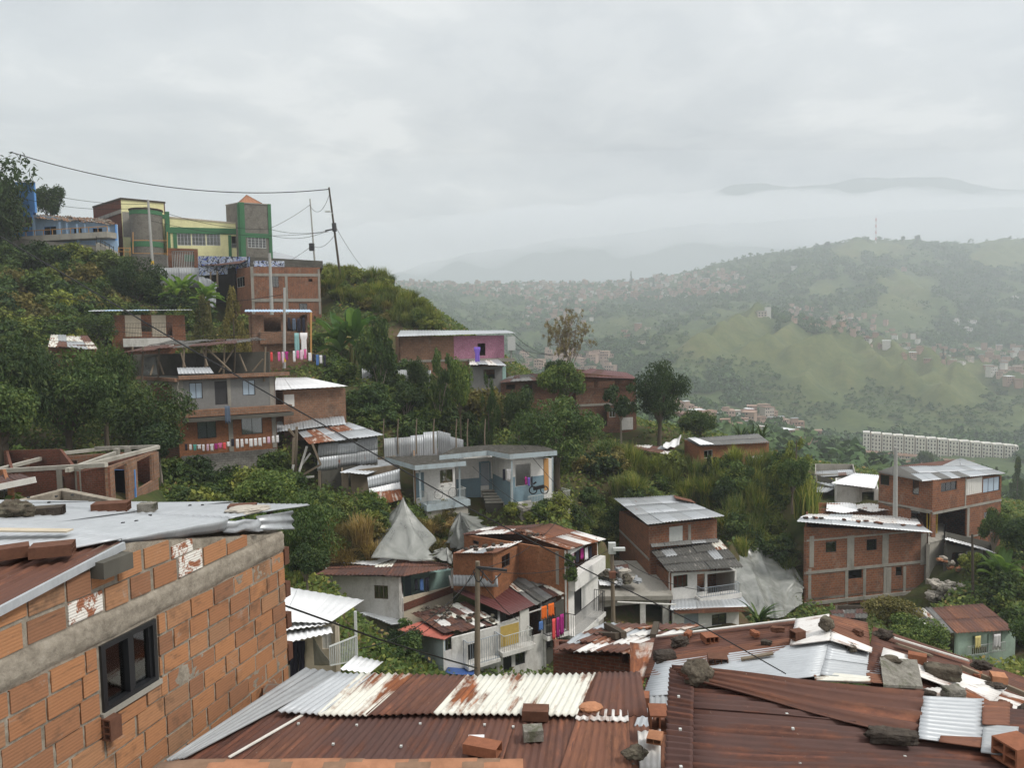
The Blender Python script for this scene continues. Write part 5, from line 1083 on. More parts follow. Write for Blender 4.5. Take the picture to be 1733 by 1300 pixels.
# beam end, hollow corner bricks, odd brick
mb=MB(); a=h.hit('b',430,315)[0]; z=h.hit('b',520,355)[1]; h.sbox(mb,'b',a+.02,a+.36,z+.02,z+.17,.0,.15); mb.build('beam_end',M['concrete_dark'],h.root)
he=MB()
for y0,y1 in ((228,308),(400,470),(556,628),(708,790)):
    _,zt2=h.hit('b',1380,y0); zb2=h.hit('b',1385,y1)[1]; a=L-.002; hh=zt2-zb2
    for kk in range(4): h.sbox(he,'b',a,a+.1,zb2+hh*kk/3.3,zb2+hh*kk/3.3+.018,-.12,.03)
    for o in (-.12,-.055,.015): h.sbox(he,'b',a+.002,a+.098,zb2,zb2+hh*.92,o,o+.016)
he.build('hollow_corner_brick',M['clay_dark'],h.root)
hollow_block(h.pt('b',(s0+.02,h.hit('b',490,1165)[1]),.05),(.13,.16,.2),math.atan2(e.y,e.x),'clay_dark','broken hollow brick sticking out of the near brick wall below the window','hollow_brick')
# roofs of the near house
pl=V((-e.y,e.x,0)); Rr=P(580,190,6.8); Er=P(1515,8,10.5); Rl=Rr+pl*7+UP*.15; El=Er+pl*6.2+V((0,-.6,-.12))
h.roof([V(Er),V(El),V(Rl),V(Rr)][::-1] if False else [El,Er,Rr,Rl][0:4] and [Rl,Rr,Er,El],[('zinc',5)],nx=5,ny=2,pitch=.09,amp=.011,jit=.02,rows=6,wav=.03)
h.roof([P(590,217,6.85),P(1100,146,8.3),P(1120,92,8.25),P(600,190,6.8)],[('zinc',1)],nx=1,ny=1,pitch=.5,amp=.004,rows=3,name='edge_flashing')
mb=MB(); sheet(mb,[P(1095,152,8.3),P(1282,140,8.75),P(1275,84,8.75),P(1100,95,8.28)],1,1,pitch=.3,amp=.02,rows=4); sheet(mb,[P(1262,141,8.9),P(1436,133,9.5),P(1430,42,9.7),P(1262,72,8.9)],1,1,pitch=4,amp=.0,rows=28)
for i in range(len(mb.v)): mb.v[i]=mb.v[i]+f['n']*.022*math.sin(mb.v[i].z*2*math.pi/.09)
mb.build('edge_sheet',M['zinc'],h.root,solid=.006)
k0=P(0,492,5.6); rk=(k0-Rr); Lr=Rr+rk*2.1+f['n']*.06; Ll=Lr+pl*6; Rr2=Rr+f['n']*.06-UP*.03; Rl2=Rr2+pl*6
h.roof([Ll,Lr,Rr2,Rl2],[('rust_red',1),('rust',2)],nx=4,ny=1,pitch=.09,amp=.014,jit=.01,rows=4)
d_=rk*.42; h.roof([Rl2+d_+UP*.05,Rr2+d_+UP*.05+pl*.55,Rr2+UP*.05+pl*.02,Rl2+UP*.05],[('zinc',1),('zinc_old',1)],nx=3,ny=1,pitch=.09,amp=.012,jit=.02,rows=4)
part_beams(h.root,'barge_strip',[(Lr-UP*.03,Rr2-UP*.01)],.03,'zinc',.07)
q=[P(0,172,6.95),P(345,186,6.85)]; part_beams(h.root,'ridge_strip',[(q[0]+UP*.1-V((2,-.1,0)),q[1]+UP*.09)],.1,'beige',.015)
# things on the near roof
def onplane(x,y,p0,n): d=ray(x,y); return d*(p0.dot(n)/d.dot(n))
nz=(Er-Rr).cross(pl).normalized(); nz=nz if nz.z>0 else -nz
nn=(rk).cross(pl).normalized(); nn=nn if nn.z>0 else -nn
at=lambda x,y:onplane(x,y,Rr+UP*.03,nz); at2=lambda x,y:onplane(x,y,Rr2+UP*.08,nn)
hollow_block(at2(40,272),(.32,.18,.1),rad(35),'clay_dark','hollow clay brick at the left edge of the near rust roof',group='hollow bricks on the near roof',holes=(3,2))
hollow_block(at2(258,258),(.33,.19,.1),rad(20),'clay_dark','hollow clay brick with open cells lying on the near rust roof beside the ridge',group='hollow bricks on the near roof',holes=(3,2))
hollow_block(at(215,66),(.4,.18,.1),rad(14),'dirt_stone','dark weathered brick on the left side of the near zinc roof',group='hollow bricks on the near roof',holes=(3,1))
hollow_block(at(545,44),(.4,.19,.11),rad(12),'clay_dark','larger dark red brick standing on the far edge of the near zinc roof',group='hollow bricks on the near roof',holes=(3,2))
hollow_block(at(722,44),(.2,.14,.1),rad(8),'slab','short pale cement block on the far edge of the near zinc roof','cement_block','block',holes=(2,1))
hollow_block(at(1185,30)-UP*.05,(.34,.18,.1),rad(8),'clay_dark','thin dark brick behind the flat stone on the near zinc roof',group='hollow bricks on the near roof',holes=(2,1))
rock(at(72,78),(.44,.36,.24),.3,'rock','round dark stone at the left edge of the near zinc roof',seed=1)
rock(at(1215,48),(.62,.4,.1),.3,'rock_pale','flat brownish stone lying near the far corner of the near zinc roof',seed=2,rough=.2)
random.seed(4); nails(h.root,[Rr+(Er-Rr)*random.uniform(.1,.9)+pl*random.uniform(.3,4.5)+UP*.02 for k in range(14)],.03,'iron')
# ---- centre rust roof
fr('full')
h=House('rust_roofed_house','low house under the wide rust and cream striped sheet roof in the centre foreground','house',2.8,cspec(V((-2.2,6.2,0)),-4.25,-6.5),cspec(V((1.5,6.0,0)),-4.25,-6.5),mats={'*':'brick_old'},ext=3,ground=False); h.walls(); fr('Z5')
ZF=-4.07; ZN=-4.13
def panel(c,mat,z=None,nx=1,name='roof',zs=None,ny=1,**k):
    zs=zs or [z]*4; q=[PZ(x,y,zz) for (x,y),zz in zip(c,zs)]
    return h.roof(q,mat if isinstance(mat,list) else [(mat,1)],nx=nx,ny=ny,name=name,**{**dict(pitch=.076,amp=.012,jit=.004,rows=6),**k})
panel([(-515,1265),(-430,1255),(350,838),(168,812)],'zinc_old',ZF-.02,nx=2)
panel([(30,1025),(240,1038),(505,838),(330,838)],'zinc',ZF,nx=1,amp=.014)
panel([(225,1040),(462,1042),(690,842),(440,838)],'cream_r',ZF+.01,nx=1,amp=.016)
panel([(452,1042),(800,1036),(968,850),(680,842)],'rust',ZF+.0,nx=2)
panel([(792,1036),(1492,1042),(1584,838),(958,850)],'cream_r',ZF+.012,nx=3,amp=.017)
panel([(1486,1042),(1840,1045),(1800,830),(1574,834)],'rust',ZF,nx=1)
panel([(-600,1370),(1480,1380),(1492,1030),(-44,988)],[('rust',3),('rust_dark',2)],ZN,nx=6,rows=8,wav=.03)
panel([(1400,1340),(1760,1350),(1740,1050),(1498,1046)],'rust_red',ZN+.03,nx=1)
panel([(1485,1062),(1745,1072),(1740,1022),(1500,1012)],'white_r',ZN+.05,nx=1,rows=3)
part_beams(h.root,'pale_batten',[(PZ(-210,1250,ZN+.03),PZ(150,1042,ZN+.03))],.03,'wood_white',.012)
nails(h.root,[PZ(x,y,ZN+.02) for x,y in ((130,1085),(415,1092),(725,1085),(300,1185),(632,1195),(1040,1090),(676,885),(565,970),(1180,1100),(1640,975))],.025)
hollow_block(PZ(1290,1055,ZN+.03),(.28,.17,.11),rad(-6),'clay_dark','brick on the seam of the centre rust roof below the cream sheets',group='hollow bricks on the centre roof',holes=(3,1))
hollow_block(PZ(1277,1155,ZN+.03),(.2,.15,.11),rad(4),'slab','grey cement block lying on the centre rust roof','cement_block','block',holes=(2,1))
hollow_block(PZ(1030,1225,ZN+.03),(.35,.17,.1),rad(-20),'clay','orange hollow brick lying obliquely low on the centre rust roof',group='hollow bricks on the centre roof',holes=(1,1))
rock(PZ(1560,1018,ZN+.05),(.3,.22,.1),.2,'clay_pale','pale curved tile fragment on the torn white edge of the centre roof','tile_fragment','tile',seed=8,rough=.15)
mb=MB(); mb.cbox(PZ(1000,1150,ZN+.04),(.16,.05,.02)); tag(mb.build('paper_scrap',M['c_white']),'small white scrap lying behind the orange brick on the centre roof','scrap')
rock(PZ(1775,1250,ZN+.06),(.25,.18,.13),.3,'rock','mottled greenish stone at the lower right of the centre rust roof',seed=9)
# our own roof edge: clay tiles at the lower border
random.seed(2); tl=thing('tile_roof_edge','row of curved clay tiles along the bottom border of the view','tile edge',PZ(-200,1330,-1.86))
for k in range(14):
    mb=MB(); x=-560+k*112; c=PZ(x,1322+3*math.sin(k),-1.86); Gt=[]
    for i in range(9):
        a=math.pi*i/8; Gt.append([c+V((dx,math.cos(a)*.09,math.sin(a)*(.075+ .012*(dx>.1))-.045)) for dx in (0,.14,.29)])
    mb.grid(Gt); mb.build('tile',M['tile' if k%3 else 'tile_old'],tl,solid=.012)
# ---- right hand roofs
fr('full')
h=House('patched_roof_house','near house on the right under a patchwork roof of rust and zinc sheets','house',3.0,cspec(V((1.7,6.6,0)),-5.3,-8),cspec(V((5.6,6.4,0)),-5.5,-8),mats={'*':'brick_old'},ext=3,ground=False); h.walls(); fr('Z18')
def pan(c,mat,**k):
    q=[PZ(*x) for x in c]; return h.roof(q,[(mat,1)],**{**dict(nx=1,ny=1,pitch=.076,amp=.011,jit=.006,rows=8),**k})
pan([(125,130,-5.0),(70,400,-5.0),(850,330,-4.5),(745,52,-4.5)],'rust',nx=3)
pan([(100,225,-4.95),(75,300,-4.95),(700,190,-4.47),(720,128,-4.47)],'rust_red',nx=1,wav=.03)
pan([(125,242,-4.93),(72,388,-4.93),(845,292,-4.36),(885,143,-4.36)],'zinc',nx=2,amp=.012,rows=10)
pan([(1128,308,-4.6),(1100,196,-4.6),(885,143,-4.36),(845,292,-4.36)],'zinc',nx=2,amp=.012)
pan([(738,50,-4.44),(712,162,-4.44),(893,104,-4.28),(885,28,-4.3)],'white_r',nx=1)
pan([(1066,192,-4.5),(1050,62,-4.52),(885,28,-4.3),(893,104,-4.28)],'rust_red',nx=2)
pan([(730,158,-4.42),(715,164,-4.42),(893,142,-4.29),(893,98,-4.29)],'white_r',wav=.02)
pan([(1068,194,-4.46),(1072,170,-4.46),(893,98,-4.27),(893,142,-4.27)],'white_r')
pan([(2050,640,-5.5),(1850,345,-5.6),(1075,84,-4.55),(1040,330,-4.52)],'rust',nx=4,rows=10)
pan([(1590,410,-4.95),(1660,345,-5.05),(1120,172,-4.5),(1105,235,-4.48)],'white_r',nx=1,wav=.03)
pan([(1800,500,-5.2),(1850,430,-5.3),(1560,330,-4.92),(1290,350,-4.74)],'white_r',nx=1,wav=.03)
pan([(1480,420,-4.8),(1600,410,-4.9),(1480,345,-4.8),(1290,385,-4.7)],'rust_w',nx=1,wav=.03)
pan([(1065,325,-4.42),(1062,300,-4.46),(800,268,-4.4),(830,318,-4.38)],'cream_r',nx=1,pitch=.12,amp=.02)
pan([(1130,330,-4.5),(1110,290,-4.52),(1045,285,-4.45),(1070,325,-4.42)],'rust_red')
mb=MB(); q=[PZ(1120,345,-4.5),PZ(1292,352,-4.66),PZ(1240,220,-4.62),PZ(1105,225,-4.44)]; mb.bx(q[0],q[1]-q[0],q[3]-q[0],V((0,0,.035))); tag(mb.build('cement_sheet',M['slab']),'mossy grey cement sheet lying across the patched roof on the right','sheet')
# torn rust and cream strip on the left verge
pan([(20,370,-5.0),(60,362,-5.0),(135,150,-5.0),(15,150,-5.0)],'rust_w',pitch=.2,wav=.05); pan([(35,520,-4.9),(110,522,-4.9),(120,440,-4.9),(65,440,-4.9)],'zinc',wav=.02); pan([(55,445,-4.88),(185,440,-4.88),(190,380,-4.88),(60,392,-4.88)],'zinc_old',wav=.02)
pan([(60,700,-4.6),(150,700,-4.6),(150,520,-4.6),(50,530,-4.6)],'white_r',wav=.04); pan([(-20,720,-4.7),(175,730,-4.7),(180,420,-5.0),(-5,430,-5.0)],'rust_red',wav=.02)
# front dark roof
pan([(2150,900,-4.25),(1980,470,-4.3),(295,288,-3.62),(280,800,-3.58)],'rust_dark',nx=3,amp=.024,pitch=.1,rows=14,wav=.05)
pan([(285,800,-3.585),(298,290,-3.625),(190,262,-3.68),(160,800,-3.66)],'rust_dark',nx=2,amp=.024,pitch=.1,wav=.02)
pan([(1272,585,-3.93),(1296,368,-3.74),(196,258,-3.5),(262,312,-3.56)],'rust',nx=1,amp=.028,pitch=.12,rows=16,wav=.06)
pan([(1556,608,-3.98),(1558,394,-3.92),(1292,382,-3.78),(1270,568,-3.86)],'zinc',nx=1,amp=.006,rows=6,wav=.02)
pan([(1552,610,-3.965),(1554,565,-3.955),(1370,560,-3.87),(1360,585,-3.88)],'rust_red',nx=1,amp=.004,rows=6,wav=.02)
pan([(1670,512,-4.0),(1672,408,-4.0),(1552,402,-3.92),(1552,505,-3.92)],'rust_red',amp=.006); pan([(1690,650,-4.0),(1710,520,-4.0),(1556,508,-3.95),(1545,628,-3.95)],'zinc_old',amp=.004)
part_beams(h.root,'edge_timber',[(PZ(1460,258,-4.85),PZ(1760,385,-5.2))],.07,'wood',.06); part_beams(h.root,'edge_strip',[(PZ(130,122,-4.93),PZ(738,48,-4.42)),(PZ(1165,128,-4.56),PZ(1490,228,-5.0))],.05,'wood_white',.02)
nails(h.root,[PZ(x,y,z+.02) for x,y,z in ((228,385,-3.6),(235,528,-3.6),(726,525,-3.75),(1170,584,-3.93),(755,676,-3.77),(1215,648,-3.94),(228,278,-3.64),(238,692,-3.6),(700,462,-3.75))],.024)
hb=lambda x,y,z,sz,rz,mat,lab,hl=(3,1),**k: hollow_block(PZ(x,y,z),sz,rad(rz),mat,lab,holes=hl,group='hollow bricks on the patched roof',**k)
rock(PZ(312,322,-3.62),(.36,.33,.3),.5,'rock','big lichen covered boulder on the top corner of the dark rust roof','boulder','stone',seed=11,rough=.25)
hb(362,142,-4.78,(0.211,0.211,0.0992),-80,'clay','orange brick with dark open cells near the far edge of the patched roof',(3,1)); rock(PZ(232,165,-4.9),(0.285,0.188,0.18),.2,'dirt_stone','dark square edged stone near the far left edge of the patched roof',seed=12,box=.5)
rock(PZ(168,232,-4.93),(0.385,0.222,0.207),.1,'dirt_stone','larger brown block like stone at the left side of the patched roof',seed=13,box=.7,rough=.15); hb(398,240,-4.72,(0.204,0.272,0.109),80,'clay_dark','hollow brick showing three open cells on the zinc sheet of the patched roof',(3,1))
hb(746,135,-4.4,(0.178,0.132,0.132),20,'clay_dark','short dark brick standing left of the ridge stone on the patched roof',(1,1)); rock(PZ(872,88,-4.25),(0.247,0.203,0.225),.4,'rock','upright grey boulder on the ridge of the patched roof','boulder','stone',seed=14,rough=.25)
rock(PZ(1118,130,-4.6),(0.315,0.188,0.165),-.4,'dirt_stone','dark stone on the far right slope of the patched roof beyond the ridge',seed=15); rock(PZ(1150,235,-4.5),(0.315,0.21,0.112),-.2,'rock','flat dark stone on the upper end of the cement sheet',seed=16,rough=.2)
hb(1268,238,-4.66,(0.23,0.128,0.128),-30,'clay','reddish brick right of the cement sheet on the patched roof',(2,1)); rock(PZ(1375,298,-4.75),(0.527,0.238,0.204),-.35,'rock','long mossy cement block across the right slope of the patched roof','cement_block','block',seed=17,box=.75,rough=.12)
hb(1622,318,-5.0,(0.186,0.186,0.0992),-20,'clay_pale','light brick held by the edge timber on the far right of the patched roof',(3,1)); rock(PZ(1545,262,-5.0),(0.3,0.188,0.15),-.5,'dirt_stone','black stone on the far right edge of the patched roof',seed=19); rock(PZ(1610,345,-4.98),(0.28,0.14,0.084),-.4,'dirt_stone','dark flat stone under the edge timber of the patched roof',seed=20)
rock(PZ(1425,388,-4.72),(0.288,0.192,0.176),.1,'slab','broken yellowish cement stump above the loose zinc patch','cement_block','block',seed=21,box=.8,rough=.12); rock(PZ(1155,578,-3.85),(.5,.2,.14),-.2,'dirt_stone','black slate like slab lying on the dark rust roof',seed=22,box=.6,rough=.2); rock(PZ(1320,380,-4.6),(0.176,0.112,0.08),-.2,'dirt_stone','small dark stone left of the cement stump',seed=26)
hb(1700,668,-4.0,(.3,.26,.2),15,'clay','orange hollow brick at the right border on the dark rust roof',(2,2)); rock(PZ(1745,480,-4.4),(.2,.2,.2),0,'dirt_stone','dark stone cut by the right border of the view',seed=24)
hb(40,420,-4.9,(.36,.2,.15),-12,'clay','orange brick lying at the left verge of the patched roof',(2,1)); hb(140,520,-4.7,(.3,.22,.22),85,'clay','brick with two dark open cells beside the dark rust roof edge',(2,1)); hb(125,575,-4.55,(.2,.16,.06),70,'clay_pale','thin pale tile piece beside the dark rust roof edge',(2,1))

random.seed(33)
for k,(x,y,z) in enumerate(((560,118,-4.62),(610,160,-4.58),(480,190,-4.75),(980,180,-4.45),(1010,112,-4.45),(1235,395,-4.5),(1340,420,-4.62),(1530,300,-5.0),(1650,430,-5.1),(270,118,-4.85),(660,100,-4.5))):
    rock(PZ(x,y,z+.02),(random.uniform(.12,.22),.11,.09),random.uniform(0,3),random.choice(['clay_dark','dirt_stone','clay','rock']),'small broken brick or stone scattered on the patched roof','brick_fragment','brick fragment',group='fragments on the patched roof',seed=k+200,box=.75,rough=.2)
for (a,b,l) in (((500,232,-4.62),(640,205,-4.5),'thin grey plank lying on the left slope of the patched roof'),((1180,165,-4.62),(1330,215,-4.85),'weathered plank lying along the far right slope of the patched roof')):
    mb=MB(); mb.beam(PZ(*a)+UP*.03,PZ(*b)+UP*.03,.07,.025); tag(mb.build('plank',M['wood']),l,'plank')
# ================================================================ terrain
fr('full')
CT=[]
def ct(*l):
    for x,y,Y in l: p=P(x,y,Y); CT.append((p.x,p.y,p.z))
CT+=[(0,3,-8.5),(-4,3,-8.5),(4,3,-8.5),(0,7,-9),(-5,7,-9),(6,7,-9.5),(0,14,-13),(8,14,-14),(-8,14,-10),(-6,24,-15),(8,24,-18),(20,20,-17),(-20,20,-9),(-32,30,-7),(30,30,-20),(-14,30,-11.5),(16,34,-20.5),(3,34,-20.3)]
ct((300,905,44),(420,900,42),(560,985,40),(600,1060,38),(700,1120,40),(800,1142,42),(900,1142,44),(980,1130,46),(1400,1090,46),(1600,1110,42),(1733,1120,44),(1850,1100,44),
 (0,790,48),(120,800,50),(220,800,52),(300,805,54),(-200,760,48),(-400,700,50),(470,830,54),(560,860,52),(620,900,50),(-100,640,62),(50,640,66),(150,620,68),(0,540,80),(120,545,82),(240,540,84),(-200,560,80),(60,470,95),(200,490,97),(300,500,96),(-300,470,95),
 (560,560,92),(600,600,84),(640,700,68),(700,700,72),(600,650,74),(560,650,72),(760,760,66),(850,770,70),(950,790,68),(1040,800,70),(700,900,52),(850,905,51),(960,890,54),(1020,900,56),(1080,840,64),(1150,830,64),(1250,800,69),(1340,790,70),(1240,900,60),(1330,880,62),(1400,860,66),(1060,740,76),(1130,720,84),(1000,740,80),
 (1650,950,58),(1733,960,56),(1733,900,70),(1850,900,70),(1733,860,100),(1850,870,110),
 (-200,420,105),(0,430,106),(200,450,107),(340,452,106),(480,455,110),(560,462,112),(604,458,110),(650,482,108),(700,520,103),(748,556,98),(870,640,94),(1000,700,95),(1100,735,92),(1220,740,100),(1400,790,100),
 (-200,430,150),(0,440,150),(300,450,150),(600,490,150),(720,570,150),(900,680,150),(1100,760,150),(1400,840,160),(1733,880,170),(-200,450,300),(300,560,300),(620,640,300),(900,745,260),(1140,752,300),(1200,748,340),(1300,752,380),(1390,765,400),(1500,800,380),(1733,845,380),(1900,850,380),
 (1150,720,430),(1250,722,480),(1350,738,520),(1450,772,545),(1600,775,555),(1733,780,560),(1900,785,560),(1450,758,600),(1733,768,610),(900,680,450),(600,620,600),(300,560,800))
ct((1200,566,1150),(1295,533,1050),(1350,574,1000),(1440,590,960),(1500,614,930),(1600,640,900),(1733,668,850),(1880,690,820),(1100,690,620),(1170,685,600),(1300,726,640),(1400,738,650),(1500,728,660),(1600,735,670),(1733,752,680),(1900,760,680),
 (1250,620,880),(1350,660,790),(1450,672,780),(1600,692,770),(1150,622,850),(1000,602,1000),(1050,650,760),(1120,580,1000),(950,562,1300),(850,560,1300),(760,542,1400),(700,522,1500),(600,510,1500),(900,622,860),(1020,628,860),
 (700,486,2200),(900,490,2200),(1100,486,2100),(1200,470,2000),(1000,520,1700),(850,520,1700),(1150,520,1600),(640,470,2500),(740,479,2500),(900,476,2500),(1000,479,2500),(1140,466,2400),(1250,442,2300),(1330,427,2300),(1420,415,2250),(1480,409,2200),(1560,412,2200),(1640,420,2250),(1733,408,2250),(1950,400,2250),(500,468,2500),(200,462,2500),
 (1320,505,1600),(1400,482,1700),(1500,452,1900),(1530,492,1600),(1530,520,1400),(1600,505,1600),(1733,522,1500),(1700,462,1900),(1650,562,1350),(1400,545,1300),(1500,585,1200),(1600,612,1100),(1700,625,1050),(1900,560,1300),
 (700,500,3300),(1000,505,3300),(1250,482,3300),(1480,452,3300),(1733,452,3300),(200,500,3300),(1950,450,3300))
pts=np.array(CT+[tuple(g_) for g_ in GROUND]); 
ok=np.ones(len(pts),bool)
for i in range(len(CT),len(pts)):
    d=np.hypot(pts[:i,0]-pts[i,0],pts[:i,1]-pts[i,1]); 
    if (d[ok[:i]]<.6).any(): ok[i]=False
pts=pts[ok]
Xc=np.stack([pts[:,0]/pts[:,1]*1.0,np.log(pts[:,1])*.55],1); Ec=pts[:,2]/pts[:,1]
D=np.hypot(Xc[:,None,0]-Xc[None,:,0],Xc[:,None,1]-Xc[None,:,1]); nC=len(Xc)
Am=np.zeros((nC+3,nC+3)); Am[:nC,:nC]=D-np.eye(nC)*.004; Am[:nC,nC]=1; Am[:nC,nC+1:]=Xc; Am[nC,:nC]=1; Am[nC+1:,:nC]=Xc.T
sol=np.linalg.solve(Am,np.concatenate([Ec,[0,0,0]]))
def efield(u,lY):
    o=np.zeros(u.shape); U=u.ravel(); Lq=lY.ravel()*.55; res=np.empty(U.size)
    for k in range(0,U.size,4000):
        d=np.hypot(U[k:k+4000,None]-Xc[None,:,0],Lq[k:k+4000,None]-Xc[None,:,1]); res[k:k+4000]=d@sol[:nC]+sol[nC]+sol[nC+1]*U[k:k+4000]+sol[nC+2]*Lq[k:k+4000]
    return res.reshape(u.shape)
ug=np.concatenate([np.linspace(-1.35,-.8,40)[:-1],np.linspace(-.8,.8,330),np.linspace(.8,1.35,40)[1:]])
yg=np.concatenate([np.geomspace(2.2,30,24)[:-1],np.geomspace(30,130,110)[:-1],np.geomspace(130,500,40)[:-1],np.geomspace(500,2600,170)[:-1],np.geomspace(2600,3400,8)])
UU,LL=np.meshgrid(ug,np.log(yg)); EE=efield(UU,LL); YY=np.exp(LL); XX=UU*YY; ZZ=EE*YY
# small-scale relief: bumps near by, gullies and spurs on the far hills
def vnoise(x,y,s):
    return np.array([mnoise.noise(V((a*s,b*s,3.3))) for a,b in zip(x.ravel(),y.ravel())]).reshape(x.shape)
near=np.clip((YY-22)/20,0,1)*np.clip((140-YY)/40,0,1)
ZZ+=near*(.35*vnoise(XX,YY,.35)+.15*vnoise(XX,YY,1.1))
far=np.clip((YY-620)/250,0,1)*np.clip((2500-YY)/250,0,1)
rx=XX*.9+YY*.35; r1=1-np.abs(vnoise(rx,YY*.45,1/85))*2; r2=1-np.abs(vnoise(rx+500,YY*.6-XX*.3,1/38))*2; r3=vnoise(XX,YY,1/16)
ZZ+=far*(r1*19+r2*9+r3*2-12)
ZZ+=np.clip((YY-130)/60,0,1)*np.clip((620-YY)/100,0,1)*vnoise(XX,YY,1/25)*1.2
EE=ZZ/YY
def _hit0(x,y,Ymin):
    d=ray(x,y); u=d.x/d.y; e_=d.z/d.y; i=min(max(int(np.searchsorted(ug,u))-1,0),len(ug)-2); w_=np.nonzero((EE[:,i]>=e_)&(yg>=Ymin))[0]
    Y=yg[w_[0]] if len(w_) else 1000.0; return (u*Y,Y)
fr('Z10'); SP=[]
for ln,hh_,ww_ in (([(300,880),(420,860),(560,905),(640,948),(740,965),(820,972)],10,30),([(820,972),(900,990),(1000,1030),(1120,1052),(1250,1080),(1430,1150),(1733,1200)],9,30),([(830,975),(760,1040),(690,1075),(600,1105)],19,26),([(640,948),(560,1010),(470,1060),(400,1085)],18,26),([(900,990),(960,1060),(1000,1110),(1040,1180)],15,26),([(1000,1030),(1080,1080),(1130,1130),(1150,1200)],17,26),([(420,862),(340,930),(250,985),(150,1030)],17,28),([(1250,1080),(1300,1150),(1280,1230)],17,28),([(1430,1150),(1400,1220),(1340,1280)],16,28),([(690,1075),(700,1150),(660,1230)],13,24),([(760,1040),(840,1110),(860,1200)],13,24),([(1090,640),(1180,700),(1260,760),(1330,820)],14,40),([(1090,640),(1010,720),(980,800)],13,40),([(700,560),(640,640),(560,720)],12,45),([(1650,480),(1560,560),(1500,640)],13,45),([(940,470),(870,560),(820,640),(760,700)],12,45)):
    SP.append(([_hit0(x,y,600) for x,y in ln],hh_,ww_))
fr('full')
sel=(YY>560)&(YY<2600); add=np.zeros(XX.shape); xs_,ys_=XX[sel],YY[sel]; acc=np.zeros(xs_.shape)
for ln,hh_,ww_ in SP:
    best=np.full(xs_.shape,1e9)
    for (ax,ay),(bx_,by) in zip(ln,ln[1:]):
        dx,dy=bx_-ax,by-ay; tt=np.clip(((xs_-ax)*dx+(ys_-ay)*dy)/(dx*dx+dy*dy+1e-6),0,1); best=np.minimum(best,np.hypot(xs_-ax-tt*dx,ys_-ay-tt*dy))
    acc=np.maximum(acc,hh_*1.75*np.exp(-(best/ww_)))
add[sel]=acc; ZZ+=add*np.clip((YY-560)/150,0,1); EE=ZZ/YY; SPUR=add/25.0
def ground_at(x,y):
    u=x/y; i=np.clip(np.searchsorted(ug,u)-1,0,len(ug)-2); ly=math.log(max(y,2.3)); lg=np.log(yg); j=np.clip(np.searchsorted(lg,ly)-1,0,len(yg)-2)
    a=(u-ug[i])/(ug[i+1]-ug[i]); b=(ly-lg[j])/(lg[j+1]-lg[j])
    e=(EE[j,i]*(1-a)+EE[j,i+1]*a)*(1-b)+(EE[j+1,i]*(1-a)+EE[j+1,i+1]*a)*b; return e*y
def hitground(x,y,Ymin=20):
    d=ray(x,y); u=d.x/d.y; e=d.z/d.y
    if not ug[0]<u<ug[-1]: return None
    i=min(max(int(np.searchsorted(ug,u))-1,0),len(ug)-2); a=(u-ug[i])/(ug[i+1]-ug[i]); col=EE[:,i]*(1-a)+EE[:,i+1]*a
    w_=np.nonzero((col>=e)&(yg>=Ymin))[0]
    if len(w_)==0: return None
    j=w_[0]
    if j==0: return None
    t=(e-col[j-1])/(col[j]-col[j-1]) if col[j-1]<e and col[j]!=col[j-1] else 0
    Y=yg[j-1]*(1-t)+yg[j]*t; return V((u*Y,Y,e*Y))
# cover of the ground: open grass slopes
PXY=np.empty(XX.shape+(2,))
Rt=np.array(RM.transposed()); q=np.stack([XX,YY,ZZ],-1)@Rt.T; PXY[...,0]=866.5+FPX*q[...,0]/-q[...,2]; PXY[...,1]=650-FPX*q[...,1]/-q[...,2]
def blob(cx,cy,rx_,ry_,Y0,Y1): return np.clip(1.35-np.hypot((PXY[...,0]-cx)/rx_,(PXY[...,1]-cy)/ry_),0,1)*((YY>Y0)&(YY<Y1))
GR=np.zeros(XX.shape)
for b_ in ((1480,625,190,62,600,1400),(1600,660,220,60,600,1400),(1330,620,110,70,600,1400),(1250,590,60,40,700,1400),(1528,500,48,34,1000,1900),(1500,545,80,22,1000,1700),(1700,430,60,30,1500,2400),(1470,425,70,16,1500,2400),(1240,545,60,22,900,1700),(1640,705,170,46,560,1100),(1730,680,120,60,560,1100),(1180,600,60,60,650,1300),(1420,700,160,36,560,1000),(1060,560,70,22,900,1700),(1390,490,30,16,1200,1900)): GR=np.maximum(GR,blob(*b_))
GR=np.clip(np.clip((GR*1.25+.75*vnoise(XX,YY,1/55)+.4*vnoise(XX,YY,1/19)+.25*np.clip(SPUR,0,1)-.42)*2.2,0,1)*(GR>.02)+.5*np.clip(SPUR-.35,0,1)*(YY<1400),0,1)
GRT=GR.copy(); GR=GR*(.2+.8*np.clip((SPUR-.22)*2.1,0,1)*(YY<1350)+.55*(YY>=1350))
nu,nv=len(ug),len(yg); idx=(np.arange(nv-1)[:,None]*nu+np.arange(nu-1)[None,:])
quads=np.stack([idx,idx+1,idx+nu+1,idx+nu],-1).reshape(-1,4)
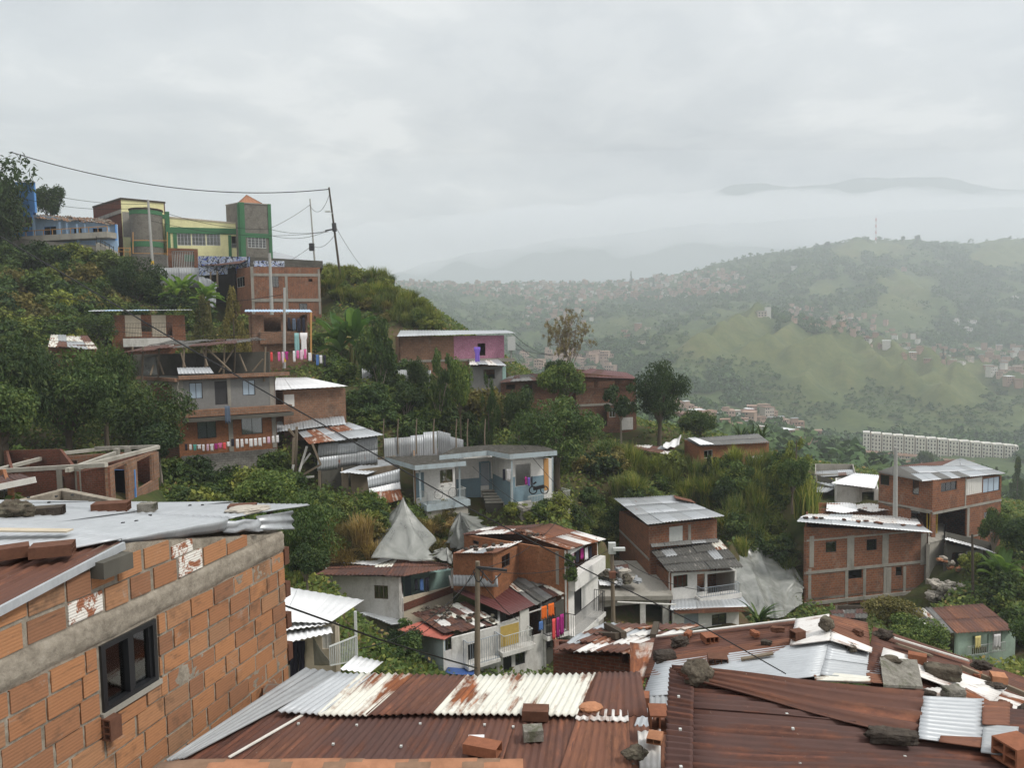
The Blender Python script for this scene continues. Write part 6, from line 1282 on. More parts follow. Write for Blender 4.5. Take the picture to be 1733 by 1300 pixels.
def groundmat():
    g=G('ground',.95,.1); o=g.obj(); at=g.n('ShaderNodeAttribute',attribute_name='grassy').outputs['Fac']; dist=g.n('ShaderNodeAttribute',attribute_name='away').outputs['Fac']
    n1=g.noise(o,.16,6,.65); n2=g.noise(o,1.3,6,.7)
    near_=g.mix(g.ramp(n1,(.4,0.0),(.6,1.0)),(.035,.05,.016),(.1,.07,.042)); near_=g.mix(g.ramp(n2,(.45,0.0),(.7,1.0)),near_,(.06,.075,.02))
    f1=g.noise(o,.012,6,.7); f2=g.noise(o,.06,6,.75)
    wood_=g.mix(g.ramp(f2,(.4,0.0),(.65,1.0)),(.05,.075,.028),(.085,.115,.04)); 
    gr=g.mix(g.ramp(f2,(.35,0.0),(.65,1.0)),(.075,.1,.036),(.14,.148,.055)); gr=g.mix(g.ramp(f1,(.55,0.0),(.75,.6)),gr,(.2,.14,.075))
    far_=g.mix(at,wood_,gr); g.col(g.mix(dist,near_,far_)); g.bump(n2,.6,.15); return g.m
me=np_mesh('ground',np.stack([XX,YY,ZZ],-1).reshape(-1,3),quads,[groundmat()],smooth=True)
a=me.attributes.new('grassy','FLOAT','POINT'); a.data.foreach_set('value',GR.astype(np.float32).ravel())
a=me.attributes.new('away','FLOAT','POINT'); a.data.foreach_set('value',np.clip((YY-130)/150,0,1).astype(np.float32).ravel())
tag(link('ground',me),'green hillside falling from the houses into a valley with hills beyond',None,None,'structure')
# ================================================================ vegetation
def leafcloud(cl,n,size,r,asp=.5,droop=.2,shell=.6,up=.3):
    """cl: array (k,6): centre xyz, radii xyz"""
    cl=np.array(cl,float); wgt=(cl[:,3]*cl[:,4]*cl[:,5])**.66; wgt/=wgt.sum(); k=r.choice(len(cl),n,p=wgt)
    d=r.normal(size=(n,3)); d/=np.linalg.norm(d,axis=1)[:,None]; rr=shell+(1.05-shell)*r.random(n)
    p=cl[k,:3]+d*cl[k,3:]*rr[:,None]
    nm=d+r.normal(size=(n,3))*.7+np.array([0,0,up]); nm/=np.linalg.norm(nm,axis=1)[:,None]
    ax=r.normal(size=(n,3))+d*.5-np.array([0,0,droop*2]); ax-=nm*(ax*nm).sum(1)[:,None]; ax/=np.linalg.norm(ax,axis=1)[:,None]
    sd=np.cross(nm,ax); s=size*(.6+.8*r.random(n))[:,None]
    v=np.stack([p-ax*s*.5,p+sd*s*asp*.5+nm*s*.08,p+ax*s*.5,p-sd*s*asp*.5+nm*s*.08],1).reshape(-1,3)
    ct_=r.random(len(cl)); t=np.clip(.55*ct_[k]+.75*r.random(n)-.15,0,1)
    return v,np.arange(4*n).reshape(-1,4),t
def tubes(segs,n=6):
    mb=MB()
    for pts_,rr in segs: mb.tube(pts_,rr,n,cap=False)
    return mb
class Tree: pass
TREES={}
def defvar(key,fn): TREES[key]=fn
def mk(key,seed,clf,n,size,trunk,**k):
    r=np.random.default_rng(seed); cl,limbs=clf(r); v,f,t=leafcloud(cl,n,size,r,**k)
    T=Tree(); T.v,T.f,T.t=v,f,t
    mb=tubes(limbs) if limbs else None
    T.mb=mb; T.mesh={}; T.tm={}; T.bark=trunk; T.key=key; TREES[key]=T
def broad(nc=42,cz=.62,rz=.36,rxy=.46,cr=(.1,.17),trunk=.035,lean=0):
    def f(r):
        cl=[];lim=[]; base=V((0,0,-.12)); fork=V((lean*.4,0,.28)); lim.append(([base,V((lean*.2,.01,.1)),fork],[trunk*1.3,trunk,trunk*.8]))
        for i in range(nc):
            d=r.normal(size=3); d/=np.linalg.norm(d); d[2]=d[2]*.9+.1; q=.45+.4*r.random(); s=cr[0]+(cr[1]-cr[0])*r.random()
            c=np.array([lean,0,cz])+d*np.array([rxy,rxy,rz])*q; cl.append([*c,s,s,s*.8])
            if i%4==0: c_=V(c); lim.append(([fork,fork.lerp(c_,.5)+V((0,0,.04)),c_],[trunk*.55,trunk*.35,trunk*.12]))
        return cl,lim
    return f
def cone(nc=40,w=.4):
    def f(r):
        cl=[];lim=[([V((0,0,-.1)),V((0,0,.9))],[.03,.008])]
        for i in range(nc):
            z=.15+.8*r.random(); a=r.random()*6.28; rd=w*(1.02-z)**.7*(.3+.7*r.random()); s=.05+.09*(1-z); cl.append([rd*math.cos(a),rd*math.sin(a),z,s,s,s*1.3])
        return cl,lim
    return f
def bush(nc=26,cr=(.14,.24)):
    def f(r):
        cl=[]
        for i in range(nc):
            a=r.random()*6.28; rd=.36*math.sqrt(r.random()); s=cr[0]+(cr[1]-cr[0])*r.random(); z=(.12+.62*r.random())*(1-.7*(rd/.5)**2)+.05; cl.append([rd*math.cos(a),rd*math.sin(a),z,s,s,s*.9])
        return cl,None
    return f
mk('mango',1,broad(64),11000,.036,'bark',asp=.42,droop=.5); mk('mango2',2,broad(46,.6,.36,.46,(.11,.18)),9000,.038,'bark',asp=.42,droop=.5)
mk('round',3,broad(34,.64,.34,.45,(.09,.19),.03),6500,.044,'bark',asp=.55); mk('round2',4,broad(26,.66,.32,.43,(.08,.19),.028,.05),5200,.048,'bark_pale',asp=.55)
mk('loose',5,broad(22,.62,.42,.46,(.06,.13),.022),3600,.05,'bark_pale',asp=.5,shell=.2); mk('cone',6,cone(),5200,.046,'bark',asp=.4,shell=.2); mk('feather',7,cone(26,.48),3600,.06,'bark',asp=.3,shell=.1,droop=.6)
for k_ in range(4): mk('bush%d'%k_,10+k_,bush(24+4*k_,(.11,.22)),1700,.105,'bark',asp=.55,shell=.35)
mk('wild0',20,bush(18,(.1,.28)),2200,.12,'bark',asp=.22,shell=.2,droop=.3); mk('wild1',21,bush(14,(.1,.3)),2000,.1,'bark',asp=.4,shell=.1)
# bare tree: limbs reaching out to an oval crown, thin twigs, few leaves
def bare(seed=31):
    r=random.Random(seed); segs=[]; tips=[]
    def onell(q):
        while True:
            d=V((r.gauss(0,1),r.gauss(0,1),r.gauss(0,1))).normalized()
            if d.z>-.75: return V((d.x*.48*q,d.y*.48*q,.6+d.z*.4*q))
    def bend(p,q,w): m=(p+q)*.5+V((r.uniform(-.02,.02),r.uniform(-.02,.02),.02)); segs.append(([p,m,q],[w,w*.8,w*.6]))
    top=V((0,0,.3)); segs.append(([V((0,0,-.06)),V((.01,0,.15)),top],[.016,.014,.012]))
    for a in range(10):
        b=top+V((0,0,r.uniform(-.1,.12))); p=onell(.45); p.z=max(p.z,b.z+.06); bend(b,p,.0085)
        for c in range(5):
            d_=(onell(.85)-p); q=p+d_.normalized()*min(d_.length,.3); bend(p,q,.005)
            for e in range(4):
                t_=q+V((r.gauss(0,.05),r.gauss(0,.05),r.uniform(.01,.1))); bend(q,t_,.0032); tips.append(t_)
    mb=tubes(segs,4); tp=np.array([tuple(t) for t in tips]); rr=np.random.default_rng(3)
    sc=np.array([1/(tp[:,0].max()-tp[:,0].min()),1/(tp[:,1].max()-tp[:,1].min()),1/tp[:,2].max()]); mb.v=[V((v.x*sc[0],v.y*sc[1],v.z*sc[2])) for v in mb.v]; tp=tp*sc
    T=Tree(); T.v,T.f,T.t=leafcloud([[*t,.035,.035,.035] for t in tp],8000,.022,rr,asp=.5,shell=.1); T.mb=mb; T.mesh={};T.tm={};T.bark='bark_pale'; TREES['bare']=T
bare()
def blades(n,r,h,w,spread,lean=.5,seg=5,base_r=.2,tintr=(0,1)):
    """curved strips rising from a patch; returns verts, quads, tint"""
    a=r.random(n)*6.283; br=base_r*np.sqrt(r.random(n)); ba=r.random(n)*6.283; H=h*(.6+.5*r.random(n)); ln=lean*(.3+.9*r.random(n))
    V_=[]; 
    for j in range(seg+1):
        t=j/seg; x=br*np.cos(ba)+np.cos(a)*spread*ln*t**1.8*H; y=br*np.sin(ba)+np.sin(a)*spread*ln*t**1.8*H; z=H*(t-.45*ln*t**2.6)
        ww=w*(1-t)**.6*(.25+.75*min(1,t*5))*.5+.0005; px=-np.sin(a)*ww; py=np.cos(a)*ww
        V_.append(np.stack([np.stack([x-px,y-py,z],-1),np.stack([x+px,y+py,z],-1)],1))
    v=np.stack(V_,1).reshape(-1,3); k=np.arange(n)[:,None]*(2*(seg+1))+np.arange(seg)[None,:]*2
    f=np.stack([k,k+1,k+3,k+2],-1).reshape(-1,4); t=np.repeat(tintr[0]+(tintr[1]-tintr[0])*r.random(n),seg); return v,f,t
def mkblade(key,seed,n,h,w,spread,lean,seg,base):
    T=Tree(); r=np.random.default_rng(seed); T.v,T.f,T.t=blades(n,r,h,w,spread,lean,seg,base); T.mb=None; T.mesh={};T.tm={};T.bark='bark'; TREES[key]=T
mkblade('tuft',41,420,1.0,.03,.75,.8,5,.22); mkblade('tuft2',42,330,1.0,.028,.6,.55,5,.28); mkblade('palm',43,26,1.0,.13,.9,.9,7,.02)
def banana(seed=51):
    r=random.Random(seed); mb=MB(); lim=[]
    for s in range(4):
        o=V((r.uniform(-.2,.2),r.uniform(-.2,.2),0)); h_=r.uniform(.3,.5); lim.append(([o+V((0,0,-.1)),o+V((r.uniform(-.04,.04),0,h_))],[.05,.028]))
        top=lim[-1][0][-1]
        for k in range(7):
            a=k*.9+r.uniform(-.3,.3)+s; L_=r.uniform(.38,.55); up_=r.uniform(.25,1.1); row=[]; w=.075
            for j in range(9):
                t=j/8; c=top+V((math.cos(a)*L_*t*(1.05-.3*up_),math.sin(a)*L_*t*(1.05-.3*up_),L_*up_*t-.42*t*t*L_)); ww=w*math.sin(math.pi*min(1,.08+t*.92))**.6; sd=V((-math.sin(a),math.cos(a),0))
                row.append([c-sd*ww+UP*.02,c-UP*.012,c+sd*ww+UP*.02])
            mb.grid(row,None,0,True,r.random())
    T=Tree(); T.v=np.array([tuple(p) for p in mb.v]); hi=T.v[:,2].max(); T.v=T.v/np.array([1,1,hi]); T.f=np.array(mb.f); T.t=np.array(mb.t); T.mb=tubes(lim); T.mesh={};T.tm={};T.bark='leaf_olive'; T.smooth=True; TREES['banana']=T
banana()
def tmesh(key,mat):
    T=TREES[key]
    if mat not in T.mesh: T.mesh[mat]=np_mesh('foliage',T.v,T.f,[M[mat]],T.t)
    if T.mb is not None and 'k' not in T.tm: T.tm['k']=T.mb.data('trunk',M[T.bark])
    return T.mesh[mat],T.tm.get('k')
def plant(key,mat,base,w,h,label,name='tree',cat='tree',group=None,rz=None,d=None,lone=True):
    fm,tm=tmesh(key,mat); rz=random.uniform(0,6.28) if rz is None else rz
    if tm is None:
        o=link(name,fm,base); o.scale=(w,d or w,h); o.rotation_euler=(0,0,rz); return tag(o,label,cat,group)
    root=thing(name,label,cat,base,group); root.rotation_euler=(0,0,rz); root.scale=(w,d or w,h)
    link('crown',fm,(0,0,0),root); link('trunk',tm,(0,0,0),root); return root
def tree(x0,y0,x1,y1,Y,key,mat,label,name='tree',cat='tree',group=None,d=None):
    xm=(x0+x1)/2; b=P(xm,y1,Y); tp=P(xm,y0,Y); wl=(P(x1,(y0+y1)/2,Y)-P(x0,(y0+y1)/2,Y)).length
    return plant(key,mat,b,wl,tp.z-b.z,label,name,cat,group,d=d)
random.seed(31)
tree(-180,195,68,540,96,'mango','leaf_dark','tall dark tree cut by the left border above the blue house'); tree(-150,250,44,520,99,'mango2','leaf_dark','second dark tree overlapping the tall one at the left border'); tree(56,308,114,400,120,'round','leaf_dark','round dark tree behind the tiled veranda roof of the blue house')
tree(186,430,284,545,92,'mango2','leaf_dark','dense dark round tree on the slope under the round school tower')
for a_ in ((-90,545,115,830,50,'mango','leaf_dark','huge dark tree at the left border above the unfinished house'),(35,585,205,800,53,'mango2','leaf_mid','big leafy tree in the middle of the left grove'),(125,575,240,760,56,'mango','leaf_dark','dark tree rising behind the left grove beside the grey house'),(175,640,335,805,52,'mango2','leaf_dark','spreading dark tree hiding the left wall of the grey house'),(-60,640,70,800,44,'round','leaf_mid','lower green tree at the left border of the grove'),(225,715,320,815,50,'round2','leaf_dark','smaller dark tree at the foot of the grey house')): tree(*a_)
tree(316,498,376,610,72,'cone','leaf_olive','left one of two olive brown conical trees above the roof terrace'); tree(364,484,432,612,70,'cone','leaf_olive','right one of two olive brown conical trees above the roof terrace')
tree(136,525,205,605,74,'round','leaf_dark','dark bushy tree left of the railed balcony house')
tree(608,538,686,720,74,'round2','leaf_dark','slender dark tree with a bare trunk left of the pink house'); tree(708,560,782,770,72,'loose','leaf_mid','tall loose tree in front of the brick end of the pink house'); tree(755,600,805,745,70,'round','leaf_mid','green tree below the pink house')
tree(684,600,732,720,77,'round','leaf_dark','dark tree between the tin walls and the pink house'); tree(650,645,722,735,71,'round2','leaf_dark','dark low tree behind the tin fence of the flat roofed house'); tree(800,622,856,770,71,'feather','leaf_mid','feathery green conical tree beside the grey shack')
tree(845,650,912,770,69,'round','leaf_dark','dark green tree in front of the low orange brick house'); tree(862,668,1026,830,64,'mango2','leaf_mid','wide green tree mass behind the flat roofed house'); tree(912,612,1002,720,78,'round2','leaf_mid','green tree right in front of the long brick house'); tree(916,606,962,660,82,'round','leaf_dark','small dark tree below the bare tree')
tree(1008,632,1094,745,79,'loose','leaf_dark','thin branched dark tree before the right end of the long brick house'); tree(1064,606,1170,760,80,'mango2','leaf_dark','large dark crowned tree at the right end of the long brick house'); tree(918,524,1012,660,85,'bare','leaf_dry','nearly bare tree with fine branches standing against the hazy valley')
tree(1142,692,1222,758,88,'round','leaf_dark','round dark tree behind the grey roofed house on the spur'); 
for x in (1255,1275,1290): tree(x-16,700,x+14,760,96,'palm','leaf_mid','small palm like plant on the ridge behind the grey roofed house','palm','palm','small palms behind the grey roofed house')
tree(1296,735,1398,850,66,'feather','leaf_yel','tall yellow green bamboo clump at the right end of the grey roofed house','bamboo','bamboo'); tree(1310,770,1372,860,63,'round','leaf_mid','bushy tree in front of the bamboo clump on the spur'); tree(1330,800,1400,880,64,'tuft2','grass','clump of tall cane grass at the right end of the spur','cane_grass','grass clump')
tree(1185,770,1215,810,70,'cone','leaf_dark','small dark conical shrub at the corner of the grey roofed house','shrub','shrub')
for a_ in ((275,462,335,528,91),(318,476,375,540,88)): tree(*a_,'banana','leaf_banana','banana plant on the slope under the tin fence of the school','banana_plant','banana plant','banana plants under the school')
tree(530,520,632,650,80,'banana','leaf_banana','large bright banana plant beside the broad brick house','banana_plant','banana plant'); tree(1648,930,1722,1020,55,'banana','leaf_banana','banana plant on the right slope beside the dark pole','banana_plant','banana plant')
tree(1690,872,1790,975,55,'round','leaf_dark','dark tree cut by the right border beside the silver roofed house'); tree(1650,860,1710,960,60,'round2','leaf_mid','small yellowish green tree beside the lower wall of the silver roofed house'); tree(1640,935,1690,1010,57,'bush0','leaf_mid','shrub at the foot of the dark pole on the right','shrub','shrub')
tree(1462,1012,1562,1100,41,'round2','leaf_olive','brownish green tree in front of the stilts of the brick house'); tree(1500,1045,1612,1125,39,'round','leaf_mid','rounded green tree in front of the low pale green house'); tree(1716,1045,1810,1150,43,'round2','leaf_mid','green tree at the lower right border')
tree(1255,1010,1312,1062,40,'palm','leaf_mid','small palm beside the plastic covered bank','palm','palm'); tree(592,1050,735,1160,38,'loose','leaf_mid','leafy tree in front of the mint side wall of the row house'); tree(640,1062,722,1150,39.5,'round','leaf_dark','darker tree beside the wall of the row house')
tree(455,830,585,1010,39,'mango2','leaf_mid','large green tree right of the near zinc roof'); tree(395,795,520,900,43,'round','leaf_mid','bushy green tree behind the near zinc roof below the grey house'); tree(480,920,560,1010,36,'round2','leaf_dark','dark leafy tree right beside the near brick wall')
# shrubs scattered on the slopes
SHR=[]
def scatter(poly,n,keys,mats,size,label,group,footk=.8,*,name='shrub',cat='shrub',hs=(.7,1.1),Ymin=26,Ymax=125,tries=40,sink=.08):
    xs=[p[0] for p in poly]; ys=[p[1] for p in poly]; k=0; t=0
    def inside(x,y):
        c=False; j=len(poly)-1
        for i in range(len(poly)):
            if (ys[i]>y)!=(ys[j]>y) and x<(xs[j]-xs[i])*(y-ys[i])/(ys[j]-ys[i])+xs[i]: c=not c
            j=i
        return c
    while k<n and t<n*tries:
        t+=1; x=random.uniform(min(xs),max(xs)); y=random.uniform(min(ys),max(ys))
        if not inside(x,y): continue
        p=hitground(x,y,Ymin)
        if p is None or p.y>Ymax: continue
        s=random.uniform(*size)
        if any((p.x-fx)**2+(p.y-fy)**2<(fr_*footk+s*.3*footk)**2 for fx,fy,fr_ in FOOT): continue
        a_=(random.choice(keys),random.choice(mats),p-UP*s*sink,s,s*random.uniform(*hs),label,name,cat,group); k+=1
        if name=='shrub': SHR.append((s/p.y,a_))
        else: plant(*a_)
B4=['bush0','bush1','bush2','bush3']
scatter([(-40,425),(170,445),(210,540),(320,560),(150,590),(-40,585)],75,B4+['wild1'],['leaf_mid','leaf_dark','leaf_mid','leaf_olive','leaf_yel'],(2.2,4.8),'leafy shrub on the steep slope under the blue veranda house','shrubs under the blue house')
scatter([(200,500),(430,520),(420,560),(200,560)],18,B4,['leaf_mid','leaf_dark','leaf_yel'],(2,4),'leafy shrub on the slope between the school and the railed balcony house','shrubs under the school')
scatter([(230,790),(480,800),(600,900),(600,990),(480,960),(250,860)],62,B4,['leaf_mid','leaf_dark','leaf_yel','leaf_mid'],(1.8,3.6),'leafy shrub on the slope below the grey three storey house','shrubs below the grey house',Ymax=62)
scatter([(530,590),(700,620),(740,760),(640,740),(590,700)],34,B4,['leaf_mid','leaf_dark','leaf_mid'],(1.6,3.6),'leafy shrub on the terrace slope left of the pink house','shrubs left of the pink house')
scatter([(700,680),(1070,700),(1070,800),(960,830),(820,760),(700,745)],34,B4,['leaf_mid','leaf_dark','leaf_olive'],(2,4.2),'leafy shrub under the long brick house behind the flat roofed house','shrubs under the long brick house')
scatter([(830,860),(960,850),(1070,860),(1060,980),(960,900),(860,885)],36,B4+['wild1'],['leaf_mid','leaf_dark','leaf_yel'],(1.4,2.8),'leafy shrub below the terraces of the flat roofed house','shrubs below the flat roofed house',Ymax=70)
scatter([(1000,770),(1400,770),(1390,880),(1350,960),(1230,930),(1210,870),(1040,860)],46,B4+['wild0','wild1'],['leaf_mid','leaf_yel','leaf_mid','leaf_dark'],(1.8,3.6),'leafy shrub on the grassy spur below the grey roofed house','shrubs on the spur',Ymax=85)
scatter([(1020,770),(1180,775),(1400,790),(1380,870),(1340,950),(1230,940),(1200,860),(1030,850)],60,['tuft','tuft2'],['grass','grass','leaf_yel'],(1.8,3.2),'clump of tall arching grass on the spur below the grey roofed house','tall grass clumps on the spur',name='grass_clump',cat='grass clump',hs=(.9,1.3),Ymax=85)
scatter([(545,452),(610,448),(680,488),(760,556),(700,560),(620,520),(550,500)],26,['bush0','bush2','wild0'],['leaf_yel','leaf_mid','grass'],(1.6,3.0),'light green shrub on the hill crest right of the broad brick house','shrubs on the hill crest',Ymax=125)
scatter([(545,452),(610,448),(680,488),(760,556),(700,560),(620,520),(550,500)],60,['tuft','tuft2'],['grass','leaf_yel','grass'],(1.8,3.2),'clump of long grass on the hill crest right of the broad brick house','grass clumps on the hill crest',name='grass_clump',cat='grass clump',hs=(.6,1.1),Ymax=125)
scatter([(545,500),(640,500),(700,560),(620,600),(550,570)],16,['tuft','bush1'],['grass_dry','leaf_olive','leaf_mid'],(1.6,3),'dry shrub on the hill side right of the broad brick house','dry shrubs on the hill side')
scatter([(520,900),(620,900),(640,960),(540,990)],26,['tuft','tuft2'],['grass_dry'],(1.6,2.8),'clump of dry straw coloured grass left of the peaked plastic tent','dry grass left of the plastic tent',.35,name='grass_clump',cat='grass clump',Ymax=60)
scatter([(500,880),(640,880),(650,960),(520,985)],22,B4,['leaf_mid','leaf_yel','leaf_olive'],(1.4,2.4),'leafy shrub beside the dry grass left of the plastic tent','shrubs left of the plastic tent',.35,Ymax=60)
scatter([(690,870),(830,870),(800,930),(700,930)],14,B4+['tuft'],['leaf_mid','leaf_olive','grass_dry'],(1.0,1.8),'low shrub in front of the left terrace of the flat roofed house','shrubs before the left terrace',.3,Ymax=62)
scatter([(735,880),(770,880),(780,960),(740,960)],12,['tuft','bush0'],['grass_dry','leaf_olive'],(1.2,2.2),'dry grass or brown shrub between the two plastic sheets','dry growth between the plastic sheets',.5,name='grass_clump',cat='grass clump',Ymax=60)
scatter([(560,860),(640,850),(660,920),(580,930)],14,B4,['leaf_mid','leaf_yel'],(1.4,2.4),'green shrub under the deck of the small timber shack','shrubs under the timber shack',Ymax=60)
scatter([(1600,860),(1760,880),(1760,1120),(1680,1040),(1640,960)],26,B4,['leaf_mid','leaf_dark','leaf_yel'],(1.6,3.4),'leafy shrub on the right hand slope by the banana plant','shrubs on the right slope',Ymax=80)
scatter([(1280,930),(1360,930),(1370,1040),(1340,1000)],10,['wild0','tuft'],['leaf_dark','grass'],(1.6,2.6),'hanging dark grass at the top of the plastic covered bank','grass above the plastic covered bank',name='grass_clump',cat='grass clump',Ymax=75)
scatter([(0,800),(230,800),(280,850),(100,860),(0,850)],14,B4,['leaf_mid','leaf_dark'],(1.4,2.6),'low shrub around the unfinished house','shrubs around the unfinished house',Ymax=60)
for k in range(16):
    x=-20+k*14+random.uniform(-4,4); plant(random.choice(B4),random.choice(['leaf_mid','leaf_dark','leaf_yel']),P(x,452+random.uniform(-4,8)+max(0,k-12)*3,random.uniform(95,97.5)),random.uniform(3,4.4),random.uniform(2.6,4.2),'leafy shrub growing against the retaining wall under the blue house','shrub','shrub','shrubs against the blue house wall')
for k,(p,w_,h_) in enumerate(PLANTLATER): plant('bush%d'%k,'leaf_mid',p-UP*.3,w_,h_,'potted plant hanging at the corner of the white balcony front','hanging_plant','potted plant','hanging plants at the white balcony front')
SHR.sort(key=lambda q:-q[0])
for _,a_ in SHR[:255]: plant(*a_)
sv=[];sf=[];stt=[];sm_=[];off=0; ML=['leaf_mid','leaf_dark','leaf_yel','leaf_olive','grass','grass_dry']
for _,(key,mat,b,w_,h_,*_r) in SHR[255:]:
    T=TREES[key]; a=random.uniform(0,6.28); v=T.v*np.array([w_,w_,h_]); x=v[:,0]*math.cos(a)-v[:,1]*math.sin(a)+b.x; y=v[:,0]*math.sin(a)+v[:,1]*math.cos(a)+b.y
    sv.append(np.stack([x,y,v[:,2]+b.z],1)); sf.append(T.f+off); stt.append(T.t); sm_.append(np.full(len(T.f),ML.index(mat))); off+=len(v)
tag(link('shrubbery',np_mesh('shrubbery',np.concatenate(sv),np.concatenate(sf),[M[x] for x in ML],np.concatenate(stt),np.concatenate(sm_))),'smaller shrubs merging into a green cover on the slopes','shrubbery',None,'stuff')
# undergrowth: one mass of leaves over the near slopes
def undergrowth(n,seed):
    r=np.random.default_rng(seed); ps=[]
    u=r.uniform(-.85,.85,n*2); y=np.exp(r.uniform(math.log(30),math.log(125),n*2)); 
    li=np.clip(np.searchsorted(ug,u)-1,0,nu-2); lj=np.clip(np.searchsorted(yg,y)-1,0,nv-2)
    a=(u-ug[li])/(ug[li+1]-ug[li]); b=(y-yg[lj])/(yg[lj+1]-yg[lj]); e_=(EE[lj,li]*(1-a)+EE[lj,li+1]*a)*(1-b)+(EE[lj+1,li]*(1-a)+EE[lj+1,li+1]*a)*b
    x=u*y; z=e_*y; ok=np.ones(len(x),bool)
    for fx,fy,fr_ in FOOT: ok&=(x-fx)**2+(y-fy)**2>(fr_*.85)**2
    pn=np.array([mnoise.noise(V((p_*.12,q_*.12,7))) for p_,q_ in zip(x,y)]); ok&=pn>-.35+.5*r.random(len(x))-.25
    x,y,z=x[ok][:n],y[ok][:n],z[ok][:n]; n=len(x); p=np.stack([x,y,z+r.random(n)**2*.7],1)
    nm=r.normal(size=(n,3))*.6+np.array([0,-.4,.8]); nm/=np.linalg.norm(nm,axis=1)[:,None]; ax=r.normal(size=(n,3)); ax-=nm*(ax*nm).sum(1)[:,None]; ax/=np.linalg.norm(ax,axis=1)[:,None]; sd=np.cross(nm,ax)
    s=((.16+.3*r.random(n))*(.6+y/130))[:,None]; v=np.stack([p-ax*s*.5,p+sd*s*.3,p+ax*s*.5,p-sd*s*.3],1).reshape(-1,3)
    t=np.clip(.5+.8*pn[ok][:n]*.6+.4*(r.random(n)-.5),0,1); mi=(r.random(n)<.3).astype(int)+(r.random(n)<.12)
    return np_mesh('undergrowth',v,np.arange(4*n).reshape(-1,4),[M['leaf_mid'],M['leaf_yel'],M['grass_dry']],t,np.clip(mi,0,2))
tag(link('undergrowth',undergrowth(170000,5)),'low leafy undergrowth covering the slopes between the houses','undergrowth',None,'stuff')
# ================================================================ the valley and the far hills
fr('full'); random.seed(77)
def inpoly(x,y,poly):
    c=False; j=len(poly)-1
    for i in range(len(poly)):
        if (poly[i][1]>y)!=(poly[j][1]>y) and x<(poly[j][0]-poly[i][0])*(y-poly[i][1])/(poly[j][1]-poly[i][1])+poly[i][0]: c=not c
        j=i
    return c
HP=[]   # far house spots
# ---- small far houses: a few shapes, walls + roof + openings
def hmesh(seed):
    r=random.Random(seed); mb=MB(); w=r.uniform(6,11); d=r.uniform(5,8); h_=r.choice([3,3,5.6,5.6,8]); 
    mb.bx(V((-w/2,-d/2,-4)),V((w,0,0)),V((0,d,0)),UP*(h_+4),0)
    if r.random()<.6: mb.bx(V((-w/2-.5,-d/2-.6,h_+.003)),V((w+1,0,r.uniform(-.5,.5))),V((0,d+1.1,r.uniform(-.6,.6))),UP*.22,1)
    else:
        mb.bx(V((-w/2-.2,-d/2-.2,h_+.003)),V((w+.4,0,0)),V((0,d+.4,0)),UP*.3,0); mb.bx(V((-w/2+.5,-d/2+.6,h_+.31)),V((w*.5,0,0)),V((0,d*.6,0)),UP*2.2,0); mb.bx(V((-w/2+.2,-d/2+.3,h_+2.52)),V((w*.55,0,.3)),V((0,d*.65,0)),UP*.15,1)
    z=.9
    while z<h_-1:
        x=-w/2+.9
        while x<w/2-1.2:
            if r.random()<.75: mb.bx(V((x,-d/2-.03,z)),V((1.1,0,0)),V((0,.02,0)),UP*1.2,2)
            x+=2.2
        z+=2.7
    return mb
HW=[plaster('far_wall_%d'%i,c,amt=.4) for i,c in enumerate([(.38,.24,.17),(.42,.28,.21),(.34,.2,.14),(.62,.6,.55),(.48,.34,.27),(.52,.45,.38)])]
HR=[flat('faded_clay_roof',(.38,.25,.18),.9,.2,.4),M['zinc'],M['tile_old'],M['white_m'],M['rust_red']]
hms=[hmesh(k) for k in range(9)]; HM={}
def farhouse(p,label,group,s=1.0,name='hillside_house',wi=None,ri=None):
    k=random.randrange(9); wi=random.choice([0,0,1,1,2,4,4,3,5]) if wi is None else wi; ri=random.choice([0,0,2,2,1,3,4]) if ri is None else ri
    if (k,wi,ri) not in HM: HM[(k,wi,ri)]=hms[k].data('hillside_house',[HW[wi],HR[ri],M['dark_void']])
    o=link(name,HM[(k,wi,ri)],p); o.scale=(s,s,s); o.rotation_euler=(0,0,random.gauss(0,.5)); HP.append((p.x,p.y,7*s)); return tag(o,label,'house',group)
def settle(poly,n,label,group,s=(.85,1.15),Ymin=140,md=8,**k):
    c=0;t=0;xs=[q[0] for q in poly];ys=[q[1] for q in poly]
    while c<n and t<n*60:
        t+=1; x=random.uniform(min(xs),max(xs)); y=random.uniform(min(ys),max(ys))
        if not inpoly(x,y,poly): continue
        p=hitground(x,y,Ymin)
        if p is None or any((p.x-a)**2+(p.y-b)**2<md*md for a,b,_ in HP[-80:]): continue
        farhouse(p,label,group,random.uniform(*s),**k); c+=1
settle([(690,470),(900,472),(1000,478),(1140,466),(1150,500),(1000,505),(840,495),(690,490)],105,'tiny reddish house in the hazy settlement strung along the far ridge','houses of the far ridge settlement',Ymin=1300,md=12,s=(1.1,1.7))
settle([(1100,470),(1220,455),(1260,470),(1255,505),(1150,500)],34,'small brick house in the settlement right of the far ridge centre','houses right of the far ridge centre',Ymin=1200,md=11,s=(1.1,1.6))
settle([(860,498),(1010,498),(1000,550),(890,545)],26,'tiny house among woods below the far ridge settlement','houses below the far ridge',Ymin=900,md=14,s=(1,1.4))
settle([(1036,560),(1105,552),(1095,585),(1040,588)],6,'small pinkish house in the clearing right of the bare tree','houses in the clearing',Ymin=600,md=10)
settle([(1330,520),(1400,520),(1465,545),(1450,572),(1340,550)],34,'small brick house in the hamlet behind the grassy spur crest','houses of the hamlet behind the spur',Ymin=900,md=10,s=(.65,.95))
settle([(1440,555),(1510,560),(1640,600),(1620,625),(1500,600)],18,'small brick or white house along the slope behind the grassy spur','houses along the slope behind the spur',Ymin=850,md=10,s=(.65,.95))
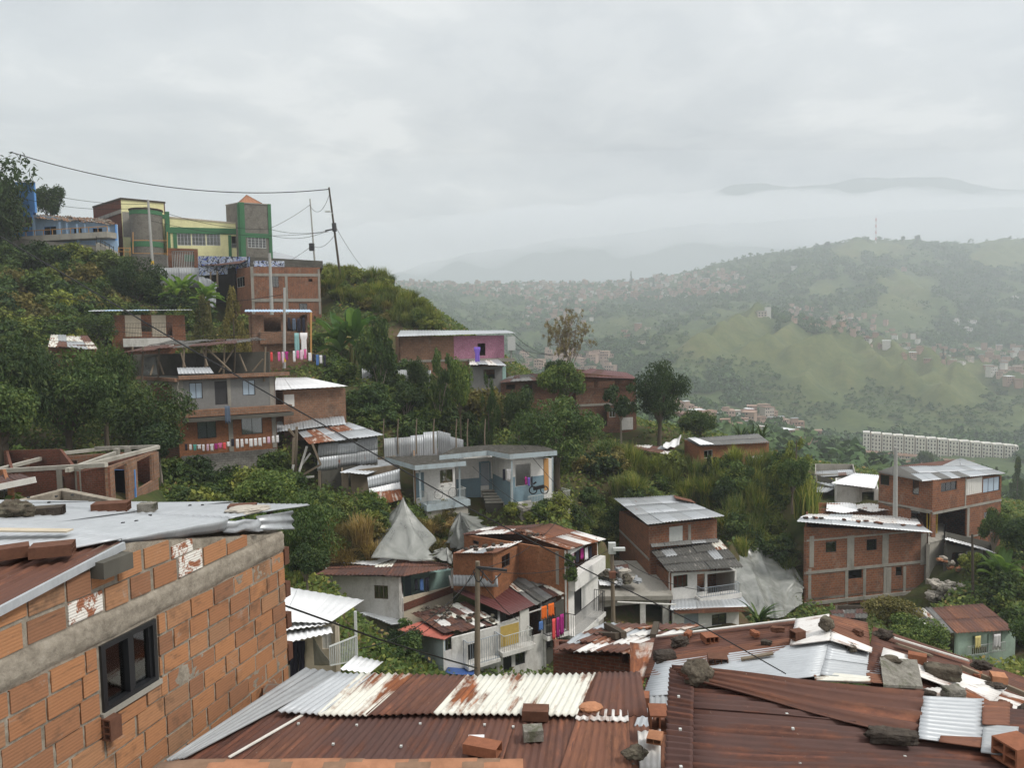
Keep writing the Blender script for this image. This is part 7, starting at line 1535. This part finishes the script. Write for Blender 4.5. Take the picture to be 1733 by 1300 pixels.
settle([(1600,588),(1733,585),(1733,622),(1610,615)],14,'brick house in the cluster at the right border of the far slope','houses at the right of the far slope',Ymin=850,md=10,s=(.65,.95))
settle([(1670,630),(1733,622),(1733,652),(1680,650)],8,'brick house in the low row at the right border above the valley woods','houses in the low right row',Ymin=700,md=10)
settle([(882,602),(1030,600),(1034,630),(890,632)],34,'pink brick house in the dense block behind the bare tree','houses behind the bare tree',Ymin=300,md=8.5,s=(1,1.3),wi=4,ri=0)
settle([(1140,688),(1225,690),(1310,705),(1395,745),(1395,775),(1310,765),(1150,755)],60,'brick house in the valley town behind the spur','houses of the valley town',Ymin=150,md=8,s=(.9,1.2))
for x,y,l in ((1310,470,'lone small house high on the hazy hillside left of the grassy knoll'),(1344,455,'tiny pale house on the upper hazy hillside'),(1530,458,'tiny house near the skyline right of the mast'),(1717,508,'white tall house at the right border of the hazy hillside'),(1480,535,'small house below the grassy knoll'),(1618,548,'small white house right of the grassy knoll'),(1645,545,'long white house right of the grassy knoll'),(1638,562,'small pale blue roofed house right of the grassy knoll'),(1468,578,'white house on the crest of the grassy spur'),(1500,586,'little white roofed house on the spur crest'),(1290,690,'flat brown house in the woods at the foot of the spur')):
    p=hitground(x,y,400)
    if p is not None: farhouse(p,l,None,1.2,wi=3 if 'white' in l or 'pale' in l else 1)
p=hitground(1294,536,500); mb=MB()
mb.bx(p+V((-9,0,-5)),V((12,0,0)),V((0,9,0)),UP*13,0); mb.bx(p+V((3.01,1,-5)),V((6,0,0)),V((0,8,0)),UP*18,1); mb.bx(p+V((-9.5,-1,8.01)),V((13,0,0)),V((0,10,0)),UP*.4,2)
for k in range(3):
    for j in range(2): mb.bx(p+V((-8+k*4,-.05,1+j*3.2)),V((2,0,0)),V((0,.03,0)),UP*1.6,3)
tag(mb.build('hilltop_house',[HW[5],HW[3],HR[1],M['dark_void']]),'big pale two part house alone on the knob of the grassy spur','house'); HP.append((p.x,p.y,14))
random.seed(78)
# the rest of the far settlements, too small to tell apart
def settlement(polys):
    mb=MB(); r=random.Random(4)
    for poly,n in polys:
        xs=[q[0] for q in poly]; ys=[q[1] for q in poly]; c=0;t=0
        while c<n and t<n*30:
            t+=1; x=r.uniform(min(xs),max(xs)); y=r.uniform(min(ys),max(ys))
            if not inpoly(x,y,poly): continue
            p=hitground(x,y,900)
            if p is None or any((p.x-a)**2+(p.y-b)**2<100 for a,b,_ in HP): continue
            c+=1; a=r.gauss(0,.5); e1=V((math.cos(a),math.sin(a),0)); e2=V((-e1.y,e1.x,0)); w=r.uniform(6,10); d=r.uniform(5,7); h_=r.choice([3.5,6,6,8.5]); m_=r.choice([0,0,0,1,1,2,3])
            mb.bx(p-e1*w/2-e2*d/2-UP*5,e1*w,e2*d,UP*(h_+5),m_); mb.bx(p-e1*(w/2+.4)-e2*(d/2+.5)+UP*(h_+.01),e1*(w+.8),e2*(d+1),UP*.4,r.choice([4,4,4,5,6])); HP.append((p.x,p.y,8))
    return mb
sb=settlement([([(640,474),(900,472),(1140,468),(1230,456),(1250,500),(1000,512),(800,500),(660,486)],260),([(860,505),(1010,505),(1000,555),(880,550)],40),([(1330,515),(1480,540),(1640,600),(1600,625),(1440,580)],40),([(1600,590),(1733,588),(1733,650),(1680,640)],24)])
tag(sb.build('far_settlement',[HW[0],HW[1],HW[4],HW[3],HR[0],M['zinc'],M['tile_old']]),'countless tiny houses of the hazy far settlements','settlement',None,'stuff')
# ---- white apartment blocks: stepping row
def apartment(p,ang,label):
    root=thing('apartment_block',label,'apartments',p,'white apartment blocks in the valley'); root.rotation_euler=(0,0,ang)
    for nm,me in AP: link(nm,me,(0,0,0),root)
    for fl in range(5):
        for x in (.7,2.9,6.0): link('window',APW,(-w_/2+x,-.06,.7+fl*2.8),root)
    HP.append((p.x,p.y,12)); return root
w_,d_,hh=7.3,10.0,14.5; mb=MB(); wm=MB(); rm=MB(); st_=MB()
mb.bx(V((-w_/2,0,-6)),V((w_*.62,0,0)),V((0,d_,0)),UP*(hh+6)); mb.bx(V((-w_/2+w_*.74,0,-6)),V((w_*.26,0,0)),V((0,d_,0)),UP*(hh+6)); st_.bx(V((-w_/2+w_*.62,1.6,-6)),V((w_*.12,0,0)),V((0,d_-2,0)),UP*(hh+5.2))
rm.bx(V((-w_/2-.2,-.2,hh+.01)),V((w_*.64,0,0)),V((0,d_+.4,0)),UP*.5); 
wm.bx(V((0,0,0)),V((.8,0,0)),V((0,.05,0)),UP*1.7)
APM=[('wall',mb,plaster('apartment_white',(.72,.69,.61),amt=.3)),('parapet',rm,HW[3]),('stair_tower',st_,plaster('stair_brick',(.34,.25,.2)))]
AP=[(n_,b_.data(n_,m_)) for n_,b_,m_ in APM]
APW=wm.data('window',M['dark_void'])
N_AP=14; a0,a1=P(1472,765,545),P(1714,782,585)
pos=['leftmost of the row']+[o+' block from the left end' for o in 'second third fourth fifth sixth seventh'.split()]+[o+' block from the right end' for o in 'seventh sixth fifth fourth third second'.split()]+['rightmost of the row']
for k in range(N_AP):
    t=k/(N_AP-1); x=1470+t*244; y=766+t*20; p=P(x,y,545+t*30+(k%3)*2.5)
    apartment(p,-.42,'white five storey apartment block in the valley, '+pos[k])
    CTX=p
# ---- terracotta row houses in front of the apartments
def rowblock(x0,x1,y,Y,n,label):
    a,b=P(x0,y,Y),P(x1,y+ (x1-x0)*.08,Y+ (x1-x0)*.12); e_=(b-a); e_.z=0; L_=e_.length; e_=e_.normalized(); nn_=V((-e_.y,e_.x,0)); root=thing('row_houses',label,'row houses',a)
    wb=MB(); rb=MB(); wi=MB(); dz=(b.z-a.z)/n
    for k in range(n):
        o=a+e_*(L_*k/n)+UP*dz*k; ww=L_/n; wb.bx(o-UP*5,e_*ww*.98,nn_*7,UP*(5+4.6)); 
        rb.face([o+UP*4.5-nn_*.5,o+e_*ww-nn_*.5+UP*4.5,o+e_*ww+nn_*3.5+UP*6.1,o+nn_*3.5+UP*6.1]); rb.face([o+nn_*3.5+UP*6.1,o+e_*ww+nn_*3.5+UP*6.1,o+e_*ww+nn_*7.5+UP*4.5,o+nn_*7.5+UP*4.5])
        for z in (.6,2.9):
            for q in (.2,.6): wb.bx(o+e_*ww*q-nn_*.04+UP*z,e_*1.1,nn_*.03,UP*1.2,1)
    wb.build('wall',[HW[5],M['dark_void']],root); rb.build('roof',M['tile_old'],root,solid=.15); HP.append((*( (a+b)/2).xy,L_*.5))
for x0,x1,y,Y,n,l in ((1440,1560,776,520,12,'upper left terrace of pinkish row houses below the white apartment blocks'),(1445,1570,789,490,11,'lower left terrace of pinkish row houses with clay roofs in the valley'),(1575,1733,790,535,14,'upper right terrace of pinkish row houses below the apartments'),(1600,1760,808,500,12,'lower right terrace of row houses at the right border of the valley'),(1680,1780,835,450,7,'short terrace of row houses behind the dark conifers')): rowblock(x0,x1,y,Y,n,l)
# ---- woods on the far slopes: one mass of leaf clumps
RW=[(1435,764),(1575,770),(1740,798),(1740,850),(1600,822),(1440,808)]; TW=[(1140,690),(1230,690),(1310,705),(1400,745),(1400,785),(1310,770),(1150,760)]
def woods(n,seed):
    r=np.random.default_rng(seed); Vs=[];Ts=[]; cnt=0; out=[]
    for t in range(n*6):
        if cnt>=n: break
        x=r.uniform(600,1800); y=r.uniform(405,905)
        p=hitground(x,y,135)
        if p is None or p.y<135 or p.y>3000: continue
        u=p.x/p.y; i=int(np.searchsorted(ug,u))-1; j=int(np.searchsorted(yg,p.y))-1; gr=GRT[min(j,nv-1),min(i,nu-1)]
        cl=mnoise.noise(V((p.x/70,p.y/70,2)))+.6*mnoise.noise(V((p.x/24,p.y/24,5)))
        sp=SPUR[min(j,nv-1),min(i,nu-1)]; sml=False
        if r.random()<gr*1.5:
            if sp<.42 and r.random()<.3 and cl>-.1 and p.y<1500: sml=True
            else: continue
        elif cl<-.1+.5*(r.random()-.5): continue
        if any((p.x-a)**2+(p.y+4-b)**2<(c_*.9)**2 for a,b,c_ in HP): continue
        if inpoly(x,y,RW) and r.random()<.9 or inpoly(x,y,TW) and r.random()<.7: continue
        out.append((p.x,p.y,p.z,cl,sml)); cnt+=1
    for x,y,z,cl,sml in out:
        k=60 if y<520 else (34 if y<1000 else 16); big=r.random()<.16; R_=(2.2+3.2*r.random()**1.6)*(1.5 if big else 1)*(1+ (y>1500)*.25); R_=R_*.45 if sml else R_; hgt=R_*r.uniform(.75,1.5)
        d=r.normal(size=(k,3)); d/=np.linalg.norm(d,axis=1)[:,None]; d[:,2]=np.abs(d[:,2])*1.0-.15; q=.55+.5*r.random(k)
        c=np.array([x,y,z+hgt*.55])+d*np.array([R_,R_,hgt*.8])*q[:,None]
        nm=d+r.normal(size=(k,3))*.5; nm/=np.linalg.norm(nm,axis=1)[:,None]; ax=r.normal(size=(k,3)); ax-=nm*(ax*nm).sum(1)[:,None]; ax/=np.linalg.norm(ax,axis=1)[:,None]; sd=np.cross(nm,ax)
        s=(R_*(.5+.5*r.random(k))*(1.0 if k<30 else .72))[:,None]; Vs.append(np.stack([c-ax*s*.5,c+sd*s*.38,c+ax*s*.5,c-sd*s*.38],1).reshape(-1,3)); Ts.append(np.clip(.35+.35*cl+.25*r.random()+.3*(r.random(k)-.5),0,1))
    v=np.concatenate(Vs); t=np.concatenate(Ts); return np_mesh('woods',v,np.arange(len(v)).reshape(-1,4),[M['leaf_far']],t)
tag(link('woods',woods(17000,9)),'hazy woods and scrub covering the far hillsides and the valley','woods',None,'stuff')
tree(1700,772,1740,880,190,'cone','leaf_dark','tall dark conifer at the right border behind the silver roofed house'); tree(1676,790,1696,830,230,'cone','leaf_dark','smaller dark conifer left of the tall one near the right border'); tree(1548,762,1584,800,400,'round','leaf_dark','darker round tree in front of the white apartment blocks')
for x,y,h_,l in ((1068,470,22,'slim dark conifer on the far ridge'),(1106,478,18,'second slim conifer on the far ridge'),(1553,404,14,'lone round tree on the hazy skyline right of the mast'),(1528,404,10,'small tree on the skyline beside the mast hill'),(1400,414,12,'thin tree on the hazy skyline left of the mast'),(1596,600,22,'dark conifer among the houses of the far slope'),(1397,512,18,'dark pointed tree left of the grassy knoll')):
    p=hitground(x,y+h_*.55,600)
    if p is not None: s=p.y/FPX; plant('cone' if 'conifer' in l or 'pointed' in l else 'round','leaf_dark',p-UP,h_*s*(.35 if 'conifer' in l else .8),h_*s*1.1,l)
# ---- radio mast on the skyline
p=hitground(1482,412,800); mb=MB(); hgt=42/FPX*p.y
for k in range(8):
    for a in range(3):
        o=V((math.cos(a*2.1)*1.6,math.sin(a*2.1)*1.6,0)); o2=V((math.cos(a*2.1+2.1)*1.6,math.sin(a*2.1+2.1)*1.6,0)); z0,z1=hgt*k/8,hgt*(k+1)/8
        mb.beam(p+o+UP*z0,p+o+UP*z1,.55,m=k%2); mb.beam(p+o+UP*z0,p+o2+UP*z1,.3,m=k%2)
tag(mb.build('radio_mast',[M['c_white'],M['c_red']]),'tall thin red and white radio mast on the hazy skyline','mast')
# ---- mountains in the cloud, beyond the haze
def mountain(name,prof,Y,depth,label,seed):
    mb=MB(); G_=[]; n=len(prof)
    xs=np.linspace(prof[0][0],prof[-1][0],160); ys=np.interp(xs,[a for a,_ in prof],[b for _,b in prof])
    for x,y in zip(xs,ys):
        top=P(x,y,Y); row=[]
        for j in range(-14,15):
            v=j/14; yy=Y+v*depth; z=top.z*(1-abs(v)**1.1)-abs(v)*260; xx=top.x*(1+v*depth/Y*.9)
            nz=mnoise.fractal(V((xx/900,yy/900,seed)),1,2,5)*130*(.15+abs(v))+mnoise.noise(V((xx/160,yy/160,seed)))*14
            row.append(V((xx,yy,z+nz)))
        G_.append(row)
    mb.grid(G_,None); g=G('mountain_forest_%d'%seed,.95,.1); o=g.obj(); nn_=g.noise(o,.004,6,.7); g.col(g.mix(nn_,(.03,.05,.04),(.055,.075,.06)))
    return tag(mb.build(name,g.m),label,None,None,'structure')
mountain('mountain',[(300,520),(500,500),(640,472),(720,446),(800,428),(900,415),(1050,395),(1200,380),(1350,370),(1500,360),(1733,350),(2000,330)],6600,1500,'long dim slope behind the far ridge fading upward into cloud',3)
mountain('mountain',[(1000,480),(1150,380),(1205,326),(1240,313),(1290,310),(1340,317),(1400,312),(1460,300),(1500,302),(1540,300),(1600,300),(1680,318),(1800,325),(2100,380)],10500,2400,'blue mountain crest floating above the cloud bank on the right',7)
def cloudbank():
    m=bpy.data.materials.new('cloud_vapour'); m.use_nodes=True; nt_=m.node_tree; nt_.nodes.clear(); o=nt_.nodes.new('ShaderNodeOutputMaterial'); v=nt_.nodes.new('ShaderNodeVolumePrincipled')
    v.inputs['Color'].default_value=(.86,.875,.9,1); v.inputs['Density'].default_value=.0020; v.inputs['Anisotropy'].default_value=.2; nt_.links.new(v.outputs[0],o.inputs['Volume'])
    import bmesh as B
    bm_=B.new(); r=random.Random(5)
    mats=[]
    prof=[(560,428,30),(680,420,34),(800,402,36),(930,392,42),(1060,388,46),(1190,376,46),(1300,366,36),(1400,366,36),(1500,362,40),(1600,374,36),(1700,377,34),(1820,373,38),(1950,360,46),(2080,350,60)]
    near_=[(690,452,15),(770,432,20),(850,412,24),(880,398,24),(1000,392,36),(1120,384,44),(1240,380,48),(1360,380,46),(1480,378,46),(1600,378,46),(1720,378,46),(1840,375,46),(1980,372,50)]
    me=bpy.data.meshes.new('c'); 
    vs=[];fs=[]
    for i,(x,y,ry) in enumerate(prof):
        for k in range(3):
            Y=7800+r.uniform(-150,150)+k*260-260; c=P(x+r.uniform(-40,40),y+r.uniform(-9,9),Y); R_=ry/FPX*Y*r.uniform(.8,1.15); b=B.new(); B.ops.create_icosphere(b,subdivisions=3,radius=1)
            o_=len(vs)
            for q in b.verts: vs.append((c.x+q.co.x*R_*r.uniform(2.6,2.62)*1.25,c.y+q.co.y*520,c.z+q.co.z*R_))
            fs+=[[o_+q.index for q in f.verts] for f in b.faces]; b.free()
    for x,y,ry in near_:
        for k in range(2):
            Y=4350+r.uniform(-60,60)+k*170; c=P(x+r.uniform(-40,40),y+r.uniform(-8,8),Y); R_=ry/FPX*Y*r.uniform(.8,1.1); b=B.new(); B.ops.create_icosphere(b,subdivisions=3,radius=1); o_=len(vs)
            for q in b.verts: vs.append((c.x+q.co.x*R_*2.6,c.y+q.co.y*300,c.z+q.co.z*R_))
            fs+=[[o_+q.index for q in f.verts] for f in b.faces]; b.free()
    me.from_pydata(vs,[],fs); ob=link('cloud_bank',me,(0,0,0))
    rm_=ob.modifiers.new('merge','REMESH'); rm_.mode='VOXEL'; rm_.voxel_size=46
    tx=bpy.data.textures.new('billow','CLOUDS'); tx.noise_scale=420; tx.noise_depth=4
    dp=ob.modifiers.new('billow','DISPLACE'); dp.texture=tx; dp.strength=260; dp.mid_level=.5; dp.texture_coords='GLOBAL'
    sm=ob.modifiers.new('soften','SMOOTH'); sm.iterations=4
    me.materials.append(m); return tag(ob,'pale cloud bank lying across the mountain flank','cloud',None,'stuff')
cloudbank()
def mist():
    import bmesh as B
    b=B.new(); B.ops.create_icosphere(b,subdivisions=5,radius=1); me=bpy.data.meshes.new('mist')
    for v in b.verts: v.co=V((900+v.co.x*7500,3960+v.co.y*330,150+v.co.z*800+30*mnoise.noise(v.co*4)))
    b.to_mesh(me); b.free(); m=bpy.data.materials.new('mist_vapour'); m.use_nodes=True; t=m.node_tree; t.nodes.clear(); o=t.nodes.new('ShaderNodeOutputMaterial'); v=t.nodes.new('ShaderNodeVolumePrincipled')
    v.inputs['Color'].default_value=(.86,.9,.945,1); v.inputs['Density'].default_value=.0010; t.links.new(v.outputs[0],o.inputs['Volume']); me.materials.append(m)
    tag(link('mist',me),'thin bluish mist hanging in front of the far mountains','mist',None,'stuff')
mist()
# ---- haze
zmin=float(ZZ.min())-1.5; zmax=float(ZZ.max())+28; xm_=float(np.abs(XX).max())+60
mb=MB(); mb.bx(V((-xm_,-60,zmin)),V((2*xm_,0,0)),V((0,3400+90,0)),UP*(zmax-zmin)); hm=bpy.data.materials.new('haze_air'); hm.use_nodes=True; hn=hm.node_tree; hn.nodes.clear()
o=hn.nodes.new('ShaderNodeOutputMaterial'); v=hn.nodes.new('ShaderNodeVolumePrincipled'); v.inputs['Color'].default_value=(.88,.935,1,1); v.inputs['Density'].default_value=.00034; v.inputs['Anisotropy'].default_value=0.0; hn.links.new(v.outputs[0],o.inputs['Volume'])
tag(mb.build('haze',hm),'pale humid air filling the valley','haze',None,'stuff')
# ================================================================ poles and cables
def pole(x0,y0,x1,y1,Y0,r,mat,label,band=False,name='utility_pole',Y1=None,extra=0):
    a=P(x1,y1,Y0); b=P(x0,y0,Y1 or Y0); root=thing(name,label,'pole',a); mb=MB(); mb.tube([a-(b-a).normalized()*(.5+extra),a+(b-a)*.5,b],[r,r*.85,r*.7],8); mb.build('shaft',M[mat],root)
    if band:
        mb=MB(); u=(b-a); mb.tube([a+u*.015,a+u*.07],[r*1.03]*2,8); mb.build('painted_band',M['yellow'],root)
    return root,a,b
fr('Z1')
r1,_,t1=pole(724,340,746,662,98,.2,'pole_c','grey concrete pole with a yellow band in front of the round school tower',True)
r2,_,t2=pole(1318,602,1328,885,90,.24,'pole_c','grey concrete pole standing before the broad brick house below the square tower')
r3,_,t3=pole(1390,770,1390,1140,71,.16,'pole_c','thin grey pole with a yellow band beside the blue roofed house',True)
r4,_,t4=pole(1515,336,1538,640,112,.14,'pole_c','slim grey pole behind the terrace of the broad brick house')
r5,_,t5=pole(1608,280,1660,690,106,.17,'wood_dark','leaning dark timber pole on the hill crest')
def fit(root,name,fn,mat):
    mb=MB(); fn(mb); mb.build(name,M[mat],root)
fit(r5,'transformer',lambda mb:mb.tube([P(1632,455,105.7),P(1636,495,105.7)],.32,8),'iron'); fit(r5,'cross_arm',lambda mb:mb.beam(P(1590,492,105.6),P(1645,482,105.6),.18),'iron')
fit(r5,'street_lamp',lambda mb:(mb.tube([P(1626,408,105.8),P(1605,396,105.4)],.05,5),mb.cbox(P(1602,398,105.3),(.7,.3,.2))),'iron_lt')
fit(r4,'insulator_box',lambda mb:mb.cbox(P(1524,572,111.8),(.7,.5,1.1)),'iron')
fr('Z5')
r6,a6,t6=pole(1006,290,1004,840,38,.17,'wood','weathered wooden utility pole rising from the lane between the row houses',extra=1)
fit(r6,'cross_arm',lambda mb:(mb.beam(P(1000,318,37.9),P(1150,335,37.9),.12),mb.tube([P(1008,320,37.9),P(1075,395,37.9),P(1120,350,37.9)],.04,5)),'iron'); fit(r6,'cable_coil',lambda mb:[mb.tube([P(1010,325,37.8)+V((math.cos(a*.5)*.25,-.05,-abs(math.sin(a*.5))*.7)) for a in range(13)],.03,5)],'cable')
r7,a7,t7=pole(1662,225,1670,610,46,.15,'wood','greenish wooden pole carrying a white street lamp',extra=2.5)
fit(r7,'street_lamp',lambda mb:(mb.tube([P(1664,240,45.9),P(1675,222,45.8),P(1700,228,45.6)],.06,6),mb.cbox(P(1697,230,45.6),(.75,.3,.18)),mb.cbox(P(1663,225,45.8),(.45,.3,.7))),'iron_lt'); fit(r7,'junction_box',lambda mb:mb.cbox(P(1664,355,45.8),(.4,.35,.4)),'rust_red')
fr('Z8'); r8,_,t8=pole(1106,165,1104,420,61,.2,'pole_c','pale grey pole standing against the silver roofed brick house',extra=1)
r9,_,t9=pole(1480,590,1484,935,54,.11,'wood_dark','dark timber pole on the right slope before the ruined shack',extra=1)
fr('Z11'); r10,_,t10=pole(672,625,670,745,86,.1,'pole_c','short pale post with wires at the end of the pink house'); fit(r10,'junction_box',lambda mb:mb.cbox(P(672,668,85.8),(.9,.5,1.6)),'iron_lt')
fr('full')
def cb(l,r_=.02,grp=None): pts_=[P(*q) for q in l[0]]; 
def wire(p,q,sag,r_,label,g_=None): return cable(P(*p),P(*q),sag,r_,label,g_)
mb=MB(); pc=[(-40,376,15.5),(100,459,14.6),(300,578,13.2),(457,668,12),(640,772,10.8),(800,864,9.8),(1000,969,8.6),(1180,1056,7.6),(1330,1141,6.9)]; mb.tube([P(*q) for q in pc],[.015,.0145,.013,.012,.0105,.009,.008,.007,.006],6); tag(mb.build('power_cable',M['cable']),'thick black cable crossing the whole view diagonally down to the patched roof','cable')
mb=MB(); pc=[(478,1024,9.6),(640,1082,14),(760,1118,22),(806,1131,37.8)]; mb.tube([P(*q) for q in pc],[.014,.018,.026,.04],6); tag(mb.build('power_cable',M['cable']),'black cable running from behind the near brick wall to the wooden pole','cable')
wire((18,257,95),(557,320,105.8),2.2,.06,'single wire sagging across the sky to the leaning timber pole')
for k,(p,q,s,l) in enumerate((((-20,300,96),(250,345,98),1.0,'thin wire from the left border to the banded concrete pole, upper one'),((-20,318,96),(250,350,98),1.2,'thin wire from the left border to the banded concrete pole, lower one'),((250,350,98),(460,388,104),.8,'thin wire between the banded pole and the square school tower'),((250,372,98),(556,392,105.6),1.2,'wire passing in front of the school to the leaning pole'),((458,388,104),(556,390,105.6),.5,'short wire from the square tower to the leaning pole'),((458,398,104),(560,388,105.6),.8,'lower short wire from the square tower to the leaning pole'),((458,386,104),(524,347,112),.2,'wire rising from the square tower to the slim pole'),((524,347,112),(557,330,105.8),1.6,'slack wire between the slim pole and the leaning pole'),((440,470,95),(528,416,111.6),.2,'slanting wire from the terrace edge to the slim pole'),((528,416,111.6),(566,398,105.6),.8,'lower wire between the slim pole and the leaning pole'),((566,380,105.6),(620,460,130),.5,'wire running down behind the hill crest'),((-20,480,70),(480,498,72),1.5,'thin wire across the left slope above the railed balcony house'),((-20,522,60),(480,560,71),1.2,'pale thin wire over the left grove toward the thin grey pole'),((-20,515,60),(330,548,70),1.0,'second thin wire over the left grove'),((868,565,86),(930,600,120),.6,'wire leaving the pink house toward the valley'),((866,575,86),(950,620,110),.8,'lower wire leaving the pink house'),((868,590,86),(1000,594,180),1.0,'level thin wire right of the pink house'),((806,962,38),(1033,930,46),.8,'cable between the wooden pole and the street lamp pole'),((806,960,38),(700,1080,41),.6,'bundle wire from the wooden pole to the row house roof'),((808,965,38),(945,880,52),.6,'wire from the wooden pole up to the rusty striped roof'),((808,975,38),(900,1060,44),.5,'service wire from the wooden pole to the ochre wall'),((1034,935,46),(1205,1000,51),.6,'wire from the street lamp pole to the white balcony house front'),((806,968,38),(600,1100,28),.8,'long wire from the wooden pole down to the left balcony'),((870,735,60),(1005,885,52),.3,'pale stay wire from the flat roofed house down to the rusty striped roof'),((800,790,56),(960,895,51),.5,'thin wire from the flat roofed house to the striped roof'))): wire(p,q,s,.028 if p[2]>60 else .02,l)
# ================================================================ sky, light, camera
w=bpy.data.worlds.new('World'); scene.world=w; w.use_nodes=True; nt=w.node_tree; nd=nt.nodes; nd.clear()
def N(t,**k):
    x=nd.new(t)
    for a,v in k.items(): setattr(x,a,v)
    return x
out=N('ShaderNodeOutputWorld'); sky=N('ShaderNodeTexSky'); sky.sky_type='NISHITA'; sky.sun_disc=False
SUN_EL,SUN_AZ=rad(50),rad(105)       # azimuth from +Y towards +X
sky.sun_elevation=SUN_EL; sky.sun_rotation=SUN_AZ; sky.altitude=1500; sky.air_density=1.0; sky.dust_density=2.0
bs=N('ShaderNodeBackground'); bs.inputs[1].default_value=.05; nt.links.new(sky.outputs[0],bs.inputs[0])
tc=N('ShaderNodeTexCoord'); sep=N('ShaderNodeSeparateXYZ'); nt.links.new(tc.outputs['Generated'],sep.inputs[0])
def mth(op,a,b=0.0):
    m=N('ShaderNodeMath',operation=op)
    for i,v in enumerate((a,b)):
        if isinstance(v,bpy.types.NodeSocket): nt.links.new(v,m.inputs[i])
        else: m.inputs[i].default_value=v
    return m.outputs[0]
# overcast layer seen as a ceiling: direction divided by its height
den=mth('ADD',mth('MAXIMUM',sep.outputs[2],0.0),.16); cx=mth('DIVIDE',sep.outputs[0],den); cy=mth('DIVIDE',sep.outputs[1],den)
cv=N('ShaderNodeCombineXYZ'); nt.links.new(cx,cv.inputs[0]); nt.links.new(cy,cv.inputs[1])
def noi(sc,det,ro,dis,off):
    m=N('ShaderNodeMapping'); m.inputs['Location'].default_value=off; nt.links.new(cv.outputs[0],m.inputs[0])
    n=N('ShaderNodeTexNoise'); n.inputs['Scale'].default_value=sc; n.inputs['Detail'].default_value=det; n.inputs['Roughness'].default_value=ro; n.inputs['Distortion'].default_value=dis
    nt.links.new(m.outputs[0],n.inputs['Vector']); return n.outputs['Fac']
def rmp(f,*st):
    r=N('ShaderNodeValToRGB'); nt.links.new(f,r.inputs[0]); e=r.color_ramp.elements
    while len(e)<len(st): e.new(.5)
    for k,(p,c) in enumerate(st): e[k].position=p; e[k].color=(*c,1)
    r.color_ramp.interpolation='EASE'; return r.outputs[0]
n1=noi(.55,6,.5,.4,(3.1,1.7,0)); n2=noi(1.6,7,.55,.5,(9.0,4.0,2.0))
n3=noi(4.2,6,.6,.6,(1.0,7.0,5.0)); mixn=mth('ADD',mth('ADD',mth('MULTIPLY',n1,.5),mth('MULTIPLY',n2,.33)),mth('MULTIPLY',n3,.17))
c=rmp(mixn,(.415,(.265,.271,.283)),(.472,(.368,.369,.372)),(.525,(.468,.462,.453)),(.578,(.64,.62,.592)))
up=N('ShaderNodeMapRange'); up.interpolation_type='SMOOTHSTEP'; nt.links.new(sep.outputs[2],up.inputs[0]); up.inputs[1].default_value=.42; up.inputs[2].default_value=.9; up.inputs[3].default_value=1.0; up.inputs[4].default_value=2.9  # sky brightened overhead, beyond the view, to light the ground
bc=N('ShaderNodeBackground'); nt.links.new(c,bc.inputs[0]); bk=N('ShaderNodeMapRange'); bk.interpolation_type='SMOOTHSTEP'; nt.links.new(sep.outputs[1],bk.inputs[0]); bk.inputs[1].default_value=.2; bk.inputs[2].default_value=-.7; bk.inputs[3].default_value=1.0; bk.inputs[4].default_value=1.12; nt.links.new(mth('MULTIPLY',up.outputs[0],bk.outputs[0]),bc.inputs[1])  # sky behind the camera brightened to lift the facades
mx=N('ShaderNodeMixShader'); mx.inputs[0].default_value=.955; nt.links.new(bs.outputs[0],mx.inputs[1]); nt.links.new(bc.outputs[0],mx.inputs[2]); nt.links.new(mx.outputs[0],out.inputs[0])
sl=bpy.data.lights.new('sun','SUN'); sl.energy=1.9; sl.angle=rad(12); sl.color=(1,.95,.87); so=bpy.data.objects.new('sun',sl); COL.objects.link(so)
dirv=V((math.sin(SUN_AZ)*math.cos(SUN_EL),math.cos(SUN_AZ)*math.cos(SUN_EL),math.sin(SUN_EL))); so.rotation_euler=dirv.to_track_quat('Z','Y').to_euler(); so.location=(0,0,400)
cam=bpy.data.cameras.new('camera'); cam.sensor_fit='HORIZONTAL'; cam.sensor_width=36; cam.lens=36*FPX/1733; cam.clip_start=.1; cam.clip_end=40000
co=bpy.data.objects.new('camera',cam); COL.objects.link(co); co.matrix_world=RM.to_4x4(); scene.camera=co
scene.view_settings.view_transform='Standard'; scene.view_settings.look='None'; scene.view_settings.exposure=.66; scene.view_settings.gamma=1
cy=scene.cycles; cy.max_bounces=6; cy.diffuse_bounces=3; cy.glossy_bounces=2; cy.transmission_bounces=2; cy.transparent_max_bounces=8; cy.volume_bounces=2; cy.use_denoising=True
cy.caustics_reflective=False; cy.caustics_refractive=False
